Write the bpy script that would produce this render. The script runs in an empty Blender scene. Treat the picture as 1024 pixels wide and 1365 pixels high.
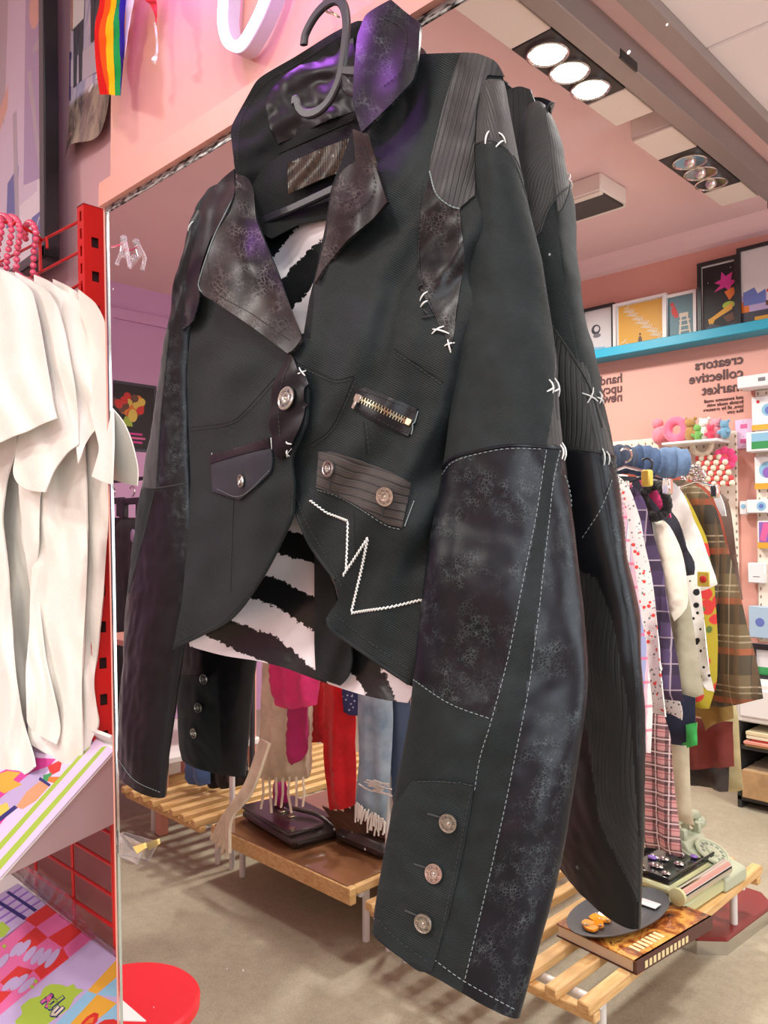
import bpy, math, random
import numpy as np
from mathutils import Vector, Matrix, noise as mnoise
from mathutils.bvhtree import BVHTree
from mathutils.geometry import delaunay_2d_cdt
random.seed(7)
SC = bpy.context.scene
COL = SC.collection
# ------------------------------------------------------------------ camera (measured from the vanishing points)
F_PX = 1057.69; YAW = math.radians(44.826); PIT = math.radians(1.569); ROL = math.radians(-0.130)
D = 0.57            # camera to mirror
H = 1.40            # camera height
CEIL = 3.16
WALLY = D - 4.60    # the wall opposite the mirror
XL = -5.2
def _axes():
    cy, sy = math.cos(YAW), math.sin(YAW); cp, sp = math.cos(PIT), math.sin(PIT)
    fwd = Vector((-sy*cp, cy*cp, sp)); right = Vector((cy, sy, 0)); up = right.cross(fwd)
    cr, sr = math.cos(ROL), math.sin(ROL)
    return right*cr + up*sr, up*cr - right*sr, fwd
RGT, UPV, FWD = _axes()
CAM = Vector((0, -D, H))
def ray(px, py):
    return RGT*((px-512)/F_PX) - UPV*((py-682.5)/F_PX) + FWD
def PD(px, py, Y):                       # seen directly, Y metres in front of the camera's wall-parallel plane
    r = ray(px, py); return CAM + r*(Y/r.y)
def PDx(px, py, x):
    r = ray(px, py); return CAM + r*(x/r.x)
def flip(p): return Vector((p[0], -p[1], p[2]))
def PM(px, py, Yv): return flip(PD(px, py, Yv))          # seen in the mirror
def PMx(px, py, x): return flip(PDx(px, py, x))
def PMz(px, py, z):
    r = ray(px, py); return flip(CAM + r*((z-H)/r.z))
def PMceil(px, py, z): return PMz(px, py, z)
def proj(p):
    q = Vector(p) - CAM
    z = q.dot(FWD); return (512 + F_PX*q.dot(RGT)/z, 682.5 - F_PX*q.dot(UPV)/z)
# ------------------------------------------------------------------ mesh building
class MB:
    def __init__(s): s.v = []; s.f = []; s.m = []; s.uv = []; s.lh = False
    def add(s, verts, faces, mi=0, uvs=None):
        o = len(s.v); s.v += [Vector(v) for v in verts]
        for k, f in enumerate(faces):
            if s.lh: f = list(f)[::-1]
            s.f.append([i+o for i in f]); s.m.append(mi if not isinstance(mi, (list, tuple)) else mi[k])
            s.uv.append([uvs[i] for i in f] if uvs is not None else None)
        return s
    def box(s, lo, hi, mi=0, M=None, bev=0):
        lo = Vector(lo); hi = Vector(hi)
        if bev > 0:
            return s.rbox(lo, hi, bev, mi, M)
        v = [Vector((x, y, z)) for z in (lo.z, hi.z) for y in (lo.y, hi.y) for x in (lo.x, hi.x)]
        if M is not None: v = [M @ p for p in v]
        return s.addm(M, v, [(0,2,3,1),(4,5,7,6),(0,1,5,4),(2,6,7,3),(0,4,6,2),(1,3,7,5)], mi)
    def rbox(s, lo, hi, b, mi=0, M=None):
        b = min(b, *(0.49*(hi[i]-lo[i]) for i in range(3)))
        pts = []; idx = {}
        for sx in (0,1):
            for sy in (0,1):
                for sz in (0,1):
                    c = [hi[i] if t else lo[i] for i, t in enumerate((sx,sy,sz))]
                    for ax in range(3):
                        p = [c[i] + (0 if i == ax else (-b if (sx,sy,sz)[i] else b)) for i in range(3)]
                        idx[(sx,sy,sz,ax)] = len(pts); pts.append(Vector(p))
        F = []
        for ax in range(3):
            o = [i for i in range(3) if i != ax]
            for t in (0,1):
                q = []
                for (a, c) in ((0,0),(1,0),(1,1),(0,1)):
                    k = [0,0,0]; k[ax] = t; k[o[0]] = a; k[o[1]] = c; q.append(idx[(*k, ax)])
                F.append(q)
        for ax in range(3):                      # edges along ax
            o = [i for i in range(3) if i != ax]
            for a in (0,1):
                for c in (0,1):
                    k0 = [0,0,0]; k0[o[0]] = a; k0[o[1]] = c; k1 = list(k0); k1[ax] = 1
                    F.append([idx[(*k0,o[0])], idx[(*k1,o[0])], idx[(*k1,o[1])], idx[(*k0,o[1])]])
        for sx in (0,1):
            for sy in (0,1):
                for sz in (0,1): F.append([idx[(sx,sy,sz,a)] for a in range(3)])
        cen = (lo+hi)/2; G = []
        for f in F:
            n = Vector((0,0,0)); c = sum((pts[i] for i in f), Vector())/len(f)
            for i in range(1, len(f)-1): n += (pts[f[i]]-pts[f[0]]).cross(pts[f[i+1]]-pts[f[0]])
            G.append(f if n.dot(c-cen) > 0 else f[::-1])
        if M is not None: pts = [M @ p for p in pts]
        return s.addm(M, pts, G, mi)
    def tube(s, path, r, n=10, mi=0, cap=True, closed=False, flat=None):
        P = [Vector(p) for p in path]; m = len(P)
        rs = r if isinstance(r, (list, tuple)) else [r]*m
        ref = None; rings = []
        for i in range(m):
            t = (P[(i+1) % m]-P[i-1]) if closed else (P[min(i+1,m-1)]-P[max(i-1,0)])
            t = t.normalized() if t.length > 1e-9 else Vector((0,0,1))
            if ref is None: ref = t.orthogonal().normalized()
            ref = (ref - t*ref.dot(t)); ref = ref.normalized() if ref.length > 1e-6 else t.orthogonal().normalized()
            b = t.cross(ref)
            rings.append([P[i] + (ref*math.cos(2*math.pi*k/n) + b*math.sin(2*math.pi*k/n))*rs[i] for k in range(n)])
        v = [p for R in rings for p in R]; F = []
        for i in range(m if closed else m-1):
            j = (i+1) % m
            for k in range(n): F.append((i*n+k, i*n+(k+1)%n, j*n+(k+1)%n, j*n+k))
        if cap and not closed: F += [tuple(range(n))[::-1], tuple((m-1)*n+k for k in range(n))]
        return s.add(v, F, mi)
    def lathe(s, prof, M=None, n=24, mi=0):
        v = []; F = []; m = len(prof)
        for (r, z) in prof:
            for k in range(n):
                a = 2*math.pi*k/n; v.append(Vector((r*math.cos(a), r*math.sin(a), z)))
        for i in range(m-1):
            for k in range(n): F.append((i*n+k, i*n+(k+1)%n, (i+1)*n+(k+1)%n, (i+1)*n+k))
        F.append(tuple(range(n))[::-1]); F.append(tuple((m-1)*n+k for k in range(n)))
        if M is not None: v = [M @ p for p in v]
        return s.addm(M, v, F, mi)
    def addm(s, M, v, F, mi=0):
        s.lh = M is not None and M.to_3x3().determinant() < 0; s.add(v, F, mi); s.lh = False; return s
    def ball(s, c, r, mi=0, n=10, sc=(1,1,1), M=None):
        v = []; F = []; m = max(4, n//2+1); c = Vector(c)
        for i in range(m+1):
            t = math.pi*i/m
            for k in range(n):
                a = 2*math.pi*k/n
                p = Vector((r*sc[0]*math.sin(t)*math.cos(a), r*sc[1]*math.sin(t)*math.sin(a), r*sc[2]*math.cos(t)))
                if M is not None: p = M @ p
                v.append(c+p)
        for i in range(m):
            for k in range(n): F.append((i*n+k, (i+1)*n+k, (i+1)*n+(k+1)%n, i*n+(k+1)%n))
        return s.add(v, F, mi)
    def prism(s, poly, M, t, mi=0):
        """poly (u,v) extruded from w=0 to w=t in the frame M"""
        n = len(poly)
        ar = sum(poly[i][0]*poly[(i+1)%n][1]-poly[(i+1)%n][0]*poly[i][1] for i in range(n))
        if ar < 0: poly = poly[::-1]
        v = [M @ Vector((u, w, 0)) for u, w in poly] + [M @ Vector((u, w, t)) for u, w in poly]
        F = [tuple(range(n))[::-1], tuple(range(n, 2*n))] + [(i, (i+1)%n, n+(i+1)%n, n+i) for i in range(n)]
        return s.addm(M, v, F, mi)
    def build(s, name, mats, parent=None, smooth=True, sharp=40, base=None):
        if not isinstance(mats, (list, tuple)): mats = [mats]
        if parent is not None: o = origin_of(parent)
        elif base is not None: o = Vector(base)
        else:
            lo = Vector([min(v[i] for v in s.v) for i in range(3)]); hi = Vector([max(v[i] for v in s.v) for i in range(3)])
            o = Vector(((lo.x+hi.x)/2, (lo.y+hi.y)/2, lo.z))
        me = bpy.data.meshes.new(name)
        me.from_pydata([v-o for v in s.v], [], s.f)
        for m in mats: me.materials.append(m)
        me.polygons.foreach_set('material_index', s.m)
        if any(u is not None for u in s.uv):
            L = me.uv_layers.new(name='UVMap'); k = 0; buf = []
            for f, u in zip(s.f, s.uv):
                for i in range(len(f)): buf += list(u[i]) if u is not None else [0, 0]
            L.data.foreach_set('uv', buf)
        if smooth:
            me.polygons.foreach_set('use_smooth', [True]*len(s.f))
            try: me.set_sharp_from_angle(angle=math.radians(sharp))
            except Exception: pass
        me.update()
        ob = bpy.data.objects.new(name, me); COL.objects.link(ob)
        if parent is not None: ob.parent = parent
        else: ob.location = o
        ob['_org'] = list(o)
        return ob
def origin_of(o): return Vector(o['_org'])
def thing(name, label, cat, loc, group=None):
    o = bpy.data.objects.new(name, None); COL.objects.link(o); o.location = loc; o['_org'] = list(loc)
    o.empty_display_size = .05
    return tag(o, label, cat, group)
def tag(o, label=None, cat=None, group=None, kind=None):
    if label: o['label'] = label
    if cat: o['category'] = cat
    if group: o['group'] = group
    if kind: o['kind'] = kind
    return o
def frame(o, x, y=None, z=None):
    """matrix with origin o and axes x, y (z = x cross y)"""
    x = Vector(x).normalized(); y = Vector(y); y = (y - x*y.dot(x)).normalized(); z = x.cross(y)
    M = Matrix((x, y, z)).transposed().to_4x4(); M.translation = Vector(o); return M
def hframe(o, ax, ay):
    """upright frame: x along ax, y along ay (flat), z up; may be left-handed"""
    x = Vector((ax[0], ax[1], 0)).normalized(); y = Vector((ay[0], ay[1], 0)); y = (y-x*y.dot(x)).normalized()
    M = Matrix((x, y, Vector((0, 0, 1)))).transposed().to_4x4(); M.translation = Vector(o); return M
def nframe(o, n, up=(0,0,1)):
    n = Vector(n).normalized(); u = Vector(up); x = u.cross(n)
    if x.length < 1e-4: x = Vector((1,0,0)).cross(n)
    x.normalize(); y = n.cross(x)
    M = Matrix((x, y, n)).transposed().to_4x4(); M.translation = Vector(o); return M
def catmull(pts, k=8, closed=False):
    P = [np.array(p, float) for p in pts]; n = len(P); out = []
    for i in range(n if closed else n-1):
        p1 = P[i]; p2 = P[(i+1) % n]
        p0 = P[i-1] if (closed or i > 0) else 2*p1-p2
        p3 = P[(i+2) % n] if (closed or i+2 < n) else 2*p2-p1
        for j in range(k):
            t = j/k
            out.append(.5*((2*p1)+(p2-p0)*t+(2*p0-5*p1+4*p2-p3)*t*t+(3*p1-p0-3*p2+p3)*t**3))
    if not closed: out.append(P[-1])
    return out
def dens(poly, step, closed=True):
    out = []; n = len(poly)
    for i in range(n if closed else n-1):
        a = np.array(poly[i], float); b = np.array(poly[(i+1) % n], float); L = np.hypot(*(b-a)[:2]) if len(a) == 2 else np.linalg.norm(b-a)
        m = max(1, int(round(L/step)))
        for j in range(m): out.append(a+(b-a)*j/m)
    if not closed: out.append(np.array(poly[-1], float))
    return out
def soften(poly, step, passes=3, corner=52):
    P = np.array(dens(poly, step)); n = len(P)
    pin = np.zeros(n, bool)
    for p in poly:
        pass
    idx = []; k = 0; m = len(poly)
    for i in range(m):
        a = np.array(poly[i-1], float); b = np.array(poly[i], float); c = np.array(poly[(i+1) % m], float)
        d1 = b-a; d2 = c-b; ang = abs(math.degrees(math.atan2(d1[0]*d2[1]-d1[1]*d2[0], d1 @ d2)))
        if ang > corner: pin[np.argmin(((P-b)**2).sum(1))] = True
    for _ in range(passes):
        Q = (np.roll(P, 1, 0)+np.roll(P, -1, 0)+2*P)/4; Q[pin] = P[pin]; P = Q
    return P
class TPS:
    def __init__(s, pts, vals, lam=1e-3):
        X = np.array(pts, float)/300.; s.X = X; n = len(X)
        if n < 4:
            A = np.c_[np.ones(n), X]; s.w = np.zeros(n); s.c = np.linalg.lstsq(A, np.array(vals, float), rcond=None)[0]; return
        d = np.linalg.norm(X[:, None]-X[None], axis=2); K = s.U(d) + lam*np.eye(n); P = np.c_[np.ones(n), X]
        A = np.block([[K, P], [P.T, np.zeros((3, 3))]])
        w = np.linalg.lstsq(A, np.r_[np.array(vals, float), 0, 0, 0], rcond=None)[0]; s.w = w[:n]; s.c = w[n:]
    @staticmethod
    def U(r): return np.where(r > 1e-9, r*r*np.log(np.maximum(r, 1e-9)), 0)
    def __call__(s, q):
        q = np.atleast_2d(np.array(q, float))/300.
        d = np.linalg.norm(q[:, None]-s.X[None], axis=2)
        return s.U(d) @ s.w + np.c_[np.ones(len(q)), q] @ s.c
def inside(P, poly):
    P = np.atleast_2d(P); x, y = P[:, 0], P[:, 1]; c = np.zeros(len(P), bool); n = len(poly); j = n-1
    for i in range(n):
        xi, yi = poly[i][0], poly[i][1]; xj, yj = poly[j][0], poly[j][1]
        t = ((yi > y) != (yj > y)) & (x < (xj-xi)*(y-yi)/((yj-yi) or 1e-12)+xi); c ^= t; j = i
    return c
def triang(poly, step, passes=3, corner=52):
    B = soften(poly, step, passes, corner) if passes else np.array(dens(poly, step))
    lo = B.min(0); hi = B.max(0); g = []
    ny = int((hi[1]-lo[1])/(step*.87))+1; nx = int((hi[0]-lo[0])/step)+1
    for j in range(ny):
        for i in range(nx):
            g.append((lo[0]+(i+(.5 if j % 2 else 0))*step, lo[1]+j*step*.87))
    g = np.array(g) if g else np.zeros((0, 2))
    if len(g):
        g = g[inside(g, B)]
    if len(g):
        keep = np.array([np.min(((B-q)**2).sum(1)) > (.55*step)**2 for q in g]); g = g[keep]
    V = [Vector(p) for p in B]+[Vector(p) for p in g]; n = len(B)
    r = delaunay_2d_cdt(V, [(i, (i+1) % n) for i in range(n)], [], 1, 1e-6)
    return np.array([tuple(v) for v in r[0]]), [tuple(f) for f in r[2]], n
def shell(mb, P, faces, thick, uv, away=None, mi=0):
    """close a sheet: front verts P, back copy moved by thick along -normal"""
    P = [Vector(p) for p in P]; n = len(P); N = [Vector((0,0,0)) for _ in P]
    for f in faces:
        a = (P[f[1]]-P[f[0]]).cross(P[f[2]]-P[f[0]])
        for i in f: N[i] += a
    N = [v.normalized() if v.length > 0 else Vector((0,-1,0)) for v in N]
    th = thick if not np.isscalar(thick) else [thick]*n
    Q = [P[i]-N[i]*th[i] for i in range(n)]
    ec = {}
    for f in faces:
        for i in range(len(f)):
            e = (f[i], f[(i+1) % len(f)]); ec[e] = 1
    side = [(b, a, a+n, b+n) for (a, b) in ec if (b, a) not in ec]
    mb.add(P+Q, list(faces)+[tuple(i+n for i in f[::-1]) for f in faces]+side, mi, list(uv)*2)
    return N
PXM = .00045
def sheet(name, poly, ctrl, mats, parent=None, step=5, thick=.002, pj=PD, wrink=None, passes=3, corner=52, uvs=PXM, uvrot=0, base=None, pillow=0, keep=None):
    """a cloth panel whose outline is poly (seen through pj) at the depths given by ctrl"""
    V, F, nb = triang(poly, step, passes, corner)
    T = TPS([c[:2] for c in ctrl], [c[2] for c in ctrl]); Y = T(V)
    if wrink is not None: Y = Y + wrink(V)
    P = [pj(v[0], v[1], y) for v, y in zip(V, Y)]
    F2 = []
    for f in F:
        c = (P[f[0]]+P[f[1]]+P[f[2]])/3; nn = (P[f[1]]-P[f[0]]).cross(P[f[2]]-P[f[0]])
        eye = CAM if pj is PD else flip(CAM)
        F2.append(f if nn.dot(eye-c) > 0 else f[::-1])
    ca, sa = math.cos(uvrot), math.sin(uvrot)
    uv = [((v[0]*ca+v[1]*sa)*uvs, (-v[0]*sa+v[1]*ca)*uvs) for v in V]
    th = thick
    if pillow:
        B = V[:nb]
        dd = np.array([math.sqrt(np.min(((B-q)**2).sum(1))) for q in V]); th = list(thick+pillow*(1-np.exp(-dd/12.)))
    mb = MB(); shell(mb, P, F2, th, uv)
    if keep is not None: keep += [P, F2]
    return mb.build(name, mats, parent, sharp=60, base=base)
def bvh_of(obs):
    V = []; F = []
    for ob in obs:
        o = len(V); org = origin_of(ob)
        V += [v.co+org for v in ob.data.vertices]; F += [tuple(i+o for i in p.vertices) for p in ob.data.polygons]
    return BVHTree.FromPolygons(V, F)
def cast(bvh, px, py, mirror=False):
    if mirror: o = flip(CAM); d = flip(ray(px, py)).normalized()
    else: o = CAM; d = ray(px, py).normalized()
    h = bvh.ray_cast(o, d)
    if h[0] is None: return None, None
    n = h[1]
    return h[0], (n if n.dot(d) < 0 else -n)
def smn(x, y, s, seed=0):
    return mnoise.noise(Vector((x/s+seed*17.3, y/s-seed*9.1, seed*3.7)))
def folds(V, amp, comps, nz=()):
    """sum of directional waves: comps (angle deg, wavelength px, phase, amp factor); nz (scale, factor, seed)"""
    out = np.zeros(len(V))
    for a, w, ph, k in comps:
        t = math.radians(a); out += k*np.sin((V[:, 0]*math.cos(t)+V[:, 1]*math.sin(t))*2*math.pi/w+ph+1.2*np.sin((V[:, 1]*math.cos(t)-V[:, 0]*math.sin(t))/w*1.3))
    for s, k, sd in nz: out += k*np.array([smn(v[0], v[1], s, sd) for v in V])
    return out*amp
# ------------------------------------------------------------------ materials
def srgb(r, g=None, b=None):
    if g is None: r, g, b = (int(r[i:i+2], 16) for i in (1, 3, 5)) if isinstance(r, str) else r
    f = lambda c: (c/255/12.92) if c/255 <= .04045 else ((c/255+.055)/1.055)**2.4
    return (f(r), f(g), f(b), 1)
class NT:
    def __init__(s, name):
        s.mat = bpy.data.materials.new(name); s.mat.use_nodes = True; s.t = s.mat.node_tree; s.t.nodes.clear()
        s.out = s.t.nodes.new('ShaderNodeOutputMaterial'); s.b = s.n('ShaderNodeBsdfPrincipled'); s.l(s.b.outputs[0], s.out.inputs[0])
    def n(s, ty, **kw):
        x = s.t.nodes.new(ty)
        for k, v in kw.items():
            if k in x.inputs.keys() if hasattr(x.inputs, 'keys') else False: x.inputs[k].default_value = v
            else: setattr(x, k, v)
        return x
    def l(s, a, b): s.t.links.new(a, b)
    def set(s, **kw):
        for k, v in kw.items():
            i = s.b.inputs[k.replace('_', ' ')]
            if hasattr(v, 'is_linked') or hasattr(v, 'links'): s.l(v, i)
            else: i.default_value = v
        return s
    def coord(s, kind='Object', scale=None, rot=None, loc=None):
        c = s.n('ShaderNodeTexCoord').outputs[kind]
        if scale is not None or rot is not None or loc is not None:
            m = s.n('ShaderNodeMapping'); s.l(c, m.inputs[0])
            if scale is not None: m.inputs['Scale'].default_value = scale if not np.isscalar(scale) else (scale,)*3
            if rot is not None: m.inputs['Rotation'].default_value = rot
            if loc is not None: m.inputs['Location'].default_value = loc
            c = m.outputs[0]
        return c
    def noise(s, v, scale, detail=3, rough=.5, dist=0):
        x = s.n('ShaderNodeTexNoise'); s.l(v, x.inputs['Vector']); x.inputs['Scale'].default_value = scale; x.inputs['Detail'].default_value = detail
        x.inputs['Roughness'].default_value = rough; x.inputs['Distortion'].default_value = dist; return x.outputs[0]
    def wave(s, v, scale, dist=0, prof='SIN', dirn='X', typ='BANDS', detail=2):
        x = s.n('ShaderNodeTexWave'); s.l(v, x.inputs['Vector']); x.inputs['Scale'].default_value = scale; x.inputs['Distortion'].default_value = dist
        x.wave_type = typ; x.wave_profile = prof; x.bands_direction = dirn; x.inputs['Detail'].default_value = detail; return x.outputs[1]
    def voro(s, v, scale, feat='F1', out='Distance', rnd=1):
        x = s.n('ShaderNodeTexVoronoi'); x.feature = feat; s.l(v, x.inputs['Vector']); x.inputs['Scale'].default_value = scale; x.inputs['Randomness'].default_value = rnd
        return x.outputs[out]
    def ramp(s, f, stops, interp='LINEAR'):
        x = s.n('ShaderNodeValToRGB'); s.l(f, x.inputs[0]); x.color_ramp.interpolation = interp; e = x.color_ramp.elements
        while len(e) < len(stops): e.new(.5)
        for k, (p, c) in enumerate(stops):
            e[k].position = p; e[k].color = c if not np.isscalar(c) else (c, c, c, 1)
        return x.outputs[0]
    def mix(s, f, a, b, mode='MIX'):
        x = s.n('ShaderNodeMix'); x.data_type = 'RGBA'; x.blend_type = mode
        for v, i in ((f, 0), (a, 6), (b, 7)):
            if hasattr(v, 'links'): s.l(v, x.inputs[i])
            else: x.inputs[i].default_value = v
        return x.outputs[2]
    def math(s, op, a, b=0., c=None):
        x = s.n('ShaderNodeMath'); x.operation = op
        for v, i in ((a, 0), (b, 1)) + (((c, 2),) if c is not None else ()):
            if hasattr(v, 'links'): s.l(v, x.inputs[i])
            else: x.inputs[i].default_value = v
        return x.outputs[0]
    def sep(s, v):
        x = s.n('ShaderNodeSeparateXYZ'); s.l(v, x.inputs[0]); return x.outputs
    def bump(s, h, strength=.3, dist=.001, prev=None):
        x = s.n('ShaderNodeBump'); s.l(h, x.inputs['Height']); x.inputs['Strength'].default_value = strength; x.inputs['Distance'].default_value = dist
        if prev is not None: s.l(prev, x.inputs['Normal'])
        s.l(x.outputs[0], s.b.inputs['Normal']); return x.outputs[0]
def thin(name, tint=(1, 1, 1), refl=.12, rough=.05, bump=None):
    """thin clear sheet: lets light straight through and reflects at its face"""
    t = NT(name); tr = t.n('ShaderNodeBsdfTransparent'); tr.inputs[0].default_value = (*tint, 1); g = t.n('ShaderNodeBsdfGlossy'); g.inputs['Roughness'].default_value = rough
    f = t.n('ShaderNodeLayerWeight'); f.inputs[0].default_value = .5; fc = t.math('POWER', f.outputs['Facing'], 4.)
    m = t.n('ShaderNodeMixShader'); t.l(t.math('ADD', t.math('MULTIPLY', fc, .6), refl*.5), m.inputs[0]); t.l(tr.outputs[0], m.inputs[1]); t.l(g.outputs[0], m.inputs[2]); t.l(m.outputs[0], t.out.inputs[0])
    if bump:
        b = t.n('ShaderNodeBump'); t.l(t.noise(t.coord(), bump[0], 4, .7), b.inputs['Height']); b.inputs['Strength'].default_value = bump[1]; b.inputs['Distance'].default_value = bump[2]
        t.l(b.outputs[0], g.inputs['Normal']); t.l(b.outputs[0], f.inputs['Normal'])
    t.t.nodes.remove(t.b); return t.mat
def mat(name, col, rough=.6, metal=0, var=None, bump=None, coat=0, sheen=0, emit=None, trans=0, ior=1.45, spec=.5, alpha=1):
    t = NT(name)
    c = col if len(col) == 4 else (*col, 1)
    t.set(Base_Color=c, Roughness=rough, Metallic=metal)
    t.b.inputs['Specular IOR Level'].default_value = spec
    if coat: t.set(Coat_Weight=coat)
    if sheen: t.set(Sheen_Weight=sheen)
    if trans: t.set(Transmission_Weight=trans, IOR=ior)
    if alpha < 1: t.set(Alpha=alpha)
    if emit: t.set(Emission_Color=(*emit[0][:3], 1), Emission_Strength=emit[1])
    if var:
        n = t.noise(t.coord(), var[0], 4); k = var[1]
        t.l(t.mix(t.ramp(n, [(.3, 0.), (.7, 1.)]), tuple(x*(1-k) for x in c[:3])+(1,), tuple(min(1, x*(1+k)) for x in c[:3])+(1,)), t.b.inputs['Base Color'])
    if bump:
        t.bump(t.noise(t.coord(), bump[0], 4), bump[1], bump[2] if len(bump) > 2 else .002)
    return t.mat
# ================================================================== camera, colour management, world
cd = bpy.data.cameras.new('camera'); cam = bpy.data.objects.new('camera', cd); COL.objects.link(cam)
Mc = Matrix((RGT, UPV, -FWD)).transposed().to_4x4(); Mc.translation = CAM; cam.matrix_world = Mc
cd.sensor_fit = 'HORIZONTAL'; cd.sensor_width = 36; cd.lens = F_PX*36/1024; cd.clip_start = .02
SC.camera = cam
SC.view_settings.view_transform = 'Standard'; SC.view_settings.look = 'None'; SC.view_settings.gamma = 1
SC.view_settings.use_curve_mapping = False; SC.view_settings.exposure = 0.02
SC.cycles.max_bounces = 10; SC.cycles.glossy_bounces = 8
w = bpy.data.worlds.new('shop daylight'); SC.world = w; w.use_nodes = True
bg = w.node_tree.nodes['Background']; bg.inputs[0].default_value = (.95, .92, 1, 1); bg.inputs[1].default_value = .35
# ================================================================== setting
def paint(name, col, rough=.6, bs=60, bst=.12):
    t = NT(name); c = t.coord()
    n = t.noise(c, 1.1, 5)
    t.set(Roughness=rough, Base_Color=t.mix(t.ramp(n, [(.3, 0.), (.7, 1.)]), tuple(x*.95 for x in col[:3])+(1,), tuple(min(1, x*1.04) for x in col[:3])+(1,)))
    t.bump(t.noise(c, bs, 4), bst, .002); return t.mat
PINK = (.72, .37, .30)
m_pink = paint('pink wall paint', PINK, .5)
m_pinkl = paint('lilac pink wall paint', (.66, .40, .44), .5)
m_frame = paint('pink painted wood', (.78, .36, .29), .4, 40, .2)
m_ceil = paint('pale pink ceiling paint', (.86, .62, .62), .6)
m_tile = paint('white ceiling tile', (.86, .81, .79), .8, 220, .3)
m_track = mat('grey painted steel', srgb(150, 140, 135), .35, .3)
t = NT('speckled grey floor'); c = t.coord()
n1 = t.noise(c, 3.2, 6, .6); n2 = t.noise(c, 190, 2); n3 = t.noise(c, 24, 5, .7)
base = t.mix(t.ramp(n1, [(.35, 0.), (.65, 1.)]), (.33, .285, .20, 1), (.43, .375, .265, 1))
base = t.mix(t.ramp(n3, [(.35, 0.), (.7, 1.)]), t.mix(.35, base, (.19, .165, .12, 1)), base)
base = t.mix(t.ramp(n2, [(.45, 0.), (.62, .4)]), base, (.50, .44, .34, 1))
t.set(Base_Color=base, Roughness=t.ramp(n1, [(.3, .45), (.7, .65)])); t.bump(n2, .2, .001); m_floor = t.mat
def struct(name, mb, m, **k):
    o = mb.build(name, m, smooth=False, **k); o['kind'] = 'structure'; return o
XR = 2.6
RECY = .19                                   # the recessed wall left of the mirror (Y .76)
xc_ = PD(148, 120, D+.012).x                 # the corner where the recess starts
struct('floor', MB().box((XL-.2, WALLY-.2, -.08), (XR, .4, 0)), m_floor)
struct('ceiling', MB().box((XL-.2, WALLY-.2, CEIL), (-1.2, .4, CEIL+.08)), m_ceil)
tb = MB()
x0 = -1.17
for i in range(6):
    for j in range(8):
        a = x0+i*.62; b_ = .2-j*.62
        tb.rbox(Vector((a, b_-.612, CEIL)), Vector((a+.612, b_, CEIL+.05)), .006)
tb.box((-1.2, WALLY-.2, CEIL+.05), (XR, .4, CEIL+.08))
struct('ceiling_tiles', tb, m_tile)
struct('trim_1', MB().box((-1.235, WALLY, CEIL-.045), (-1.165, 0, CEIL+.01)), m_track)
struct('wall_recess', MB().box((XL, RECY, 0), (xc_+.10, .4, CEIL)), m_pinkl)
m_glowwall = paint('wall paint with neon violet glow', (.60, .34, .56), .5)  # neon's violet glow on the left wall, put into its colour
struct('wall_left', MB().box((XL-.2, WALLY-.2, 0), (XL, .4, CEIL)), m_glowwall)
wr_ = MB(); wy0, wy1, wz0, wz1 = -3.4, -.6, .35, 3.0
wr_.box((XR, WALLY-.2, 0), (XR+.12, wy0, CEIL)).box((XR, wy1, 0), (XR+.12, .4, CEIL)).box((XR, wy0, 0), (XR+.12, wy1, wz0)).box((XR, wy0, wz1), (XR+.12, wy1, CEIL))
struct('wall_right', wr_, m_pink)
wf_ = MB()
for a_, b_ in (((XR+.03, wy0, wz0), (XR+.09, wy1, wz0+.05)), ((XR+.03, wy0, wz1-.05), (XR+.09, wy1, wz1)), ((XR+.03, wy0, wz0+.05), (XR+.09, wy0+.05, wz1-.05)), ((XR+.03, wy1-.05, wz0+.05), (XR+.09, wy1, wz1-.05)), ((XR+.03, -2.03, wz0+.05), (XR+.09, -1.97, wz1-.05))): wf_.box(a_, b_)
struct('added_window_1', wf_, m_track)  # unseen window, added around the side fill light
struct('wall_front', MB().box((XL, WALLY-.2, 0), (XR, WALLY, CEIL)), m_pink)
struct('trim_2', MB().prism([(0, 0), (.10, 0), (.085, -.03), (.03, -.085), (0, -.10)], frame((XL, WALLY, CEIL), (0, 1, 0), (0, 0, 1)), XR-XL), m_ceil)
# ================================================================== the wall mirror
t = NT('silvered mirror glass'); c = t.coord()
sp = t.voro(c, 34, 'F1'); sp2 = t.noise(c, 5, 2)
dust = t.math('MULTIPLY', t.ramp(sp, [(.0, 1.), (.045, 1.), (.06, 0.)]), t.ramp(sp2, [(.50, 0.), (.60, .7)]))
t.set(Base_Color=t.mix(dust, (.90, .915, .905, 1), (.9, .9, .9, 1)), Metallic=t.math('SUBTRACT', 1., dust), Roughness=t.math('MULTIPLY', dust, .7))
m_mirror = t.mat
m_edge = mat('bevelled glass edge', (.62, .70, .68), .12, 1.0)
t = NT('worn silvering'); n = t.noise(t.coord(scale=(60, 60, 300)), 1.0, 4)
t.set(Base_Color=t.ramp(n, [(.42, (.01, .01, .012, 1)), (.55, (.5, .5, .5, 1))]), Metallic=.6, Roughness=.3); m_worn = t.mat
Ptl = PD(141, 277, D); Pbl = PD(160, 1365, D); dl = (Pbl-Ptl)
Pl0 = Ptl + dl*1.45; xr_m = .55; zt = Ptl.z
sl = (PD(557, 25, D).z-PD(141, 277, D).z)/(PD(557, 25, D).x-PD(141, 277, D).x)
def edge(z, off=0): return Ptl.x + (z-Ptl.z)*dl.x/dl.z + off
mirror = thing('wall_mirror', 'large frameless wall mirror with pink painted top and side edging behind the black jacket', 'mirror', (-.3, 0, Pl0.z))
zr = zt+sl*(xr_m-Ptl.x)
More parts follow.
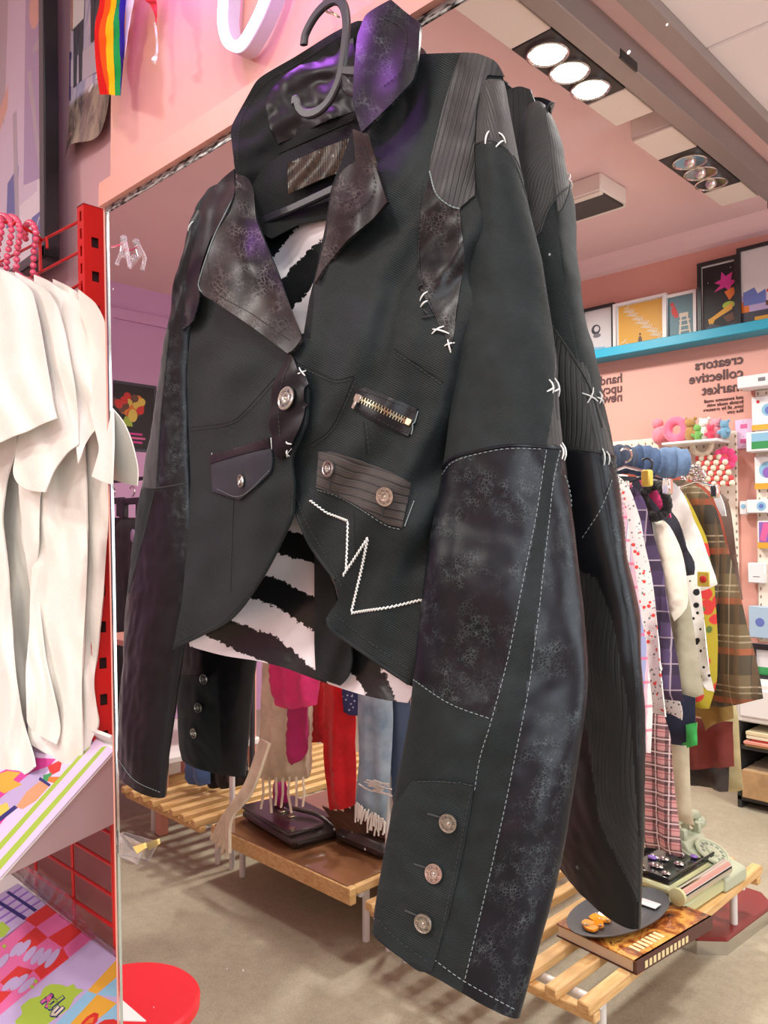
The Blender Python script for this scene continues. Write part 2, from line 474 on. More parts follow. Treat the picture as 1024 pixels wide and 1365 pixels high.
def quadprism(pts, y0, y1):
    m = MB(); v = [Vector((x, y0, z)) for x, z in pts]+[Vector((x, y1, z)) for x, z in pts]; n = len(pts)
    ar = sum(pts[i][0]*pts[(i+1) % n][1]-pts[(i+1) % n][0]*pts[i][1] for i in range(n))
    F = [tuple(range(n)), tuple(range(2*n-1, n-1, -1))]+[(i, n+i, n+(i+1) % n, (i+1) % n) for i in range(n)]
    if ar < 0: F = [f[::-1] for f in F]
    return m.add(v, F)
zb = Pl0.z
quadprism([(edge(zb, .006), zb), (xr_m, zb), (xr_m, zr), (Ptl.x+.006, zt)], 0, .008).build('glass', m_mirror, mirror, smooth=False)
quadprism([(edge(zb), zb), (edge(zb, .006), zb), (Ptl.x+.006, zt), (Ptl.x, zt)], -.002, .008).build('bevelled_edge', m_edge, mirror, smooth=False)
quadprism([(Ptl.x, zt-.010), (xr_m, zr-.010), (xr_m, zr), (Ptl.x, zt)], -.0012, .0075).build('worn_edge', m_worn, mirror, smooth=False)
fh = PD(140, 247, D).z-zt
struct('wall_back', quadprism([(edge(0, -.002), 0), (XR, 0), (XR, CEIL), (xc_, CEIL), (xc_, zt+fh), (Ptl.x-.002, zt)], .012, .4), m_pink)
quadprism([(Ptl.x-.004, zt), (xr_m, zr), (xr_m, zr+fh), (Ptl.x-.004, zt+fh)], -.010, .012).build('top_edging', m_frame, mirror, smooth=False)
quadprism([(edge(zb, -.0035), zb), (edge(zb), zb), (Ptl.x, zt), (Ptl.x-.0035, zt)], -.0025, .02).build('side_edging', m_frame, mirror, smooth=False)
# ================================================================== jacket materials
def cloth_black(name, col=(.0054, .0080, .0088), rough=.62, sheen=.05, fade=1.):
    t = NT(name); uv = t.coord('UV')
    m1 = t.n('ShaderNodeMapping'); t.l(uv, m1.inputs[0]); m1.inputs['Rotation'].default_value = (0, 0, math.radians(62))
    w1 = t.wave(m1.outputs[0], 235, 1.2, detail=1); n = t.noise(uv, 900, 2); nb = t.noise(uv, 26, 4, .6)
    cc = t.mix(t.ramp(w1, [(.2, 0.), (.9, 1.)]), tuple(x*.7 for x in col)+(1,), tuple(x*1.55 for x in col)+(1,))
    cc = t.mix(t.ramp(nb, [(.35, 0.), (.75, fade)]), cc, tuple(x*2.3 for x in col)+(1,))
    t.set(Base_Color=cc, Roughness=rough, Sheen_Weight=sheen, Sheen_Roughness=.5)
    t.b.inputs['Sheen Tint'].default_value = (.6, .7, .72, 1); t.b.inputs['Specular IOR Level'].default_value = .24
    h = t.math('ADD', t.math('MULTIPLY', w1, .7), t.math('MULTIPLY', n, .5)); b1 = t.bump(h, .55, .0005)
    t.bump(nb, .35, .004, b1); return t.mat
m_twill = cloth_black('washed black twill')
m_twill2 = cloth_black('black cotton lining twill', (.0048, .0050, .0054), .8, .06, .4)
def leatherette(name, a=(.0030, .0040, .0068), rough=.33, crack=.55, tint=(.10, .125, .13), brown=0, lo=.50):
    t = NT(name); uv = t.coord('UV')
    nd = t.noise(uv, 220, 2); 
    mx = t.n('ShaderNodeVectorMath'); mx.operation = 'SCALE'; t.l(nd, mx.inputs[0]); mx.inputs['Scale'].default_value = .004
    ad = t.n('ShaderNodeVectorMath'); t.l(uv, ad.inputs[0]); t.l(mx.outputs[0], ad.inputs[1])
    v = t.voro(ad.outputs[0], 400, 'DISTANCE_TO_EDGE'); mk = t.noise(uv, 24, 3, .6); mk2 = t.noise(uv, 110, 3)
    line = t.math('MULTIPLY', t.ramp(v, [(0., 1.), (.13, 0.)]), t.math('MULTIPLY', t.ramp(mk, [(lo, 0.), (lo+.16, 1.)]), t.ramp(mk2, [(.4, 0.), (.6, 1.)])))
    cloud = t.noise(uv, 14, 4, .6)
    bc = t.mix(t.ramp(cloud, [(.35, 0.), (.75, 1.)]), (*a, 1), tuple(x*1.8 for x in a)+(1,))
    if brown: bc = t.mix(t.ramp(t.noise(uv, 30, 4), [(.5, 0.), (.75, brown)]), bc, (.040, .027, .022, 1))
    t.set(Base_Color=t.mix(t.math('MULTIPLY', line, crack), bc, (*tint, 1)), Roughness=t.ramp(t.noise(uv, 40, 4), [(.3, rough), (.7, rough+.08)]))
    t.b.inputs['Specular IOR Level'].default_value = .30
    b1 = t.bump(t.noise(uv, 16, 2, .4), .20, .010); t.bump(t.math('ADD', t.math('MULTIPLY', t.noise(uv, 700, 2), .5), line), .12, .0004, b1); return t.mat
m_leath = leatherette('black crackled satin', lo=.44)
m_leathb = leatherette('brown black crackled satin', (.0042, .0038, .0048), .33, .8, (.12, .11, .105), .7, .41)
m_satin = leatherette('plain black satin', (.0034, .0034, .0052), .36, .25, (.04, .045, .05), 0, .58)
m_slatef = leatherette('slate satin', (.024, .027, .034), .5, .2, (.06, .065, .07), 0, .6)
def ribbed(name, col=(.020, .017, .016), scale=105, rot=0, rough=.55):
    t = NT(name); uv = t.coord('UV')
    m1 = t.n('ShaderNodeMapping'); t.l(uv, m1.inputs[0]); m1.inputs['Rotation'].default_value = (0, 0, rot)
    w1 = t.wave(m1.outputs[0], scale, .6, detail=1); w2 = t.wave(m1.outputs[0], scale*3.1, 0)
    cc = t.mix(t.ramp(w1, [(.04, 0.), (.22, 1.)]), (.004, .0035, .0035, 1), t.mix(t.ramp(w2, [(.2, 0.), (.8, 1.)]), (*col, 1), tuple(x*1.8 for x in col)+(1,)))
    t.set(Base_Color=cc, Roughness=rough, Sheen_Weight=.15)
    b1 = t.bump(t.ramp(w1, [(0., 0.), (.3, 1.)]), .5, .001); t.bump(t.noise(uv, 50, 4), .3, .004, b1); return t.mat
m_rib = ribbed('pinstriped black ribbed cloth', (.013, .0122, .0118))
m_ribv = ribbed('pinstriped black ribbed cloth lengthwise', (.010, .011, .0108), 75)
m_ribb = ribbed('brown ribbed cloth', (.022, .0165, .0145), 62, math.radians(72), .65)
t = NT('zebra print lining'); uv = t.coord('UV')
sx = t.sep(uv); nz = t.noise(uv, 30, 2); jag = t.noise(uv, 300, 3, .7); big = t.noise(uv, 13, 1)
kk = t.math('ADD', t.math('MULTIPLY', sx[1], -7.0), 2.02)
sc0 = t.math('ADD', sx[1], t.math('MULTIPLY', kk, t.math('SUBTRACT', sx[0], .17)))
sc0 = t.math('ADD', sc0, t.math('MULTIPLY', t.math('SUBTRACT', big, .5), .030))
wv = t.math('ADD', t.math('MULTIPLY', t.math('SINE', t.math('MULTIPLY', sc0, 2*math.pi/.037)), .5), .5)
s_ = t.math('ADD', wv, t.math('MULTIPLY', t.math('SUBTRACT', jag, .5), .75)); s_ = t.math('ADD', s_, t.math('MULTIPLY', t.math('SUBTRACT', nz, .5), .5))
t.set(Base_Color=t.ramp(s_, [(.50, (.010, .011, .012, 1)), (.53, (.80, .74, .77, 1))]), Roughness=.34); t.bump(t.noise(uv, 45, 3), .5, .006); m_zebra = t.mat
t = NT('shiny woven label'); uv = t.coord('UV'); n = t.noise(uv, 90, 5, .7, 1.5)
t.set(Base_Color=t.ramp(n, [(.40, (.006, .006, .006, 1)), (.52, (.05, .032, .02, 1)), (.60, (.006, .006, .006, 1)), (.70, (.35, .33, .32, 1))]), Roughness=.3, Metallic=.3); t.bump(t.wave(uv, 220, 1), .4, .0008); m_label = t.mat
m_thread = mat('black thread', (.02, .022, .024), .7)
m_grey = mat('grey thread', srgb(128, 140, 142), .7)
m_white = mat('white thread', srgb(226, 228, 226), .7)
m_metal = mat('antique nickel', (.52, .49, .45), .3, 1, var=(400, .2))
m_metald = mat('dark recess of nickel button', (.10, .095, .09), .45, 1)
m_brass = mat('aged brass', (.50, .42, .28), .3, 1)
m_plastic = mat('charcoal plastic', srgb(48, 46, 53), .4)
# ================================================================== the jacket
jk = thing('jacket', 'cropped black patchwork jacket with zebra lining hung in front of the mirror', 'jacket', (-.62, -.05, 1.05))
W = lambda a, *c, nz=(): (lambda V: folds(V, a, c, nz))
# lining and back shell (inside of the back seen through neck and hem)
back_poly = [(300,262),(343,232),(368,216),(420,194),(474,178),(540,150),(590,140),(630,160),(645,200),(650,300),(655,420),(656,600),(640,760),(600,860),(560,905),(543,937),(505,932),(471,923),(453,917),(421,906),(380,890),(340,880),(300,875),(253,862),(240,800),(245,700),(252,600),(255,500),(262,400),(280,310)]
back_ctl = [(300,255,.525),(474,165,.543),(600,78,.535),(655,100,.533),(660,420,.545),(640,760,.545),(543,937,.525),(421,906,.528),(300,875,.522),(250,600,.522),(262,400,.525),(420,500,.543)]
kb = []
lining = sheet('lining', back_poly, back_ctl, m_zebra, jk, 9, .0012, PD, W(.004, (70, 90, 0, .6), (20, 120, 1, .6), nz=((40, .5, 3),)))
back_pol2 = [(300,255),(343,225),(368,209),(420,186),(474,165),(520,110),(556,80),(600,72),(630,78),(650,100),(660,140),(664,260)]+back_poly[11:]
back_sh = sheet('back_panel', back_pol2, [(a, b, y+.007) for a, b, y in back_ctl], m_twill, jk, 9, .0018, PD, W(.002, (70, 120, 0, .6), nz=((60, .6, 9),)))
# plain black inner yoke and facing
sheet('neck_facing', [(322,252),(345,228),(372,208),(420,186),(474,165),(500,160),(500,300),(440,292),(400,298),(362,318),(345,310),(330,290)],
      [(322,252,.512),(372,208,.528),(474,165,.536),(500,300,.536),(400,298,.528),(345,310,.514)], m_twill2, jk, 6, .0012, PD, W(.0012, (60, 60, 0, 1)))
sheet('hem_facing', [(419,740),(432,752),(446,785),(452,820),(466,850),(470,880),(464,903),(453,914),(421,903),(419,860)],
      [(419,740,.512),(452,820,.508),(464,903,.516),(421,903,.524)], m_twill2, jk, 5, .0015, PD, W(.003, (10, 40, 0, 1)))
lab = sheet('label_patch', [(383,218),(430,197),(477,180),(478,208),(474,222),(430,238),(384,259)], [(383,218,.522),(477,180,.530),(384,259,.520),(476,222,.530)], m_label, jk, 5, .0012, PD, W(.0016, (30, 26, 0, 1)))
# fronts
FLp = [(288,258),(312,240),(336,250),(341,292),(357,333),(369,361),(401,452),(391,466),(400,488),(411,520),(408,565),(388,612),(392,650),(390,690),(375,722),(350,770),(312,822),(264,850),(230,866),(236,835),(243,800),(250,720),(254,640),(251,560),(249,500),(254,440),(262,400),(276,320)]
FLc = [(288,258,.512),(336,250,.505),(357,333,.490),(401,452,.462),(411,520,.452),(388,612,.450),(390,690,.455),(350,770,.466),(264,850,.490),(230,866,.502),(250,720,.508),(254,640,.510),(251,560,.508),(262,400,.508),(310,600,.470),(315,480,.472),(310,760,.474)]
FL = sheet('front_panel', FLp, FLc, m_twill, jk, 5, .0022, PD, W(.0022, (15, 76, .4, 1), (62, 54, 0, .35), nz=((26, .4, 1), (70, 1.2, 2))), label='') if False else sheet('front_panel', FLp, FLc, m_twill, jk, 5, .0022, PD, W(.0022, (15, 76, .4, 1), (62, 54, 0, .35), nz=((26, .4, 1), (70, 1.2, 2))))
FRp = [(404,450),(414,452),(418,400),(419,376),(430,357),(464,316),(511,268),(505,225),(492,180),(505,130),(530,84),(556,72),(585,71),(617,70),(642,72),(664,84),(672,102),(668,170),(664,260),(660,420),(656,600),(645,720),(620,800),(596,880),(560,919),(546,914),(520,898),(492,878),(442,841),(434,826),(440,815),(452,800),(447,775),(411,725),(386,662),(384,612),(386,560),(388,500),(392,468)]
FRc = [(404,450,.462),(414,452,.460),(419,376,.474),(464,316,.478),(511,268,.480),(492,180,.508),(505,130,.515),(556,72,.514),(617,70,.520),(664,84,.528),(672,102,.532),(664,260,.528),(656,600,.530),(600,500,.490),(520,480,.464),(430,560,.459),(384,612,.462),(411,725,.468),(434,826,.470),(492,878,.470),(560,919,.485),(620,800,.515),(520,700,.462),(560,300,.488),(600,300,.497),(628,250,.508)]
FR = sheet('front_panel', FRp, FRc, m_twill, jk, 5, .0022, PD,
           W(.0040, (28, 66, 1.2, .8), (20, 105, 0, .5), nz=((30, .35, 5), (80, 1.0, 6))))
bFL = bvh_of([FL]); bFR = bvh_of([FR])
def conform(name, poly, bvh, m, parent, lift=.002, step=4, thick=.0016, mirror=False, rot=0, pillow=0., wr=None, passes=2, corner=48, fb=None, mats=None):
    """a patch lying on the surface of bvh, outline as seen from the camera (or in the mirror)"""
    V, F, nb = triang(poly, step, passes, corner)
    pts = [cast(bvh, v[0], v[1], mirror) for v in V]
    ok = [i for i, p in enumerate(pts) if p[0] is not None]
    B = V[:nb]; P = []
    for i, v in enumerate(V):
        p, n = pts[i]
        if p is None:
            j = min(ok, key=lambda q: (V[q][0]-v[0])**2+(V[q][1]-v[1])**2); p, n = pts[j]
            Y = (p.y+D) if not mirror else (D-p.y); p = PD(v[0], v[1], Y) if not mirror else PM(v[0], v[1], Y)
        dd = math.sqrt(np.min(((B-v)**2).sum(1)))
        P.append(p + n*(lift + pillow*(1-math.exp(-dd/6.)) + (wr(v) if wr else 0)))
    eye = CAM if not mirror else flip(CAM); F2 = []
    for f in F:
        nn = (P[f[1]]-P[f[0]]).cross(P[f[2]]-P[f[0]]); F2.append(f if nn.dot(eye-P[f[0]]) > 0 else f[::-1])
    ca, sa = math.cos(rot), math.sin(rot)
    uv = [((v[0]*ca+v[1]*sa)*PXM, (-v[0]*sa+v[1]*ca)*PXM) for v in V]
    mb = MB(); shell(mb, P, F2, thick, uv); return mb.build(name, m, parent, sharp=60)
def line_on(poly, bvh, mirror=False, step=3, lift=.0008):
    out = []
    for q in dens(poly, step, False):
        p, n = cast(bvh, q[0], q[1], mirror)
        if p is not None: out.append((p+n*lift, n))
    return out
def stitch(name, polys, bvh, m, parent, mirror=False, dash=.0026, gap=.0016, r=.00042, lift=.0006, curve=True, slant=0):
    for poly in polys:
        mb = MB(); pl = [tuple(q) for q in catmull(poly, 6)] if curve and len(poly) > 2 else poly
        L = line_on(pl, bvh, mirror, 2.5, lift)
        if len(L) < 2: continue
        ps = [a for a, b in L]; ns = [b for a, b in L]; s = [0]
        for i in range(1, len(ps)): s.append(s[-1]+(ps[i]-ps[i-1]).length)
        def at(x):
            i = min(max(int(np.searchsorted(s, x))-1, 0), len(ps)-2); tt = (x-s[i])/max(s[i+1]-s[i], 1e-9); return ps[i].lerp(ps[i+1], min(max(tt, 0), 1)), ns[i]
        x = 0
        while x+dash < s[-1]:
            a, n = at(x); b_, _ = at(x+dash)
            if (b_-a).length < dash*2:
                if slant: sd = (b_-a).cross(n).normalized()*slant; a = a+sd; b_ = b_-sd
                mb.tube([a, (a+b_)/2+n*r*.7, b_], [r*.8, r, r*.8], 5)
            x += dash+gap
        if mb.v: mb.build(name, m, parent)
def ridge(name, polys, bvh, m, parent, mirror=False, r=.0008, lift=0.):
    for poly in polys:
        pl = [tuple(q) for q in catmull(poly, 6)] if len(poly) > 2 else poly
        L = line_on(pl, bvh, mirror, 3, lift)
        if len(L) > 1: MB().tube([a for a, b in L], r, 6).build(name, m, parent)
def threads(name, segs, bvh, m, parent, mirror=False, r=.0007):
    for (a, b_) in segs:
        A, n = cast(bvh, *a, mirror); B_, n2 = cast(bvh, *b_, mirror)
        if A is None or B_ is None: continue
        nn = (n+n2).normalized(); mid = (A+B_)/2+nn*.0022
        MB().tube([A+nn*.0002, A.lerp(mid, .6)+nn*.0006, mid, B_.lerp(mid, .6)+nn*.0006, B_+nn*.0002], [r*.7, r, r, r, r*.7], 6).build(name, m, parent)
def button(px, py, bvh, rad, parent, mirror=False, lift=.002):
    p, n = cast(bvh, px, py, mirror)
    M_ = nframe(p+n*lift, n)
    mb = MB()
    mb.lathe([(rad*.9, 0), (rad, .0008), (rad, .0020), (rad*.95, .0028), (rad*.86, .0028), (rad*.80, .0022), (rad*.50, .0022), (rad*.46, .0028), (rad*.36, .0028), (rad*.30, .0016), (0.0001, .0012)], M_, 32)
    for k in range(22):
        if k % 11 in (10,): continue
        a = 2*math.pi*k/22; Mt = M_ @ Matrix.Rotation(a, 4, 'Z') @ Matrix.Translation((rad*.65, 0, .0022))
        h = rad*.10
        if k % 3 == 0: mb.box((-h, -rad*.012, 0), (h, rad*.03, .0004), 1, Mt); mb.box((-h, -rad*.06, 0), (-h*.5, rad*.05, .0004), 1, Mt)
        elif k % 3 == 1: mb.box((-h, -rad*.05, 0), (h, -rad*.015, .0004), 1, Mt); mb.box((-h, rad*.02, 0), (h, rad*.05, .0004), 1, Mt)
        else: mb.box((-h*.9, -rad*.05, 0), (-h*.5, rad*.05, .0004), 1, Mt); mb.box((h*.5, -rad*.05, 0), (h*.9, rad*.05, .0004), 1, Mt)
    mb.ball(M_ @ Vector((0, 0, .0016)), rad*.16, 0, 8)
    return mb.build('button', [m_metal, m_metald], parent)
# ---- sleeves
def sleeve(name, st, mats, direct, mirr, N=190, M=310, wr=None, parent=None, sq=1.):
    A = np.array([[*s[0], *s[1], s[2]] for s in st], float)
    k = max(2, M//(len(st)-1)); C = np.array(catmull(A, k)); m = len(C)
    V = []; UV = []; cum = 0; prev = None
    cs = []
    for r in C:
        cs.append((Vector(r[0:3]), Vector(r[3:6]), r[6]))
    for i, (PL_, PR_, b) in enumerate(cs):
        c = (PL_+PR_)/2; u = (PR_-PL_)/2
        j0, j1 = max(0, i-3), min(m-1, i+3)
        ax = ((cs[j1][0]+cs[j1][1])-(cs[j0][0]+cs[j0][1])).normalized()
        wv = ax.cross(u).normalized()
        if wv.dot(CAM-c) < 0: wv = -wv
        if prev is not None: cum += (c-prev).length
        prev = c; arc = 0; last = None
        for q in range(N):
            a = 2*math.pi*q/N; ca, sa = math.cos(a), math.sin(a)
            ca2 = math.copysign(abs(ca)**sq, ca); sa2 = math.copysign(abs(sa)**sq, sa)
            p = c+u*ca2+wv*(b*sa2)
            if last is not None: arc += (p-last).length
            last = p
            dd = wr(a, i/(m-1), arc, cum) if wr else 0
            if dd: p = p+(wv*sa2+u.normalized()*ca2*.25)*dd
            V.append(p); UV.append((arc, cum))
    F = []; MI = []
    for i in range(m-1):
        for q in range(N):
            f = (i*N+q, i*N+(q+1) % N, (i+1)*N+(q+1) % N, (i+1)*N+q); F.append(f)
    # orientation
    f = F[(m//2)*N+N//4]; nn = (V[f[1]]-V[f[0]]).cross(V[f[3]]-V[f[0]]); out = V[f[0]]-(cs[m//2][0]+cs[m//2][1])/2
    if nn.dot(out) < 0: F = [g[::-1] for g in F]
    cen = [(V[g[0]]+V[g[2]])/2 for g in F]; nor = [(V[g[1]]-V[g[0]]).cross(V[g[3]]-V[g[0]]) for g in F]
    MI = np.zeros(len(F), int)
    dpx = np.array([proj(c) for c in cen]); mpx = np.array([proj(flip(c)) for c in cen])
    fd = np.array([n.dot(CAM-c) > 0 for n, c in zip(nor, cen)])
    for mi, poly in direct: MI[inside(dpx, poly) & fd] = mi
    for mi, poly in mirr: MI[inside(mpx, poly) & ~fd] = mi
    mb = MB(); mb.add(V, F, [int(x) for x in MI], UV)
    # inner skin and hem
    n0 = len(V); i0 = int(m*.55); IV = []; 
    for i in range(i0, m):
        c = (cs[i][0]+cs[i][1])/2
        for q in range(N):
            p = V[i*N+q]; dv = (c-p); IV.append(p+dv.normalized()*min(.003, dv.length*.5))
    IF = []
    for i in range(m-i0-1):
        for q in range(N):
            g = (i*N+q, i*N+(q+1) % N, (i+1)*N+(q+1) % N, (i+1)*N+q); IF.append(g if F[0][0] != 0 else g[::-1])
    mb.add(IV, IF, 0, [(0, 0)]*len(IV))
    lastO = (m-1)*N; lastI = len(V)+(m-i0-1)*N
    for q in range(N):
        g = [lastO+q, lastO+(q+1) % N, lastI+(q+1) % N, lastI+q]
        mb.f.append(g); mb.m.append(0); mb.uv.append([(0, 0)]*4)
    mb.f.append(list(range(N))); mb.m.append(int(MI[0])); mb.uv.append([(0, 0)]*N)
    return mb.build(name, mats, parent, sharp=75)
def slope(p): r = ray(*p); return r.x/r.y
def solve(Lp, Rp, b, th, Y0, C=None):
    """ring whose outline meets the sight lines L and R (and, mirrored, the curve C); returns axis ends PL, PR"""
    uh = np.array((math.cos(th), math.sin(th))); wh = np.array((-math.sin(th), math.cos(th)))
    def nrm(m, sgn):                       # unit normal of the sight line x = m*Y pointing to +x (sgn 1)
        n = np.array((1, -m)); return n/np.linalg.norm(n)*sgn
    nL, nR = nrm(slope(Lp), -1), nrm(slope(Rp), 1)
    def h(n, a): return math.sqrt((a*(uh @ n))**2+(b*(wh @ n))**2)
    def E(v, mc):
        c = np.array((v[0], v[1])); a = v[2]
        e = [nL @ c-(-h(nL, a))*-1, nR @ c-(-h(nR, a))*-1]
        e = [nL @ c+h(nL, a), nR @ c+h(nR, a)]
        if mc is not None: n2 = nrm(mc, 1); c2 = np.array((v[0], 2*D-v[1])); nn = np.array((n2[0], -n2[1])); e.append(n2 @ c2+math.sqrt((a*(uh @ nn))**2+(b*(wh @ nn))**2))
        else: e.append(v[1]-Y0)
        return np.array(e)
    v = np.array(((slope(Lp)+slope(Rp))/2*Y0, Y0, abs(slope(Rp)-slope(Lp))*Y0*.5)); mc = None
    for it in range(30):
        if C is not None:
            zr = PD(Rp[0], Rp[1], v[1]+v[2]*uh[1]).z; ya = proj((v[0]+v[2]*uh[0], 2*D-D-(v[1]+v[2]*uh[1])+0, zr))[1]
            cx = np.interp(ya, [c[1] for c in C], [c[0] for c in C]); mc = slope((cx, ya))
        e = E(v, mc); J = np.array([(E(v+d, mc)-e)/1e-6 for d in np.eye(3)*1e-6]).T
        st_ = np.linalg.solve(J+1e-9*np.eye(3), -e); v = v+np.clip(st_, -.02, .02); v[2] = max(.004, v[2])
    c = v[:2]; a = v[2]; A_ = c-uh*a; B_ = c+uh*a
    zl, zr = PD(Lp[0], Lp[1], A_[1]).z, PD(Rp[0], Rp[1], B_[1]).z
    return Vector((A_[0], A_[1]-D, zl)), Vector((B_[0], B_[1]-D, zr)), v
def wr_r(a, s, arc, L):
    x = .0016*math.sin(2.1*a+26*s+3*math.sin(9*s))*min(1, s*4)
    x += .0040*smn(arc*1000, L*1000, 50, 4)*min(1, s*5) + .0012*smn(arc*1000, L*1000, 16, 6)
    e = math.exp(-((s-.80)/.10)**2); x += .0022*e*math.sin(38*s+5*math.cos(a+.6))
    return x
RC = [(722,128),(738,150),(750,188),(757,220),(770,300),(780,400),(798,500),(818,600),(835,720),(855,840),(860,900),(859,1050),(857,1150),(853,1232)]
RQ = [((642,101),(664,97),.006,20),((638,120),(674,112),.014,22),((635,160),(683,160),.022,24),((634,200),(691,205),.026,26),((634,262),(703,265),.028,28),((621,340),(722,345),.030,30),((607,440),(737,440),.031,32),((600,540),(747,550),.031,32),((588,640),(757,640),.031,32),((570,740),(771,745),.031,32),((556,850),(782,860),.030,30),((545,950),(779,960),.028,28),((522,1080),(760,1085),.026,25),((508,1165),(738,1190),.023,22),((496,1240),(692,1356),.018,18)]
RS = []
for (L_, R_, b_, th) in RQ:
    pl_, pr_, v_ = solve(L_, R_, b_, math.radians(th), .50, RC); RS.append((pl_, pr_, b_)); print('ring', L_, R_, [round(float(q), 3) for q in v_], round(pl_.y+D, 3), round(pr_.y+D, 3))
rs_d = [(1, [(590,50),(730,50),(730,300),(705,270),(690,225),(678,200),(662,190),(634,192),(590,192)]),
        (3, [(741,455),(775,455),(775,594),(729,594),(738,540)]),
        (2, [(540,640),(588,626),(603,610),(643,598),(682,593),(729,595),(716,690),(700,770),(680,870),(657,960),(600,936),(552,905),(530,890)]),
        (2, [(745,598),(736,643),(729,710),(708,888),(687,1001),(664,1114),(619,1306),(600,1400),(800,1400),(830,900),(800,690),(775,598)])]
rs_m = [(4, [(560,596),(880,606),(900,1300),(560,1300)]),
        (1, [(600,60),(830,60),(830,240),(763,245),(746,259),(730,280),(720,309),(700,330),(600,330)]),
        (3, [(728,420),(765,477),(787,520),(807,590),(830,606),(753,596),(640,590),(640,420)]),
        (3, [(770,760),(795,770),(818,830),(841,960),(850,1100),(870,1240),(800,1100),(778,950)])]
SR = sleeve('sleeve', RS, [m_twill, m_rib, m_leath, m_ribv, m_satin], rs_d, rs_m, wr=wr_r, parent=jk)
def wr_l(a, s, arc, L):
    x = .0030*smn(arc*1000, L*1000, 50, 14)*min(1, s*4) + .0013*smn(arc*1000, L*1000, 17, 16)
    x += .0022*math.exp(-((s-.28)/.06)**2)*math.sin(60*s+4*math.cos(a)); return x
LQ = [((276,258),(300,244),.006,.522),((262,285),(300,270),.016,.522),((249,320),(296,320),.022,.521),((233,390),(284,390),.024,.521),((216,480),(272,480),.025,.522),((204,560),(266,560),.025,.523),((190,640),(264,640),.025,.523),((175,740),(262,740),.024,.522),((166,830),(252,830),.023,.521),((159,930),(237,930),.022,.519),((156,1000),(227,1010),.020,.517),((158,1026),(222,1066),.018,.516)]
LS = []
for (L_, R_, b_, Y_) in LQ:
    pl_, pr_, v_ = solve(L_, R_, b_, math.radians(-6), Y_); LS.append((pl_, pr_, b_))
ls_d = [(3, [(190,400),(226,440),(214,560),(208,651),(180,651),(180,500)]), (1, [(226,280),(320,280),(320,650),(208,650),(214,560),(226,440)]),
        (2, [(207,652),(218,656),(224,700),(236,760),(243,860),(260,1100),(120,1100),(140,900),(168,800),(180,760),(196,700)]),
        (1, [(208,651),(320,645),(320,800),(243,860),(236,760),(224,700),(218,656)])]
SL = sleeve('sleeve', LS, [m_twill, m_leath, m_satin, m_ribv], ls_d, [(2, [(200,560),(450,560),(450,1100),(300,1100),(290,900),(200,900)])], wr=wr_l, parent=jk)
bSR = bvh_of([SR]); bSL = bvh_of([SL])
# ---- yoke panels on the fronts
conform('yoke_patch', [(676,121),(694,115),(708,120),(716,142),(712,200),(704,258),(692,266),(676,200)], bvh_of([back_sh]), m_rib, jk, .0016, 4, mirror=True)
rib_y = conform('shoulder_patch', [(616,71),(640,73),(662,83),(671,101),(650,101),(641,118),(634,150),(631,200),(633,262),(613,279),(599,274),(582,259),(573,232),(575,212),(590,150),(606,95)], bFR, m_rib, jk, .0022, 4, rot=math.radians(14))
tag(rib_y, 'pinstriped shoulder patch')
strip = conform('chest_patch', [(574,235),(582,259),(599,274),(613,279),(618,320),(617,360),(610,410),(603,464),(590,441),(572,407),(558,380),(557,330),(563,275)], bFR, m_leathb, jk, .0012, 4, wr=lambda v: .0014*smn(v[0], v[1], 26, 3))
tag(strip, 'crackled satin chest patch')
bRy = bvh_of([FR, rib_y, strip])
sh_l = sheet('shoulder_patch', [(296,238),(312,225),(313,258),(300,290),(280,318),(266,360),(266,400),(257,430),(243,440),(246,400),(252,350),(260,300),(270,268)],
      [(296,238,.508),(312,225,.498),(266,380,.486),(243,440,.498),(252,350,.500),(270,268,.508)], m_leath, jk, 4, .002, PD, W(.0022, (20, 26, 0, 1), (80, 60, 1, .6)))
# ---- collar and lapels
sheet('collar_stand', [(478,26),(440,46),(393,76),(366,91),(343,105),(324,139),(307,170),(310,200),(313,222),(322,254),(345,246),(368,211),(420,188),(474,167),(498,150),(500,80),(492,30)],
      [(478,26,.544),(393,76,.546),(343,105,.532),(307,170,.508),(313,222,.494),(322,254,.506),(345,246,.522),(368,211,.538),(474,167,.543),(498,150,.543),(400,140,.546),(345,170,.526)],
      m_twill2, jk, 5, .0025, PD, W(.0012, (60, 34, 0, 1), nz=((18, 1.2, 8),)))
bCS = bvh_of([o for o in jk.children if o.name.startswith('collar_stand')])
conform('collar_lining', [(352,128),(368,108),(393,96),(440,70),(474,50),(480,100),(474,148),(420,170),(372,193),(360,170)], bCS, m_satin, jk, .0012, 4, pillow=.002, wr=lambda v: .0022*math.sin(v[0]/11+v[1]/30)+.002*smn(v[0], v[1], 16, 4))
stitch('stitching', [[(470,40),(440,58),(396,86),(352,113),(322,160),(316,215)]], bCS, m_thread, jk)
ridge('seam', [[(372,205),(420,183),(472,160)]], bCS, m_twill2, jk, r=.0010)
ker = []
lapL = sheet('lapel', [(311,259),(308,281),(296,297),(286,309),(274,342),(263,377),(267,391),(280,399),(292,406),(335,435),(383,471),(392,466),(402,450),(369,361),(357,333),(341,292),(338,250),(330,235),(316,232)],
       [(311,259,.488),(286,309,.474),(263,377,.466),(292,406,.456),(383,471,.446),(402,450,.452),(369,361,.478),(341,292,.492),(330,235,.498),(330,350,.462)],
       m_leathb, jk, 4, .0028, PD, W(.0016, (25, 64, .5, 1), nz=((34, .7, 11),)))
tag(lapL, 'crackled satin lapel with a rolled pointed edge')
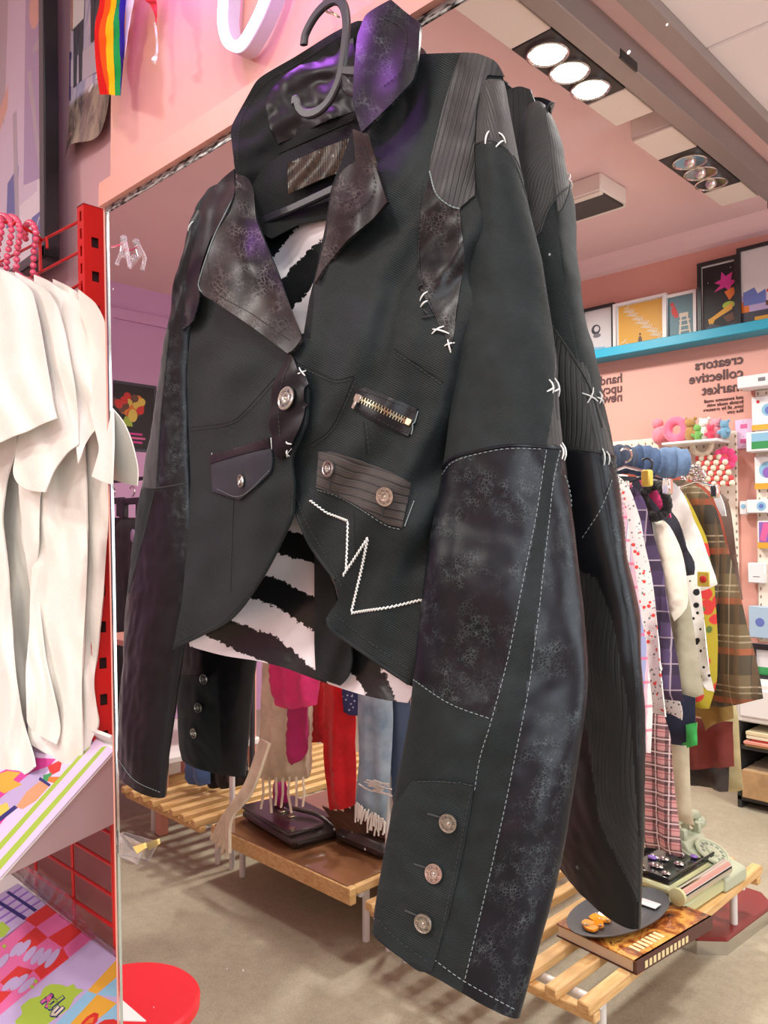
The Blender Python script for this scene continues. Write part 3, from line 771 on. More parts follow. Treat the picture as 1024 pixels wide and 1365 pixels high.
colR = sheet('collar', [(487,19),(504,8),(521,-1),(541,16),(560,31),(558,70),(552,106),(520,140),(482,176),(475,155),(470,134),(472,90),(476,47)],
       [(487,19,.510),(521,-1,.512),(560,31,.505),(552,106,.484),(482,176,.476),(470,134,.486),(476,47,.504),(515,90,.488)],
       m_leath, jk, 4, .003, PD, W(.0014, (30, 60, .2, 1), nz=((34, .7, 12),)))
lapR = sheet('lapel', [(470,172),(487,178),(500,220),(516,269),(498,291),(464,319),(430,360),(419,378),(428,340),(434,318),(440,270),(444,248),(458,225),(474,215)],
       [(470,172,.486),(487,178,.476),(516,269,.460),(498,291,.460),(464,319,.464),(419,378,.470),(444,248,.492),(434,318,.482),(465,235,.484),(470,280,.468)],
       m_leathb, jk, 4, .0028, PD, W(.0022, (8, 44, .6, 1), nz=((34, .6, 13),)))
sheet('lapel_facing', [(470,172),(482,178),(478,215),(462,240),(452,270),(447,310),(430,352),(419,378),(414,452),(404,450),(412,400),(424,350),(434,300),(441,252),(455,215)],
       [(470,172,.500),(478,215,.498),(447,310,.484),(419,378,.476),(404,450,.466),(441,252,.502)], m_twill2, jk, 4, .002)
bCol = bvh_of([colR]); bLL = bvh_of([lapL]); bLR = bvh_of([lapR])
stitch('stitching', [[(508,22),(540,42),(538,75),(534,97),(510,118)]], bCol, m_thread, colR)
stitch('stitching', [[(276,330),(285,385),(335,418),(388,455)]], bLL, m_thread, lapL)
stitch('stitching', [[(486,195),(500,252),(470,290)]], bLR, m_thread, lapR)
ridge('edge_piping', [[(312,262),(287,312),(265,377),(269,389)]], bLL, m_grey, lapL, r=.0005, lift=.0004)
# ---- button placket
plk = conform('button_placket', [(388,469),(398,486),(409,510),(410,540),(404,572),(390,600),(376,614),(366,592),(362,560),(365,528),(374,498)], bvh_of([FL, FR]), m_satin, jk, .003, 4, pillow=.001, wr=lambda v: .0011*math.sin(v[1]/7+v[0]/9))
bP = bvh_of([plk])
button(384, 532, bP, .0112, plk, lift=.001)
stitch('stitching', [[(388,480),(378,505),(372,545),(374,585)]], bP, m_thread, plk)
threads('cross_stitch', [((399,490),(407,501)), ((397,498),(408,494)), ((382,589),(389,592)), ((383,609),(389,598)), ((383,600),(386,608))], bvh_of([FL, FR, plk]), m_white, plk)
# ---- left pocket flap
flap = conform('pocket_flap', [(284,618),(300,613),(325,606),(350,600),(364,597),(366,612),(364,629),(345,648),(322,666),(303,661),(286,655)], bFL, m_slatef, jk, .0025, 4, pillow=.0014)
tag(flap, 'pointed pocket flap with a nickel button')
conform('flap_binding', [(283,607),(310,600),(340,592),(361,584),(364,597),(350,600),(325,606),(300,613),(284,618)], bFL, m_leathb, flap, .0035, 3)
bF1 = bvh_of([flap]); button(324, 641, bF1, .0068, flap, lift=.0008)
stitch('stitching', [[(290,652),(322,661),(360,627)]], bF1, m_grey, flap, r=.0003)
ridge('buttonhole', [[(324,620),(324,632)]], bF1, m_thread, flap, r=.001)
stitch('bar_tack', [[(284,604),(285,627)], [(363,584),(364,600)]], bFL, m_white, flap, dash=.0012, gap=.0004, r=.0005, lift=.0012)
# ---- zip pocket
zp = conform('zip_pocket', [(474,521),(482,516),(500,521),(530,534),(558,545),(552,570),(546,583),(520,571),(495,559),(472,545)], bFR, m_satin, jk, .002, 4, pillow=.0008)
bZ = bvh_of([zp]); zb_ = MB()
zl = line_on([(482,533),(545,563)], bZ, False, 2.0, .0006)
for i, (p, n) in enumerate(zl[::1]):
    tdir = (zl[min(i+1, len(zl)-1)][0]-zl[max(i-1, 0)][0]).normalized(); Mz = frame(p, tdir, n.cross(tdir))
    off = .0011 if i % 2 else -.0011
    zb_.box((-.00035, off-.0019, 0), (.00035, off+.0019, .0012), 0, Mz)
zt_ = zb_.build('zipper_teeth', m_brass, zp, smooth=False)
p, n = cast(bZ, 478, 531); tdir = (zl[-1][0]-zl[0][0]).normalized(); Mz = frame(p+n*.0006, tdir, n.cross(tdir))
MB().rbox(Vector((-.003, -.0035, 0)), Vector((.004, .0035, .0026)), .0008, 0, Mz).rbox(Vector((-.0015, -.010, .001)), Vector((.0015, -.002, .0028)), .0006, 0, Mz).build('zip_pull', m_metal, zp)
p, n = cast(bZ, 543, 562); Mz = frame(p+n*.0004, tdir, n.cross(tdir))
MB().rbox(Vector((-.001, -.003, 0)), Vector((.0045, .003, .0022)), .0006, 0, Mz).build('zip_stop', m_brass, zp)
stitch('stitching', [[(480,520),(530,538),(554,549)], [(476,543),(520,567),(544,577)]], bZ, m_thread, zp, r=.0003)
stitch('bar_tack', [[(556,548),(547,579)]], bZ, m_grey, zp, dash=.0012, gap=.0004, r=.0006)
# ---- ribbed patch pocket
rp = conform('patch_pocket', [(427,602),(445,603),(480,613),(520,629),(546,643),(543,672),(537,703),(515,697),(480,675),(450,658),(424,650)], bFR, m_ribb, jk, .002, 4, pillow=.0008, wr=lambda v: .0006*smn(v[0], v[1], 10, 2))
tag(rp, 'brown ribbed patch pocket with two nickel buttons')
bR = bvh_of([rp]); button(440, 625, bR, .0074, rp, lift=.0008); button(515, 662, bR, .0080, rp, lift=.0008)
ridge('buttonhole', [[(441,638),(440,652)], [(512,675),(510,688)]], bR, m_thread, rp, r=.0009)
stitch('bar_tack', [[(552,668),(540,702)]], bFR, m_grey, rp, dash=.0012, gap=.0004, r=.0006)
stitch('stitching', [[(424,653),(450,661),(480,678),(515,700),(537,706)]], bFR, m_grey, rp, r=.00035)
# ---- seams on the fronts
ridge('seam', [[(253,570),(306,562),(329,545),(367,503)], [(312,660),(310,720),(308,790)], [(236,835),(243,850)]], bFL, m_twill2, FL, r=.0007, lift=-.0002)
stitch('stitching', [[(255,574),(306,566),(332,548),(369,508)], [(310,562),(312,592)], [(312,668),(309,730),(307,790)], [(244,832),(258,847),(299,827),(340,781),(360,747),(382,700),(388,655)], [(234,858),(264,843)]], bFL, m_thread, FL)
ridge('hem_band', [[(232,862),(264,847),(311,820),(349,768),(374,720),(389,688)]], bFL, m_twill, FL, r=.0022, lift=-.0009)
ridge('seam', [[(392,481),(430,499),(449,506),(472,501)], [(472,503),(443,568),(413,592),(388,612)], [(525,465),(560,488),(592,510)], [(472,680),(474,740)], [(485,562),(489,606)]], bFR, m_twill2, FR, r=.0007, lift=-.0002)
stitch('stitching', [[(394,485),(430,503),(449,510),(472,505)], [(474,507),(446,570),(416,595)], [(527,469),(560,492),(590,513)], [(489,562),(493,606)], [(391,650),(411,700),(442,752),(458,785)], [(447,819),(499,860),(546,893)], [(560,310),(558,345),(560,372)], [(564,240),(559,280)]], bFR, m_thread, FR)
ridge('hem_band', [[(436,824),(444,840),(493,875),(546,911)], [(387,662),(411,722),(447,773)]], bFR, m_twill, FR, r=.0022, lift=-.0009)
stitch('star_stitching', [[(414,667),(436,683),(465,695)], [(465,695),(464,730),(462,764)], [(458,767),(474,742),(491,716)], [(491,716),(481,765),(469,817)], [(469,817),(510,811),(566,799)]], bFR, m_white, FR, dash=.0034, gap=.0002, r=.0009, curve=False, slant=.0008)
stitch('stitching', [[(573,229),(582,259),(599,274),(613,279)]], bRy, m_grey, rib_y, r=.0007, gap=.0006, dash=.003)
stitch('stitching', [[(559,300),(560,360),(575,405),(598,450)], [(610,285),(612,360)]], bRy, m_thread, strip)
threads('cross_stitch', [((560,401),(570,389)), ((561,409),(570,401)), ((576,445),(592,435)), ((577,439),(599,445)), ((593,461),(606,457)), ((597,453),(601,470))], bRy, m_white, strip)
threads('black_stitch', [((558,386),(565,379)), ((565,412),(573,424)), ((563,424),(579,420))], bRy, m_thread, strip)
# ---- sleeve details
ridge('seam', [[(588,627),(603,611),(643,600),(682,594),(728,596),(752,598)]], bSR, m_leath, SR, r=.0014, lift=0)
stitch('stitching', [[(590,633),(605,616),(643,604),(682,598),(726,599)], [(552,906),(600,938),(656,959)], [(728,600),(714,690),(698,770),(679,870),(656,958),(640,1010),(632,1060)],
    [(746,600),(737,643),(730,710),(709,888),(688,1001),(665,1114),(620,1306)], [(497,1222),(530,1252),(560,1280)], [(578,1278),(620,1308),(686,1345)]], bSR, m_grey, SR, r=.00034)
ridge('seam', [[(634,192),(648,188),(662,190),(678,202),(690,226),(704,268)]], bSR, m_thread, SR, r=.0009)
threads('cross_stitch', [((647,192),(652,175)), ((661,196),(671,188)), ((665,177),(674,191)), ((732,506),(737,524)), ((729,522),(738,516)), ((747,593),(749,612))], bSR, m_white, SR)
threads('cross_stitch', [((776,524),(797,535)), ((783,537),(791,517)), ((758,237),(763,249)), ((764,239),(757,247)), ((803,598),(805,620))], bSR, m_white, SR, True)
ridge('seam', [[(753,597),(785,601),(812,606)], [(763,245),(746,259),(730,280),(720,309)], [(740,440),(765,478),(788,520),(803,570)]], bSR, m_thread, SR, True, r=.0009)
stitch('stitching', [[(815,640),(800,680),(775,720)]], bSR, m_grey, SR, True, r=.0005)
cpk = conform('cuff_placket', [(551,1041),(590,1040),(632,1046),(628,1080),(615,1150),(600,1215),(584,1270),(576,1294),(560,1296),(530,1272),(500,1245),(503,1210),(516,1130),(526,1075)], bSR, m_twill, SR, .0014, 5, pillow=.0006, wr=lambda v: .0008*smn(v[0], v[1], 20, 3))
bC = bvh_of([cpk])
for q in ((599,1096), (580,1164), (566,1229)): button(*q, bC, .0072, SR, lift=.001)
ridge('buttonhole', [[(570,1085),(588,1090)], [(552,1152),(570,1158)], [(540,1214),(557,1221)]], bC, m_thread, cpk, r=.0010)
stitch('stitching', [[(558,1042),(590,1042),(630,1047)], [(627,1060),(607,1160),(582,1270)], [(505,1226),(530,1252),(572,1283)]], bC, m_thread, cpk)
stitch('stitching', [[(158,1012),(180,1040),(216,1057)]], bSL, m_grey, SL, r=.0004)
ridge('seam', [[(190,650),(208,651),(250,644)], [(206,655),(190,720),(172,790)], [(226,440),(214,560),(208,650)]], bSL, m_thread, SL, r=.0009)
for q in ((273,905), (266,943), (260,977)): button(*q, bSL, .0070, SL, True, lift=.001)
threads('cross_stitch', [((251,308),(258,295)), ((250,301),(260,303))], bvh_of([SL, sh_l]), m_white, SL)
# ================================================================== hanger and hook
hg = thing('clothes_hanger', 'charcoal plastic hanger with a curled hook inside the black jacket collar', 'hanger', PD(458, 100, .512))
YH = .512
def flatbar(path, wd, th, Y):
    """bar of flattened section lying in the hanger's plane"""
    mb = MB(); P = [PD(q[0], q[1], (q[2] if len(q) > 2 else Y)) for q in catmull(path, 7)]; n = len(P); R = []
    for i in range(n):
        tg = (P[min(i+1, n-1)]-P[max(i-1, 0)]).normalized(); s = tg.cross(Vector((0, 1, 0))).normalized(); q = s.cross(tg)
        R.append([P[i]+s*wd*ca+q*th*sa for ca, sa in ((1,.5),(.7,1),(-.7,1),(-1,.5),(-1,-.5),(-.7,-1),(.7,-1),(1,-.5))])
    v = [p for r in R for p in r]; F = [(i*8+k, i*8+(k+1) % 8, (i+1)*8+(k+1) % 8, (i+1)*8+k) for i in range(n-1) for k in range(8)]
    F += [tuple(range(8))[::-1], tuple((n-1)*8+k for k in range(8))]
    mb.add(v, F); 
    return mb
hb = flatbar([(405,60),(408,44),(420,22),(434,7),(448,0),(458,8),(462,30),(460,60),(456,90),(452,108),(440,133),(425,148),(410,152),(400,145),(396,134),(391,135)], .0048, .0026, YH)
hb.build('hook', m_plastic, hg)
flatbar([(455,94),(468,95),(485,96)], .0045, .0024, YH).build('hook_branch', m_plastic, hg)
flatbar([(347,297,.520),(395,276,.522),(440,255,.524),(500,228,.526),(560,200,.526)], .0046, .003, .52).build('crossbar', m_plastic, hg)
flatbar([(456,100,.513),(470,120,.517),(520,120,.522),(575,108,.524),(630,112,.522)], .006, .003, .52).build('arm', m_plastic, hg)
hk = MB(); hk.tube([PD(430,-30,.55), PD(430,-8,.53), PD(431,6,.518), PD(436,16,.511), PD(446,19,.509), PD(452,23,.512), PD(444,17,.520), PD(432,8,.527), PD(430,-12,.55), PD(430,-32,.58)], .0011, 8)
tag(hk.build('wall_hook', m_brass), 'thin gold wire loop holding the hanger above the mirror', 'hook')
# ================================================================== left of the mirror: posters, flag, neon, red rack, white shirts
m_red = mat('red powder coated steel', srgb(205, 22, 16), .38, 0, coat=.3)
m_slot = mat('dark slot', (.03, .008, .008), .8)
m_blackf = mat('black frame lacquer', (.016, .015, .018), .35)
m_greyf = mat('dark grey frame face', (.10, .10, .115), .3)
def flat_mats(cols, rough=.5, coat=0):
    return {k: mat('ink '+k, tuple(x*.78 for x in srgb(*v)[:3])+(1,), rough, coat=coat) for k, v in cols.items()}
INK = flat_mats(dict(white=(238,236,236), lilac=(200,180,225), purple=(150,110,200), blue=(110,130,205), navy=(40,42,120), red=(225,50,45), orange=(240,130,50), peach=(235,165,120), yellow=(238,210,90), lime=(175,205,70), green=(60,160,90), pink=(235,110,170), magenta=(225,60,160), black=(22,20,24), grey=(130,130,138), brown=(110,70,50), skin=(190,140,120), teal=(110,150,160), sky=(150,205,235), cream=(240,228,205), slate=(70,72,84), gold=(240,180,60)))
def art(name, M, shapes, parent, t=.0012, gap=.00025):
    """printed sheet: shapes are (ink, polygon in metres or ('c',u,v,r)), laid one over another"""
    inks = []; mb = MB()
    for i, (ink, poly) in enumerate(shapes):
        if ink not in inks: inks.append(ink)
        if poly[0] == 'c': poly = [(poly[1]+poly[3]*math.cos(a*math.pi/9), poly[2]+poly[3]*(poly[4] if len(poly) > 4 else 1)*math.sin(a*math.pi/9)) for a in range(18)]
        if i == 0: mb.prism(poly, M, t, inks.index(ink))
        else: mb.prism(poly, M @ Matrix.Translation((0, 0, t-gap*.2)), gap*(1+.35*i) if i < 12 else gap*(5+.05*i), inks.index(ink))
    return mb.build(name, [INK[k] for k in inks], parent, smooth=False)
def rect(a, b, c, d): return [(a, b), (c, b), (c, d), (a, d)]
# ---- big framed poster on the recess wall
YP = D+RECY-.035
def wallM(px, py, Y, rz=0):               # frame on a wall facing the camera side: u = +x, v = up, normal = -y
    return frame(PD(px, py, Y), (1, 0, 0), (0, 0, 1)) @ Matrix.Rotation(rz, 4, 'Z')
fp = thing('framed_poster', 'large poster in a deep black frame on the wall left of the mirror', 'picture', PD(30, 340, YP))
Mf = wallM(80, 346, YP, math.radians(2.2))
Wf, Hf, bf = .75, 1.00, .028
fmb = MB()
for lo, hi in (((-Wf, 0, 0), (0, bf, .032)), ((-Wf, Hf-bf, 0), (0, Hf, .032)), ((-bf, 0, 0), (0, Hf, .032)), ((-Wf, 0, 0), (-Wf+bf, Hf, .032))):
    fmb.rbox(Vector(lo), Vector(hi), .002, 0, Mf)
fmb.build('frame', m_blackf, fp)
flp = MB()
for lo, hi in (((-Wf+.003, .003, .032), (-.003, bf-.003, .0335)), ((-bf+.003, .003, .032), (-.003, Hf-.003, .0335))): flp.box(lo, hi, 0, Mf)
flp.build('frame_face', m_greyf, fp)
INK['palelilac'] = mat('ink pale lilac', srgb(240, 232, 244), .4); INK['fog'] = mat('ink fog grey', srgb(188, 180, 196), .4); INK['mist'] = mat('ink mist lilac', srgb(226, 212, 236), .4); INK['palepeach'] = mat('ink pale peach', srgb(232, 180, 165), .4)  # inks paled to carry the glare washing over the framed poster
a = []; Mi = Mf @ Matrix.Translation((-Wf+bf, bf, .008)); w_, h_ = Wf-2*bf, Hf-2*bf
a.append(('palelilac', rect(0, 0, w_, h_)))
a += [('mist', rect(0, .16, w_-.07, h_)), ('mist', [(w_-.30, .30), (w_-.20, .28), (w_-.16, h_), (w_-.34, h_)]), ('lilac', [(w_-.15, .2), (w_-.04, .18), (w_-.03, h_), (w_-.12, h_)]),
      ('fog', [(w_-.34, .46), (w_-.27, .40), (w_-.22, h_), (w_-.40, h_)]), ('palepeach', [(w_-.33, .37), (w_-.25, .43), (w_-.24, .49), (w_-.33, .43)]),
      ('palepeach', ('c', w_-.075, .60, .035, 1.5)), ('blue', [(w_-.26, .13), (w_-.19, .12), (w_-.18, .26), (w_-.25, .24)]), ('fog', [(w_-.20, .08), (w_-.175, .08), (w_-.19, .40), (w_-.215, .40)]),
      ('fog', [(w_-.05, .17), (w_-.035, .17), (w_-.10, .46), (w_-.125, .46)]), ('fog', ('c', w_-.045, .50, .045, .3)),
      ('blue', rect(w_-.10, .015, w_-.012, .105)), ('white', ('c', w_-.05, .07, .025)), ('blue', ('c', w_-.05, .07, .018)), ('white', rect(w_-.085, .03, w_-.03, .04)), ('peach', rect(w_-.028, .04, w_-.016, .05))]
art('print', Mi, a, fp)
g_ = MB().box((-Wf+bf, bf, .016), (-bf, Hf-bf, .018), 0, Mf)
m_glass = thin('picture glass', (1, 1, 1), .04, .02)
g_.build('glass', m_glass, fp, smooth=False)
# ---- unframed curling poster
pp = thing('poster', 'glossy photo poster with a curled dark bottom edge beside the large black frame', 'poster', PD(120, 200, YP+.02))
Mp_ = wallM(95, 213, YP+.025)
t = NT('glossy printed paper'); 
pmb = MB(); w_, h_ = PD(152, 178, YP+.025).x-PD(95, 213, YP+.025).x, .62; nx, ny = 14, 30; vv = []; ff = []
for j in range(ny+1):
    for i in range(nx+1):
        u, v = i/nx, j/ny; z = .004+.022*math.exp(-v*9)*(.3+.7*math.sin(u*3.6+.5)**2)
        vv.append(Mp_ @ Vector((u*w_, v*h_+.006*math.sin(u*7)*math.exp(-v*8), z)))
ff = [(j*(nx+1)+i, j*(nx+1)+i+1, (j+1)*(nx+1)+i+1, (j+1)*(nx+1)+i) for j in range(ny) for i in range(nx)]
c = t.coord('UV'); s_ = t.sep(c)
n = t.noise(c, 5, 4, .6, .8)
t.set(Base_Color=t.mix(t.ramp(s_[1], [(.18, 0.), (.20, 1.)]), t.ramp(n, [(.4, srgb(96, 86, 88)), (.6, srgb(168, 156, 140))]), t.ramp(n, [(.32, srgb(140, 150, 200)), (.5, srgb(205, 198, 215)), (.7, srgb(180, 182, 215))])), Roughness=.18, Coat_Weight=.6)
shell(pmb, vv, ff, .0006, [((k % (nx+1))/nx, (k//(nx+1))/ny) for k in range(len(vv))])
pmb.build('sheet', t.mat, pp, sharp=80)
fig = []
def person_print(u, v, s, top, leg, skin='skin'):
    fig.extend([(leg, [(u-.016*s, v-.10*s), (u-.004*s, v-.10*s), (u, v), (u+.004*s, v-.10*s), (u+.016*s, v-.10*s), (u+.018*s, v+.01*s), (u-.018*s, v+.01*s)]),
        (top, [(u-.02*s, v), (u+.02*s, v), (u+.024*s, v+.06*s), (u+.008*s, v+.075*s), (u-.008*s, v+.075*s), (u-.024*s, v+.06*s)]), (skin, ('c', u, v+.09*s, .013*s, 1.2)),
        (skin, [(u-.026*s, v+.0*s), (u-.02*s, v), (u-.02*s, v+.055*s), (u-.028*s, v+.055*s)]), ('brown', ('c', u, v+.102*s, .012*s, .6))])
person_print(w_*.22, .285, 1.35, 'white', 'slate'); person_print(w_*.62, .335, 1.2, 'white', 'slate')
fig.insert(0, ('fog', [(0.002, .16), (w_-.002, .13), (w_-.002, .2), (.002, .22)])); fig.insert(1, ('navy', rect(.002, .13, .008, .24)))
fig += [('white', [(w_*.15+q*w_*.17, .075+q*.016), (w_*.26+q*w_*.17, .083+q*.016), (w_*.26+q*w_*.17, .092+q*.016), (w_*.15+q*w_*.17, .083+q*.016)]) for q in range(4)]
art('printed_figures', Mp_ @ Matrix.Translation((0, 0, .0062)), fig, pp, t=.0003, gap=.00012)
# ---- rainbow flag
flag_t = thing('rainbow_flag', 'hanging rainbow striped flag with a frayed white hem above the mirror corner', 'flag', PD(145, 128, D-.03))
cols = ['red', 'orange', 'yellow', 'green', 'navy', 'purple']
fc = [mat('flag '+k, srgb(*v), .8, spec=.15) for k, v in dict(red=(220,14,14), orange=(245,88,0), yellow=(240,175,5), green=(25,135,55), blue=(45,40,130), purple=(110,55,140), white=(240,225,230), rose=(235,60,80)).items()]
def ribbon(stripes, Ys, name, parent, m):
    """stripes: list of edge polylines (px) from left to right; Ys depth per edge"""
    mb = MB(); E_ = [catmull(e, 8) for e in stripes]
    n = min(len(e) for e in E_)
    for k in range(len(E_)-1):
        vv = []; 
        for j in range(n):
            for u in range(5):
                q = E_[k][j]*(1-u/4)+E_[k+1][j]*(u/4); Y = Ys[k]*(1-u/4)+Ys[k+1]*(u/4)
                vv.append(PD(q[0], q[1], Y+.0012*math.sin(j*.5+k)))
        ff = [(j*5+u, j*5+u+1, (j+1)*5+u+1, (j+1)*5+u) for j in range(n-1) for u in range(4)]
        nn = (vv[ff[0][1]]-vv[ff[0][0]]).cross(vv[ff[0][2]]-vv[ff[0][0]])
        if nn.dot(CAM-vv[0]) < 0: ff = [f[::-1] for f in ff]
        shell(mb, vv, ff, .0006, [(0, 0)]*len(vv), mi=m[k])
    return mb.build(name, fc, parent, sharp=80)
ribbon([[(136,-60),(133,0),(127,30),(126,55),(128,90),(133,126)], [(142,-60),(140,0),(133,35),(132,60),(137,95),(144,126)], [(150,-60),(147,0),(140,35),(140,60),(141,95),(144.5,126)] if False else [(150,-60),(147,0),(141,35),(141,60),(143,95),(146,126)], [(158,-60),(155,0),(151,30),(151,60),(152,95),(153.5,127)], [(164,-60),(160,0),(159,30),(160,60),(161,95),(161,127)], [(172,-60),(168,0),(166,30),(166,60),(164,90),(161.5,120)]],
       [.545, .538, .530, .532, .538, .552], 'striped_field', flag_t, [0, 1, 2, 3, 4])
ribbon([[(172,-60),(168,0),(168,30),(166,55),(165,74),(164,80)], [(185,-60),(178,0),(174,22),(171,40),(168,60),(166,76)]], [.553, .548], 'white_hem', flag_t, [6])
ribbon([[(198,-60),(192,-6),(200,6),(206,20),(207,28),(207,34)], [(212,-60),(208,-6),(209,6),(209,20),(208.5,28),(207.5,34)]], [.545, .540], 'folded_stripe', flag_t, [7])
ribbon([[(205,30),(207,45),(208,60),(207,72),(202,78),(204,84)], [(207.5,30),(209,45),(210,60),(210,72),(209,78),(207,86)]], [.542, .540], 'frayed_hem', flag_t, [6])
# ---- neon sign
t = NT('neon light'); t.set(Base_Color=(1, .9, 1, 1), Emission_Color=(1, .74, 1, 1), Emission_Strength=2.6); m_neon = t.mat
m_neonb = mat('white silicone neon back', srgb(190, 182, 195), .5)
ns = thing('neon_sign', 'glowing white and violet looped neon sign on the pink wall above the mirror', 'neon sign', PD(330, 70, .57))
loop = [(306,-90),(300,-40),(297,0),(296,30),(301,52),(311,61),(322,58),(336,36),(350,6),(362,-30),(366,-70),(355,-100),(330,-115)]
def neon(off, r, m, name, a=1):
    P = [PD(q[0], q[1], off) for q in catmull(loop, 8, True)]
    return P
P0 = neon(.552, 0, 0, ''); 
mbn = MB(); mbb = MB(); nP = len(P0)
for mb_, y0, y1, wd in ((mbn, -.004, .003, .0062), (mbb, .003, .022, .0064)):
    V_ = []
    for i in range(nP):
        tg = (P0[(i+1) % nP]-P0[i-1]).normalized(); s_ = tg.cross(Vector((0, 1, 0))).normalized()
        V_ += [P0[i]+s_*wd+Vector((0, y0+.002, 0)), P0[i]+s_*wd*.7+Vector((0, y0, 0)), P0[i]-s_*wd*.7+Vector((0, y0, 0)), P0[i]-s_*wd+Vector((0, y0+.002, 0)), P0[i]-s_*wd+Vector((0, y1, 0)), P0[i]+s_*wd+Vector((0, y1, 0))]
    F_ = [(i*6+k, i*6+(k+1) % 6, ((i+1) % nP)*6+(k+1) % 6, ((i+1) % nP)*6+k) for i in range(nP) for k in range(6)]
    mb_.add(V_, F_)
mbn.build('lit_tube', m_neon, ns); mbb.build('backing', m_neonb, ns)
# ---- red display rack
rk = thing('display_rack', 'red steel slotted display rack with hang bars and wire grid left of the mirror', 'rack', PD(128, 1365, .68))
YA = .655
pA, pB = PD(104, 272, YA), PD(112.5, 271, YA); pbx = PD(112.5, 271, YA).x
r138 = ray(139, 280); Yc2 = pbx/(r138.x/r138.y); wd = pbx-pA.x
zt2 = PD(112, 271, YA).z; zlow = PD(150, 1010, .70).z
tilt = (PD(153, 975, Yc2).x-pbx)/(zt2-PD(153, 975, Yc2).z)
up = MB(); Mu = frame((pbx, YA-D, zt2), (1, 0, 0), (0, 0, 1)); sh = Matrix.Identity(4); sh[0][1] = -tilt
Mu = Mu @ sh; dep = Yc2-YA
L_ = zt2-zlow
# front face (slotted), side face (square holes), back
def slotted(u0, u1, v0, v1, sw, s0, sh_, pitch):
    """strips around a row of slots in a plate"""
    cu = (u0+u1)/2; R = [(u0, v0, cu-sw/2, v1), (cu+sw/2, v0, u1, v1)]; v = v1; 
    k = 0
    while True:
        a = v1-s0-k*pitch; b = a-sh_
        if b < v0: R.append((cu-sw/2, v0, cu+sw/2, v)); break
        R.append((cu-sw/2, a, cu+sw/2, v)); v = b; k += 1
    return R
for (a, b, c_, d_) in slotted(-wd, 0, -L_, 0, wd*.30, .012, .020, .034): up.box((a, b, 0), (c_, d_, .002), 0, Mu)
up.box((-wd, -L_, -dep), (-wd+.002, 0, 0), 0, Mu); up.box((-wd, -L_, -dep), (0, 0, -dep+.002), 0, Mu); up.box((-wd, -.002, -dep), (0, 0, .002), 0, Mu)
Ms = Mu @ Matrix.Rotation(math.radians(90), 4, 'Y')
for (a, b, c_, d_) in slotted(0, dep, -L_, 0, dep*.36, .062, .020, .066):
    up.box((a, b, -.002), (c_, d_, 0), 0, Ms)
up.box((-wd*.70, -L_, -dep*.9), (-wd*.3, -.004, -.004), 1, Mu)
up.build('upright', [m_red, m_slot], rk, smooth=False)
YR = .655
def rod(name, pts, r=.0030): MB().tube(pts, r, 10).build(name, m_red, rk)
rod('hang_bar', [PD(104, 293, YR), PDx(-200, 480, -2.2)] if False else [PD(104, 296, YR), PD(57, 320, YR), PD(-160, 432, YR)])
rod('hang_bar', [PD(106, 336, YR), PD(56, 362, YR), PD(-160, 474, YR)])
rod('hang_bar', [PD(110, 377, YR), PD(-160, 530, YR)])
rod('bar_end', [PD(53, 318, YR-.004), PD(54, 362, YR-.004)], .0036)
rod('bar_end', [PD(62, 316, YR-.006), PD(63, 331, YR-.006)], .0028)
hb2 = [PD(52, 322, YR-.004), PD(52, 322, .60), PD(30, 300, .585), PD(-60, 300, .585)]
rod('hook_arm', [PD(54, 318, YR-.004), PD(42, 309, .615), PD(20, 298, .58), PD(-40, 292, .545)], .0034)
# wire grid under the shelf
YG = .690
gm = []
for (x1, y1, x2, y2) in ((40, 1053, 150, 1113), (40, 1088, 152, 1155), (20, 1110, 153, 1196), (0, 1128, 154, 1237)):
    rod('grid_wire', [PD(x1-90, y1-55, YG), PD(x2, y2, YG)], .0034)
for (x1, y1, x2, y2) in ((93, 1040, 101, 1220), (45, 1050, 50, 1195), (3, 1050, 8, 1195)):
    rod('grid_wire', [PD(x1, y1, YG+.003), PD(x2, y2+60, YG+.003)], .0034)
rod('grid_frame', [PD(150.5, 1090, YG-.004), PD(156, 1290, YG-.004)], .0058)
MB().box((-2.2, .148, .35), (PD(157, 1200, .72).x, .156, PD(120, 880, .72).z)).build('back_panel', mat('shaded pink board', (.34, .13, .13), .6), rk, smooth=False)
MB().box((pbx-.10, .118, PD(125, 955, .70).z-.03), (pbx+.01, .122, PD(125, 945, .70).z)).build('cross_plate', m_red, rk, smooth=False)
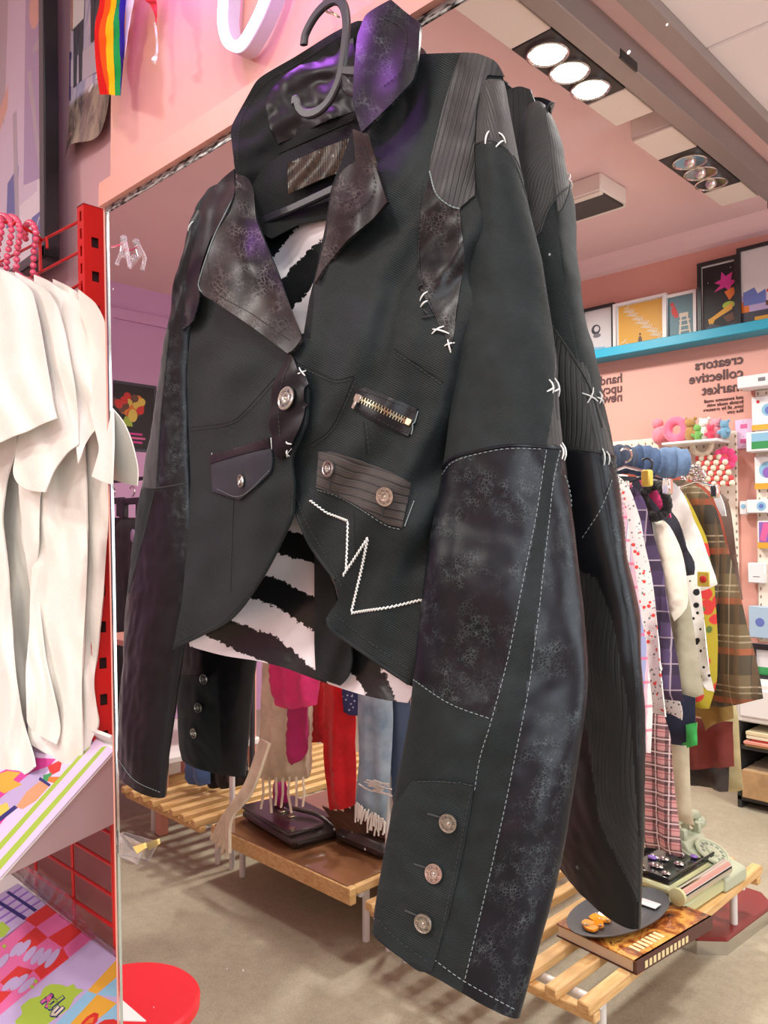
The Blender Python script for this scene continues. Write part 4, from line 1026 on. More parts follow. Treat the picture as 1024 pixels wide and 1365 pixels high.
# ---- bead hangers
t = NT('pink pearl bead'); t.set(Base_Color=srgb(232, 92, 122), Roughness=.16, Coat_Weight=.8, Subsurface_Weight=.15); t.b.inputs['Subsurface Radius'].default_value = (.004, .002, .002); m_bead = t.mat
m_beadc = mat('clear pink bead', srgb(240, 110, 140), .08, trans=.35, coat=.6)
def beads(name, path, Y, r, m, parent=None):
    P = [PD(q[0], q[1], q[2] if len(q) > 2 else Y) for q in catmull(path, 14)]; mb = MB(); last = None
    for p in P:
        if last is None or (p-last).length > r*1.82: mb.ball(p, r*(.96+.08*random.random()), 0, 10); last = p
    return mb.build(name, m, parent)
BH = [('second of the pink pearl bead hangers left of the red upright', [(9,357,.585),(10,340,.58),(15,312,.575),(14,297,.578),(6,288,.592),(-6,291,.605),(-14,310,.606)], [(8,357,.59),(-20,340,.56)]),
      ('pink pearl bead hanger in the middle of the row of hooked hangers', [(22,355,.594),(23,334,.59),(27,312,.584),(23,294,.588),(12,289,.602),(2,296,.614),(-2,312,.614)], [(20,360,.60),(32,370,.607),(44,376,.613)]),
      ('pink pearl bead hanger nearest the red upright', [(44,363,.620),(45,337,.616),(48,310,.610),(41,297,.614),(34,303,.628),(34,318,.628)], [(43,364,.622),(55,372,.630),(68,379,.637)]),
      ('pink pearl bead hanger at the picture edge', [(-4,352,.57),(-3,330,.566),(2,305,.560),(-2,289,.565),(-12,286,.58)], [(-4,352,.572),(-30,345,.54)])]
for lab_, p1, p2 in BH:
    q = PD(*p1[0]); bh_ = thing('beaded_hanger', lab_, 'hanger', q, 'pink beaded hangers')
    beads('bead_hook', p1, .6, .0066, m_bead, bh_); beads('bead_shoulder', p2, .6, .0048, m_beadc, bh_)
# ---- white shirts
t = NT('off-white cotton jersey'); c = t.coord(); n = t.noise(c, 9, 4)
t.set(Base_Color=t.ramp(n, [(.3, (.82, .78, .70, 1)), (.7, (.88, .84, .77, 1))]), Roughness=.85, Sheen_Weight=.3, Subsurface_Weight=.12); t.b.inputs['Subsurface Radius'].default_value = (.01, .008, .006)
b1 = t.bump(t.noise(c, 900, 2), .15, .0005); t.bump(t.noise(c, 16, 4, .6), .35, .010, b1); m_jersey = t.mat
shl = ['white cotton t-shirt farthest left on the red rack with a loose wide sleeve', 'white cotton t-shirt second from the picture edge on the red rack', 'white cotton t-shirt third along on the red rack with the widest sleeve', 'white cotton t-shirt hanging nearest the mirror edge']
def shirt(k, body, bc, slv, sc_, Wb, Ws, hem=None):
    T_ = thing('t_shirt', shl[k], 't-shirt', PD(body[0][0], body[-1][1], bc[0][2]), 'white t-shirts on the red rack')
    sheet('body', body, bc, m_jersey, T_, 5, .003, PD, Wb, pillow=.012, passes=4)
    o = sheet('sleeve', slv, sc_, m_jersey, T_, 5, .0022, PD, Ws, pillow=.004, passes=3)
    return T_
Wb = lambda sd: W(.0055, (4, 52, sd, .9), (-5, 33, sd*2, .45), nz=((70, .6, sd),))
Ws = lambda sd: W(.0032, (-18, 44, sd, 1), nz=((40, .7, sd),))
shl.append('white cotton t-shirt half hidden at the back of the row on the red rack')
shirt(4, [(-40,350),(30,366),(60,380),(90,400),(100,560),(96,800),(98,985),(60,980),(20,960),(-40,950)], [(-40,350,.60),(90,400,.640),(98,985,.645),(-40,950,.61)], [(-40,352),(20,366),(60,384),(80,430),(90,540),(84,600),(40,620),(0,625),(-40,620)], [(-40,352,.592),(80,430,.628),(84,600,.626),(-40,620,.60)], Wb(2), Ws(2))
shirt(3, [(70,372),(95,384),(124,402),(137,424),(146,470),(147,560),(146,640),(144,700),(138,790),(130,860),(125,912),(130,950),(132,969),(122,985),(119,1003),(108,1000),(100,900),(95,700),(80,500)],
      [(70,372,.625),(137,424,.650),(147,560,.655),(138,790,.655),(119,1003,.645),(95,700,.635)],
      [(104,386),(126,403),(138,426),(145,470),(150,520),(151,590),(149,646),(136,642),(122,635),(128,615),(133,598),(118,540)], [(104,386,.625),(145,470,.605),(151,560,.562),(149,646,.546),(122,635,.562),(118,540,.61)], Wb(3), Ws(3))
shirt(2, [(45,366),(68,376),(85,388),(97,404),(108,450),(113,560),(115,690),(117,737),(115,790),(110,870),(109,920),(110,1010),(102,1028),(70,1010),(37,990),(40,800),(52,600),(48,450)],
      [(45,366,.605),(97,404,.622),(115,690,.630),(110,1010,.624),(37,990,.600),(48,450,.606)],
      [(60,374),(84,386),(108,402),(128,440),(140,490),(146,530),(146,556),(136,564),(123,577),(113,593),(107,612),(104,618),(97,560),(88,500),(74,430)], [(60,374,.610),(140,490,.632),(146,556,.630),(104,618,.592),(88,500,.596)], Wb(5), Ws(5))
shirt(1, [(20,362),(45,376),(62,386),(72,402),(74,500),(70,600),(56,650),(53,660),(52,720),(47,760),(50,798),(59,879),(75,945),(81,978),(75,992),(53,981),(36,968),(34,900),(42,800),(34,740),(25,660),(20,500)],
      [(20,362,.585),(72,402,.602),(50,798,.605),(75,992,.604),(36,968,.590),(25,660,.588)],
      [(30,370),(46,376),(64,388),(76,406),(88,450),(98,510),(104,565),(105,592),(90,602),(72,626),(66,642),(60,656),(42,655),(24,647),(16,632),(28,560),(30,450)], [(30,370,.585),(76,406,.590),(105,592,.590),(60,656,.575),(16,632,.565)], Wb(7), Ws(7))
shirt(0, [(-60,345),(0,358),(20,366),(30,380),(30,500),(20,600),(8,640),(2,690),(8,740),(14,800),(18,860),(22,903),(33,975),(44,1008),(46,1022),(33,1034),(5,1040),(-60,1035)],
      [(-60,345,.545),(30,380,.580),(14,800,.585),(46,1022,.582),(-60,1035,.55)],
      [(-60,352),(0,360),(24,370),(42,386),(52,430),(62,490),(71,540),(76,557),(56,565),(38,574),(16,582),(0,590),(-60,604)], [(-60,352,.53),(42,386,.572),(76,557,.566),(-60,604,.515)], Wb(9), Ws(9))
# ---- slanted shelves with prints
def plane3(o, a, b):                       # frame with origin o, u toward a, v toward b
    return frame(o, Vector(a)-Vector(o), Vector(b)-Vector(o))
S1 = PD(155, 994, .66); S1b = PDx(0, 1167, S1.x); S1l = S1+Vector((-.7, 0, 0)); vd = (S1b-S1)
Mu1 = frame(S1, Vector((-1, 0, 0)), vd)    # u to the left, v down the slope ; normal = u x v
if Mu1.to_3x3().col[2].z < 0: pass
ups = thing('display_shelf', 'upper slanted acrylic shelf under the white t-shirts on the red rack', 'shelf', S1)
nrm = Mu1.to_3x3().col[2]; sg = 1 if nrm.z > 0 else -1
m_acr = thin('clear acrylic', (.93, .93, .93), .10, .05)
m_wht = mat('white enamel', (.82, .80, .78), .4)
LV = vd.length*1.02
MB().box((-.002, -.002, -.006*sg if sg > 0 else .004), (.75, LV, -.003*sg if sg > 0 else .007), 0, Mu1).build('shelf_plate', m_wht, ups, smooth=False)
bk = MB().box((-.004, -.006, 0), (.75, 0, .022*sg), 0, Mu1); bk.build('back_lip', m_wht, ups, smooth=False)
side = [PD(155, 996, .662), PD(154, 1097, .662), PD(98, 1066, .612), PD(60, 1105, .572), PDx(0, 1172, S1.x)]
sm_ = MB(); n = len(side); sm_.add([p for p in side]+[p+Vector((.002, 0, 0)) for p in side], [tuple(range(n)), tuple(range(2*n-1, n-1, -1))]+[(i, n+i, n+(i+1) % n, (i+1) % n) for i in range(n)])
sm_.build('side_bracket', mat('brushed pale steel', (.52, .42, .42), .35, .5), ups, smooth=False)
def on(Mx, px, py):                        # pixel -> (u,v) on the plane
    o = Mx.translation; nn = Mx.to_3x3().col[2]; r = ray(px, py); p = CAM+r*((o-CAM).dot(nn)/r.dot(nn)); q = Mx.inverted() @ p; return (q.x, q.y)
def pxp(Mx, *pts): return [on(Mx, *p) for p in pts]
def art_px(name, Mx, shapes, parent, sg=1):
    inks = []; mb = MB()
    for i, (ink, poly) in enumerate(shapes):
        if ink not in inks: inks.append(ink)
        pts = pxp(Mx, *poly); h0 = .0002 if i else -.0006; h1 = .0006+.00006*i
        A = Mx @ Matrix.Translation((0, 0, h0 if sg > 0 else -h1)); mb.prism(pts, A, h1-h0, inks.index(ink))
    return mb.build(name, [INK[k] for k in inks], parent, smooth=False)
INK['palepink'] = mat('ink pale pink', srgb(226, 196, 228), .4, coat=.3)
pr1 = art_px('art_print', Mu1, [('palepink', [(152,1000),(-40,1215),(-120,1190),(-60,1000),(60,940)]), ('lime', [(143,995),(136,996),(-40,1192),(-34,1200)]), ('lime', [(122,995),(112,1000),(-40,1168),(-40,1180)]),
   ('magenta', [(0,1030),(40,1010),(75,1012),(20,1075),(0,1100),(-40,1060)]), ('lilac', [(42,1030),(70,1020),(40,1060),(0,1095),(-30,1090)]), ('gold', [(-10,1035),(10,1028),(28,1030),(18,1040),(30,1046),(6,1058),(-10,1050)]), ('yellow', [(-10,1078),(10,1070),(14,1082),(-10,1098)]),
   ('red', [(64,1022),(84,1012),(80,1028),(68,1034)]), ('green', [(58,1034),(70,1030),(66,1042),(58,1042)]), ('peach', [(56,1040),(66,1048),(48,1068),(30,1079),(22,1076),(36,1056)]), ('navy', [(54,1036),(68,1046),(66,1049),(52,1040)]), ('orange', [(66,1036),(80,1036),(72,1044),(64,1042)]), ('navy', [(24,1077),(-20,1112),(-30,1112),(20,1074)])], None, sg)
tag(pr1, 'pale pink art print with green stripes on the upper slanted shelf', 'print')
L1 = PD(157, 1277, .680); Lx = PD(121, 1253, .68).x; Lc = PDx(0, 1356, Lx); vd2 = Lc-PD(121, 1253, .68)
Mu2 = frame(L1, Vector((-1, 0, 0)), vd2); nr2 = Mu2.to_3x3().col[2]; sg2 = 1 if nr2.z > 0 else -1
los = thing('display_shelf', 'lower slanted shelf holding colourful prints at the bottom left corner', 'shelf', L1)
MB().box((-.008, 0, -.006 if sg2 > 0 else .004), (.7, .30, -.004 if sg2 > 0 else .006), 0, Mu2).build('shelf_plate', m_wht, los, smooth=False)
MB().box((-.02, -.004, 0), (.7, 0, .02*sg2), 0, Mu2).build('back_lip', m_acr, los, smooth=False)
pB_ = [(123,1252),(100,1233),(62,1207)]
gridp = [('lilac', [(62,1206),(24,1178),(-40,1215),(-40,1290)])]
for k in range(4): gridp.append(('purple', [(29+k*8,1182+k*6),(31+k*8,1183.5+k*6),(-30+k*8,1224+k*6),(-32+k*8,1222+k*6)]))
gridp += [('navy', [(8,1190),(12,1188),(50,1213),(46,1216)]), ('navy', [(-4,1204),(0,1201),(36,1223),(32,1227)]), ('lime', [(-10,1232),(4,1229),(14,1238),(6,1249),(-10,1252)])]
g1 = art_px('art_print', Mu2, gridp, None, sg2); tag(g1, 'lilac print with a dark blue grid at the back of the lower shelf', 'print')
chk = [('pink', [(62,1206),(123,1252),(-10,1362),(-60,1300)])]
for poly in ([(62,1206),(76,1217),(48,1236),(33,1226)], [(96,1231),(110,1242),(84,1264),(64,1250)], [(48,1236),(64,1250),(38,1270),(24,1256)], [(84,1264),(92,1278),(55,1306),(45,1294)], [(24,1288),(45,1294),(16,1322),(0,1310)], [(0,1322),(16,1322),(-6,1345),(-20,1335)]): chk.append(('red', poly))
def glove(pts): chk.append(('lilac', pts))
def blob(x, y, l, a, w=4.5):
    t_ = math.radians(a); ux, uy = math.cos(t_), math.sin(t_); return [(x+ux*l*math.cos(q)-uy*w*math.sin(q), y+uy*l*math.cos(q)+ux*w*math.sin(q)) for q in [k*math.pi/8 for k in range(16)]]
for (x, y, l, a) in ((22,1266,13,-48),(32,1264,14,-50),(40,1272,13,-50),(50,1275,14,-52),(60,1276,14,-50),(70,1278,16,-52),(14,1312,14,-40),(26,1310,16,-42),(36,1314,15,-42),(4,1282,12,-50)): glove(blob(x, y, l, a))
for (x, y) in ((6,1262),(48,1309),(43,1316)): chk.append(('lime', [(x-3,y),(x,y-3),(x+3,y),(x,y+3)]))
g2 = art_px('art_print', Mu2, chk, None, sg2); tag(g2, 'red and pink checked print with lilac hand shapes', 'print')
adu = [('lilac', [(123,1252),(158,1279),(159,1420),(-30,1420),(-10,1362)]), ('gold', [(156,1279),(158,1281),(159,1300),(128,1326),(117,1321)]), ('sky', [(159,1300),(159,1330),(130,1326)]), ('sky', [(117,1321),(130,1326),(90,1370),(70,1375),(60,1380)]), ('gold', [(130,1326),(156,1338),(140,1352),(100,1380),(84,1376)]), ('sky', [(156,1338),(159,1336),(159,1390),(130,1390),(136,1356)]),
       ('lime', [(20,1362),(30,1352),(28,1342),(40,1332),(54,1328),(58,1318),(68,1312),(82,1313),(90,1316),(98,1312),(102,1318),(112,1320),(100,1330),(92,1345),(60,1368),(30,1380)]),
       ('red', [(108,1365),(116,1356),(126,1350),(132,1352),(130,1362),(120,1372)]), ('red', [(130,1366),(140,1360),(152,1359),(158,1362),(158,1380),(140,1380)]), ('orange', [(112,1366),(120,1358),(126,1356),(124,1364)])]
g3 = art_px('art_print', Mu2, adu, None, sg2); tag(g3, 'lilac print with a green bush and outlined letters on the lower shelf', 'print')
# the letters A d u as outlined strokes
def letter(strokes, col):
    mb = MB(); m2 = MB()
    for st in strokes:
        for i in range(len(st)-1):
            (x1, y1), (x2, y2) = st[i], st[i+1]; L = math.hypot(x2-x1, y2-y1) or 1; nx, ny = -(y2-y1)/L, (x2-x1)/L; ex, ey = (x2-x1)/L, (y2-y1)/L
            for mb_, w_, h in ((mb, 2.5, .0022), (m2, 1.4, .0026)):
                q = pxp(Mu2, (x1+nx*w_-ex*w_, y1+ny*w_-ey*w_), (x2+nx*w_+ex*w_, y2+ny*w_+ey*w_), (x2-nx*w_+ex*w_, y2-ny*w_+ey*w_), (x1-nx*w_-ex*w_, y1-ny*w_-ey*w_))
                mb_.prism(q, Mu2 @ Matrix.Translation((0, 0, 0 if sg2 > 0 else -h)), h)
    o = MB(); o.add(mb.v, mb.f, 0); o.add(m2.v, m2.f, 1); o.build('letter', [INK['navy'], INK[col]], g3, smooth=False)
letter([[(57,1337),(69,1328),(63,1343)], [(62,1333),(67,1336)]], 'pink')
letter([[(66,1345),(84,1331)], [(77,1337),(72,1333),(65,1340),(68,1345)]], 'lime')
letter([[(72,1350),(70,1354),(75,1354),(84,1345)], [(72,1350),(78,1344)]], 'cream')
# plastic bag over the prints
bagp = [(26,1160),(36,1154),(60,1168),(90,1190),(103,1212),(118,1236),(135,1256),(157,1274),(150,1274),(120,1252),(90,1230),(60,1206),(30,1180)]
m_bag = thin('clear crinkled plastic', (.97, .95, .96), .05, .22, (60, .7, .006))
bagm = sheet('plastic_sleeve', bagp, [(26,1160,.672),(60,1168,.664),(103,1212,.662),(157,1274,.672),(90,1230,.672),(30,1180,.678)], m_bag, None, 4, .0008, PD, W(.0030, (30, 14, 0, 1), nz=((8, 1, 3),)))
tag(bagm, 'crinkled clear plastic sleeve behind the prints on the lower shelf', 'plastic sleeve')
# ---- clear clip and ticket holder: reflections built as objects on the glass
ch = thing('reflected_clip', "small clear plastic hook with a pink peg on the mirror's top left edge", 'hook', PD(163, 340, .566))
cm = MB()
cm.tube([PD(164, 318, .560), PD(162, 336, .556), PD(156, 352, .560)], .0032, 10); cm.tube([PD(166, 318, .560), PD(170, 338, .556), PD(173, 356, .560)], .0032, 10); cm.ball(PD(165, 318, .560), .0056, 0, 10); cm.ball(PD(165, 340, .562), .005, 0, 10)
cm.build('clip', mat('clear plastic', (1, .96, .98), .06, trans=.85, ior=1.4), ch); MB().tube([PD(148, 329, .562), PD(156, 328, .558), PD(166, 325, .560)], .0016, 8).build('peg', m_bead, ch)
tk = thing('reflected_ticket_holder', "clear acrylic ticket holder with yellow tape on the mirror's lower left edge", 'ticket holder', PD(180, 1140, .566))
tm = MB(); q = [PD(160, 1110, .5685), PD(197, 1127, .562), PD(184, 1152, .562), PD(160, 1141, .5685)]
tm.add(q+[p+Vector((0, -.002, 0)) for p in q], [(0,1,2,3),(7,6,5,4),(0,4,5,1),(1,5,6,2),(2,6,7,3),(3,7,4,0)]); tm.tube([q[3], q[2]], .0012, 8)
tm.build('plate', mat('clear ticket plastic', (.95, .93, .93), .05, trans=.9, ior=1.3), tk, smooth=False)
q = [PD(180, 1128, .5625), PD(195, 1123, .5615), PD(196, 1130, .5615), PD(186, 1137, .5625)]
tp = MB(); tp.add(q+[p+Vector((0, -.0036, 0)) for p in q], [(0,1,2,3),(7,6,5,4),(0,4,5,1),(1,5,6,2),(2,6,7,3),(3,7,4,0)]); tp.build('tape', mat('yellow tape', srgb(238, 205, 120), .5), tk, smooth=False)
# ================================================================== everything behind the camera that the mirror shows
GL = {}
def msheet(name, poly, y, m, parent=None, step=.02, amp=.012, pillow=.035, thick=.004, sd=1, wl=.09, base=None):
    """hanging cloth in the plane y, outline in (x, z); folds run downward and open toward the hem"""
    V, F, nb = triang([(a*1000, b*1000) for a, b in poly], step*1000, 2); V = V/1000.
    B = V[:nb]; zt_ = max(b for a, b in poly); zl_ = min(b for a, b in poly); P = []; dd = []
    for v in V:
        d_ = math.sqrt(np.min(((B-v)**2).sum(1))); dd.append(d_); g = min(1, (zt_-v[1])/max(.05, zt_-zl_)*1.4)
        ph = v[0]*2*math.pi/wl+sd*1.7+.8*math.sin(v[1]*5+sd)
        P.append(Vector((v[0], y+pillow*(1-math.exp(-d_/.035))+amp*g*(math.sin(ph)+.5*math.sin(ph*1.9+1))+.4*amp*smn(v[0], v[1], .07, sd), v[1])))
    F2 = []
    for f in F:
        nn = (P[f[1]]-P[f[0]]).cross(P[f[2]]-P[f[0]]); F2.append(f if nn.y > 0 else f[::-1])
    mb = MB(); shell(mb, P, F2, [thick+1.6*pillow*(1-math.exp(-d/.035)) for d in dd], [(v[0], v[1]) for v in V]); return mb.build(name, m, parent, sharp=70, base=base)
def XZ(pts, Yv):
    r = []
    for p in pts:
        q = PM(p[0], p[1], Yv); r.append((q.x, q.z))
    return r
def gar(name, lab, cat, Yv, pts, m, sd=1, group=None, parent=None, **k):
    o = msheet(name, XZ(pts, Yv), D-Yv, m, parent, sd=sd, **k); return tag(o, lab, cat, group)
def plaid(name, base_, bands, rough=.85):
    """bands: (colour, period, duty, horizontal?, strength, offset)"""
    t = NT(name); s_ = t.sep(t.coord()); col = base_ if len(base_) == 4 else (*base_, 1); cur = col
    for (cl, per, duty, hor, stg, off) in bands:
        fr = t.math('FRACT', t.math('ADD', t.math('DIVIDE', s_[2] if hor else s_[0], per), off)); mk = t.math('MULTIPLY', t.math('LESS_THAN', fr, duty), stg)
        cur = t.mix(mk, cur, cl)
    t.set(Base_Color=cur, Roughness=rough, Sheen_Weight=.2); return t.mat
def spots(name, base_, dots, rough=.8):
    t = NT(name); c = t.coord(); cur = base_
    for (cl, sc, size, off) in dots:
        v = t.voro(t.coord(loc=(off, off*2, off)), sc, 'F1'); cur = t.mix(t.ramp(v, [(size, 1.), (size+.04, 0.)]), cur, cl)
    t.set(Base_Color=cur, Roughness=rough); return t.mat
def plain(name, rgb, rough=.8, nz=.15): return mat(name, srgb(*rgb), rough, var=(18, nz), sheen=.2)
def stripes(name, a, b_, per, rough=.8, duty=.5):
    return plaid(name, srgb(*a), [(srgb(*b_), per, duty, False, 1., 0)], rough)
m_wood = None
t = NT('pale pine wood'); c = t.coord(scale=(1, 1, 1)); n = t.noise(c, 6, 4); wv = t.noise(t.coord(scale=(26, 4, 60)), 2.0, 3)
t.set(Base_Color=t.mix(t.ramp(wv, [(.35, 0.), (.65, 1.)]), srgb(205, 160, 100), srgb(226, 188, 130)), Roughness=.45); m_wood = t.mat
m_whitem = mat('white painted metal', (.78, .77, .75), .35)
m_chrome = mat('chrome', (.8, .8, .8), .12, 1)
m_darkb = mat('dark brown glossy board', (.24, .11, .05), .15, coat=.5)
# ---------------------------------------------------------------- slatted benches
YF = 1.80; YB = 2.93; ZT = .215
def bench(x0, x1, lab, nsl, board=False):
    T_ = thing('slatted_bench', lab, 'bench', ((x0+x1)/2, D-(YF+YB)/2, 0), 'slatted wooden benches under the clothes')
    y0, y1 = D-YB, D-YF
    MB().rbox(Vector((x0, y1-.03, ZT-.045)), Vector((x1, y1, ZT-.018 if not board else ZT+.013)), .004).build('front_rail', m_wood, T_)
    MB().rbox(Vector((x0, y0, ZT-.045)), Vector((x1, y0+.03, ZT-.018)), .004).build('back_rail', m_wood, T_)
    for i in range(nsl):
        c_ = x0+.02+(x1-x0-.04)*i/(nsl-1)
        MB().rbox(Vector((c_-.019, y0-.02, ZT-.018)), Vector((c_+.019, y1+.022 if not board else y1-.031, ZT+.012)), .004).build('slat', m_wood, T_)
    MB().tube([(x0+.02, y1-.07, ZT-.03), (x1-.02, y1-.07, ZT-.03)], .013, 12).build('crossbar', m_whitem, T_)
    MB().tube([(x0+.02, y0+.10, ZT-.03), (x1-.02, y0+.10, ZT-.03)], .013, 12).build('crossbar', m_whitem, T_)
    for xx in (x0+.05, x1-.05):
        for yy in (y1-.12, y0+.12):
            MB().tube([(xx, yy, ZT-.03), (xx, yy, .05), (xx, yy+.0, .0)], .013, 12).build('leg', m_whitem, T_)
    return T_
bA = bench(-1.86, -1.05, 'slatted pine bench on white legs with the book and telephone on it', 9)
bB = bench(-2.78, -1.95, 'slatted pine bench in the middle carrying the black handbag', 9, True)
bC = bench(-3.50, -2.86, 'slatted pine bench farthest from the book, under the blue denim', 8)
brd = MB().rbox(Vector((-2.76, D-2.85, ZT+.0125)), Vector((-1.97, D-YF-.004, ZT+.018)), .002).build('shelf_board', m_darkb); tag(brd, 'dark brown glossy board lying on the middle bench', 'board')
# tube frame of the clothes rails above the benches
def rail(xc, lab, z=1.60, fx=None):
    T_ = thing('clothes_rail', lab, 'clothes rail', (xc, D-2.4, 0), 'white clothes rails')
    MB().tube([(xc, D-1.92, z), (xc, D-2.86, z)], .014, 12).build('rail', m_whitem, T_)
    MB().tube([(xc, D-2.85, .235), (xc, D-2.85, z)], .012, 12).build('post', m_whitem, T_)
    if fx is None: MB().tube([(xc, D-1.93, .235), (xc, D-1.93, z)], .012, 12).build('post', m_whitem, T_)
    else: MB().tube([(xc, D-1.93, z), (fx, D-1.93, z), (fx, D-1.93, z-.03), (fx, D-1.93, 0)], .012, 12).build('post', m_whitem, T_)
rail(-1.42, 'white clothes rail carrying the row of patterned shirts and the plaid coat'); rail(-2.20, 'white clothes rail carrying the red clothes and ripped jeans', 1.60, -1.90); rail(-2.62, 'white clothes rail carrying the cream shawl', 1.5, -2.82)
# ---------------------------------------------------------------- garments, right rail (nearest the mirror first)
G1 = 'garments on the right clothes rail'
p_ = (-.45)
def left_of(pts, Yv, w):
    """close a right-hand outline with its left half: a straight drop w metres to the left"""
    q = XZ(pts, Yv); a = q[0]; b_ = q[-1]
    return q+[(b_[0]-w, b_[1]), (min(a[0]-w*.75, b_[0]-w), a[1]-.06), (a[0]-w*.4, a[1]+.01)]
def garR(name, lab, cat, Yv, pts, w, m, sd=1, **k):
    o = msheet(name, left_of(pts, Yv, w), D-Yv, m, None, sd=sd, **k); return tag(o, lab, cat, G1)
garR('blouse', 'pale blouse striped pink and blue at the front of the right rail', 'blouse', 1.90, [(818,640),(832,665),(845,740),(858,850),(866,940),(866,1005)], .34, plaid('pastel stripes', srgb(225, 190, 205), [(srgb(140, 165, 215), .03, .4, False, .8, 0), (srgb(240, 240, 235), .045, .2, False, .9, .3), (srgb(235, 90, 130), .06, .12, True, .7, .1)]), 1)
garR('floral_shirt', 'white shirt sprinkled with tiny red and grey flowers', 'shirt', 1.985, [(822,630),(842,652),(856,700),(870,790),(880,865),(889,955)], .34, spots('red floral cotton', srgb(232, 228, 222), [(srgb(120, 130, 120), 70, .2, 3), (srgb(225, 70, 60), 48, .22, 1), (srgb(150, 160, 170), 90, .16, 5)]), 2)
garR('plaid_trousers', 'long pink and black checked trousers reaching the bench', 'trousers', 2.03, [(880,940),(894,975),(899,1040),(905,1090),(911,1143)], .135, plaid('pink tartan', srgb(226, 170, 170), [(srgb(40, 30, 40), .036, .48, False, .66, 0), (srgb(40, 30, 40), .036, .48, True, .66, 0), (srgb(250, 230, 230), .036, .10, False, .8, .75), (srgb(250, 230, 230), .036, .10, True, .8, .75), (srgb(150, 50, 60), .036, .06, True, .7, .2)]), 3, amp=.006, pillow=.02)
garR('plaid_shirt', 'purple plaid shirt behind the red floral shirt', 'shirt', 2.10, [(845,645),(860,665),(878,740),(896,830),(906,890),(911,935)], .34, plaid('purple plaid', srgb(66, 48, 82), [(srgb(110, 92, 140), .07, .4, False, .6, 0), (srgb(40, 30, 50), .07, .4, True, .6, 0), (srgb(190, 175, 190), .07, .05, False, .8, .6), (srgb(190, 175, 190), .07, .05, True, .8, .6)]), 4)
garR('floral_blouse', 'grey speckled blouse hem showing below the purple plaid shirt', 'blouse', 2.13, [(890,930),(906,935),(912,950),(909,960),(895,950)], .10, spots('grey speckle', srgb(222, 218, 214), [(srgb(70, 70, 75), 110, .26, 2)]), 5, amp=.004, pillow=.015)
gar('blouse', 'cream blouse with one short puffed sleeve on the right rail', 'blouse', 2.16, [(868,690),(880,688),(893,700),(905,725),(913,765),(915,800),(910,822),(900,828),(890,812),(880,775)], plain('cream poplin', (240, 234, 214)), 6, G1, pillow=.06)
garR('jacket', 'navy jacket with a bright pink collar on the right rail', 'jacket', 2.20, [(858,636),(880,660),(900,690),(914,712),(919,735),(929,748),(926,766),(905,770)], .25, plain('navy wool', (38, 38, 52)), 7)
gar('collar_scarf', 'bright pink scarf over the navy jacket', 'scarf', 2.15, [(852,640),(862,637),(876,645),(888,665),(895,690),(886,690),(872,668),(858,655)], plain('hot pink knit', (235, 70, 130)), 8, G1, amp=.004)
sc_ = MB(); cc = PM(874, 668, 2.12)
for k in range(22):
    a = 2*math.pi*k/22; sc_.ball(cc+Vector((.034*math.cos(a), .008*math.sin(3*a), .045*math.sin(a))), .015, 0, 8)
tag(sc_.build('scrunchie', plain('black velvet', (22, 18, 22))), 'black scrunchie looped over a hanger', 'scrunchie', G1)
garR('dress', 'long sage beige dress on the right rail', 'dress', 2.28, [(898,690),(910,740),(920,800),(929,870),(937,926),(911,936)], .20, plain('sage linen', (182, 178, 152)), 9)
ntr = garR('trousers', 'navy trousers with broad bright green cuffs', 'trousers', 2.22, [(908,925),(927,930),(928,964),(929,992),(918,996)], .16, plaid('navy and green', srgb(24, 32, 60), []), 10, amp=.004, pillow=.03)
m_grn = plain('bright green', (60, 185, 90))
gar('cuff', 'bright green cuff', None, 2.215, [(898,962),(915,966),(915,994),(900,990)], m_grn, 11, None, amp=.002, pillow=.034, parent=ntr)
gar('cuff', 'bright green cuff', None, 2.205, [(914,966),(929,963),(930,993),(916,997)], m_grn, 11, None, amp=.002, pillow=.036, parent=ntr)
garR('spotted_top', 'white top with black dalmatian spots', 'top', 2.36, [(915,720),(929,760),(940,830),(948,890),(953,922),(938,916)], .22, spots('dalmatian print', srgb(236, 234, 230), [(srgb(20, 20, 22), 22, .2, 1), (srgb(20, 20, 22), 34, .14, 4)]), 12)
garR('trousers', 'long cream trousers hanging down to the bench', 'trousers', 2.26, [(908,980),(919,990),(921,1050),(923,1088),(925,1100)], .09, plain('cream corduroy', (206, 200, 172)), 13, amp=.004, pillow=.03)
garR('blouse', 'white blouse with a red and yellow tag on its sleeve', 'blouse', 2.42, [(890,636),(906,650),(922,680),(938,722),(949,760),(955,779),(934,790)], .30, plain('white cotton', (236, 232, 226)), 14)
tg_ = MB(); q = PM(938, 772, 2.335); tg_.rbox(q-Vector((.018, .003, .022)), q+Vector((.018, .003, .022)), .002); tg_.ball(q+Vector((0, .003, 0)), .011, 1, 12, (1, .3, 1)); tag(tg_.build('price_tag', [INK['yellow'], INK['red']]), 'small yellow tag with a red dot on the white blouse', 'tag')
garR('floral_blouse', 'yellow and red floral blouse between the white blouse and the plaid coat', 'blouse', 2.50, [(914,660),(930,690),(944,720),(951,770),(955,850),(955,910),(945,945)], .30, spots('bold floral', srgb(176, 160, 40), [(srgb(205, 55, 50), 14, .34, 1), (srgb(90, 110, 50), 20, .24, 4)]), 15)
cm_ = plaid('brown tartan wool', srgb(118, 102, 74), [(srgb(40, 40, 38), .13, .42, False, .62, .1), (srgb(40, 40, 38), .16, .40, True, .6, .25), (srgb(190, 84, 46), .16, .13, True, .5, .86), (srgb(200, 186, 156), .16, .03, True, .6, .50), (srgb(200, 186, 156), .16, .03, True, .5, .62), (srgb(200, 186, 156), .13, .03, False, .45, .55), (srgb(110, 84, 54), .043, .35, False, .5, .2)])
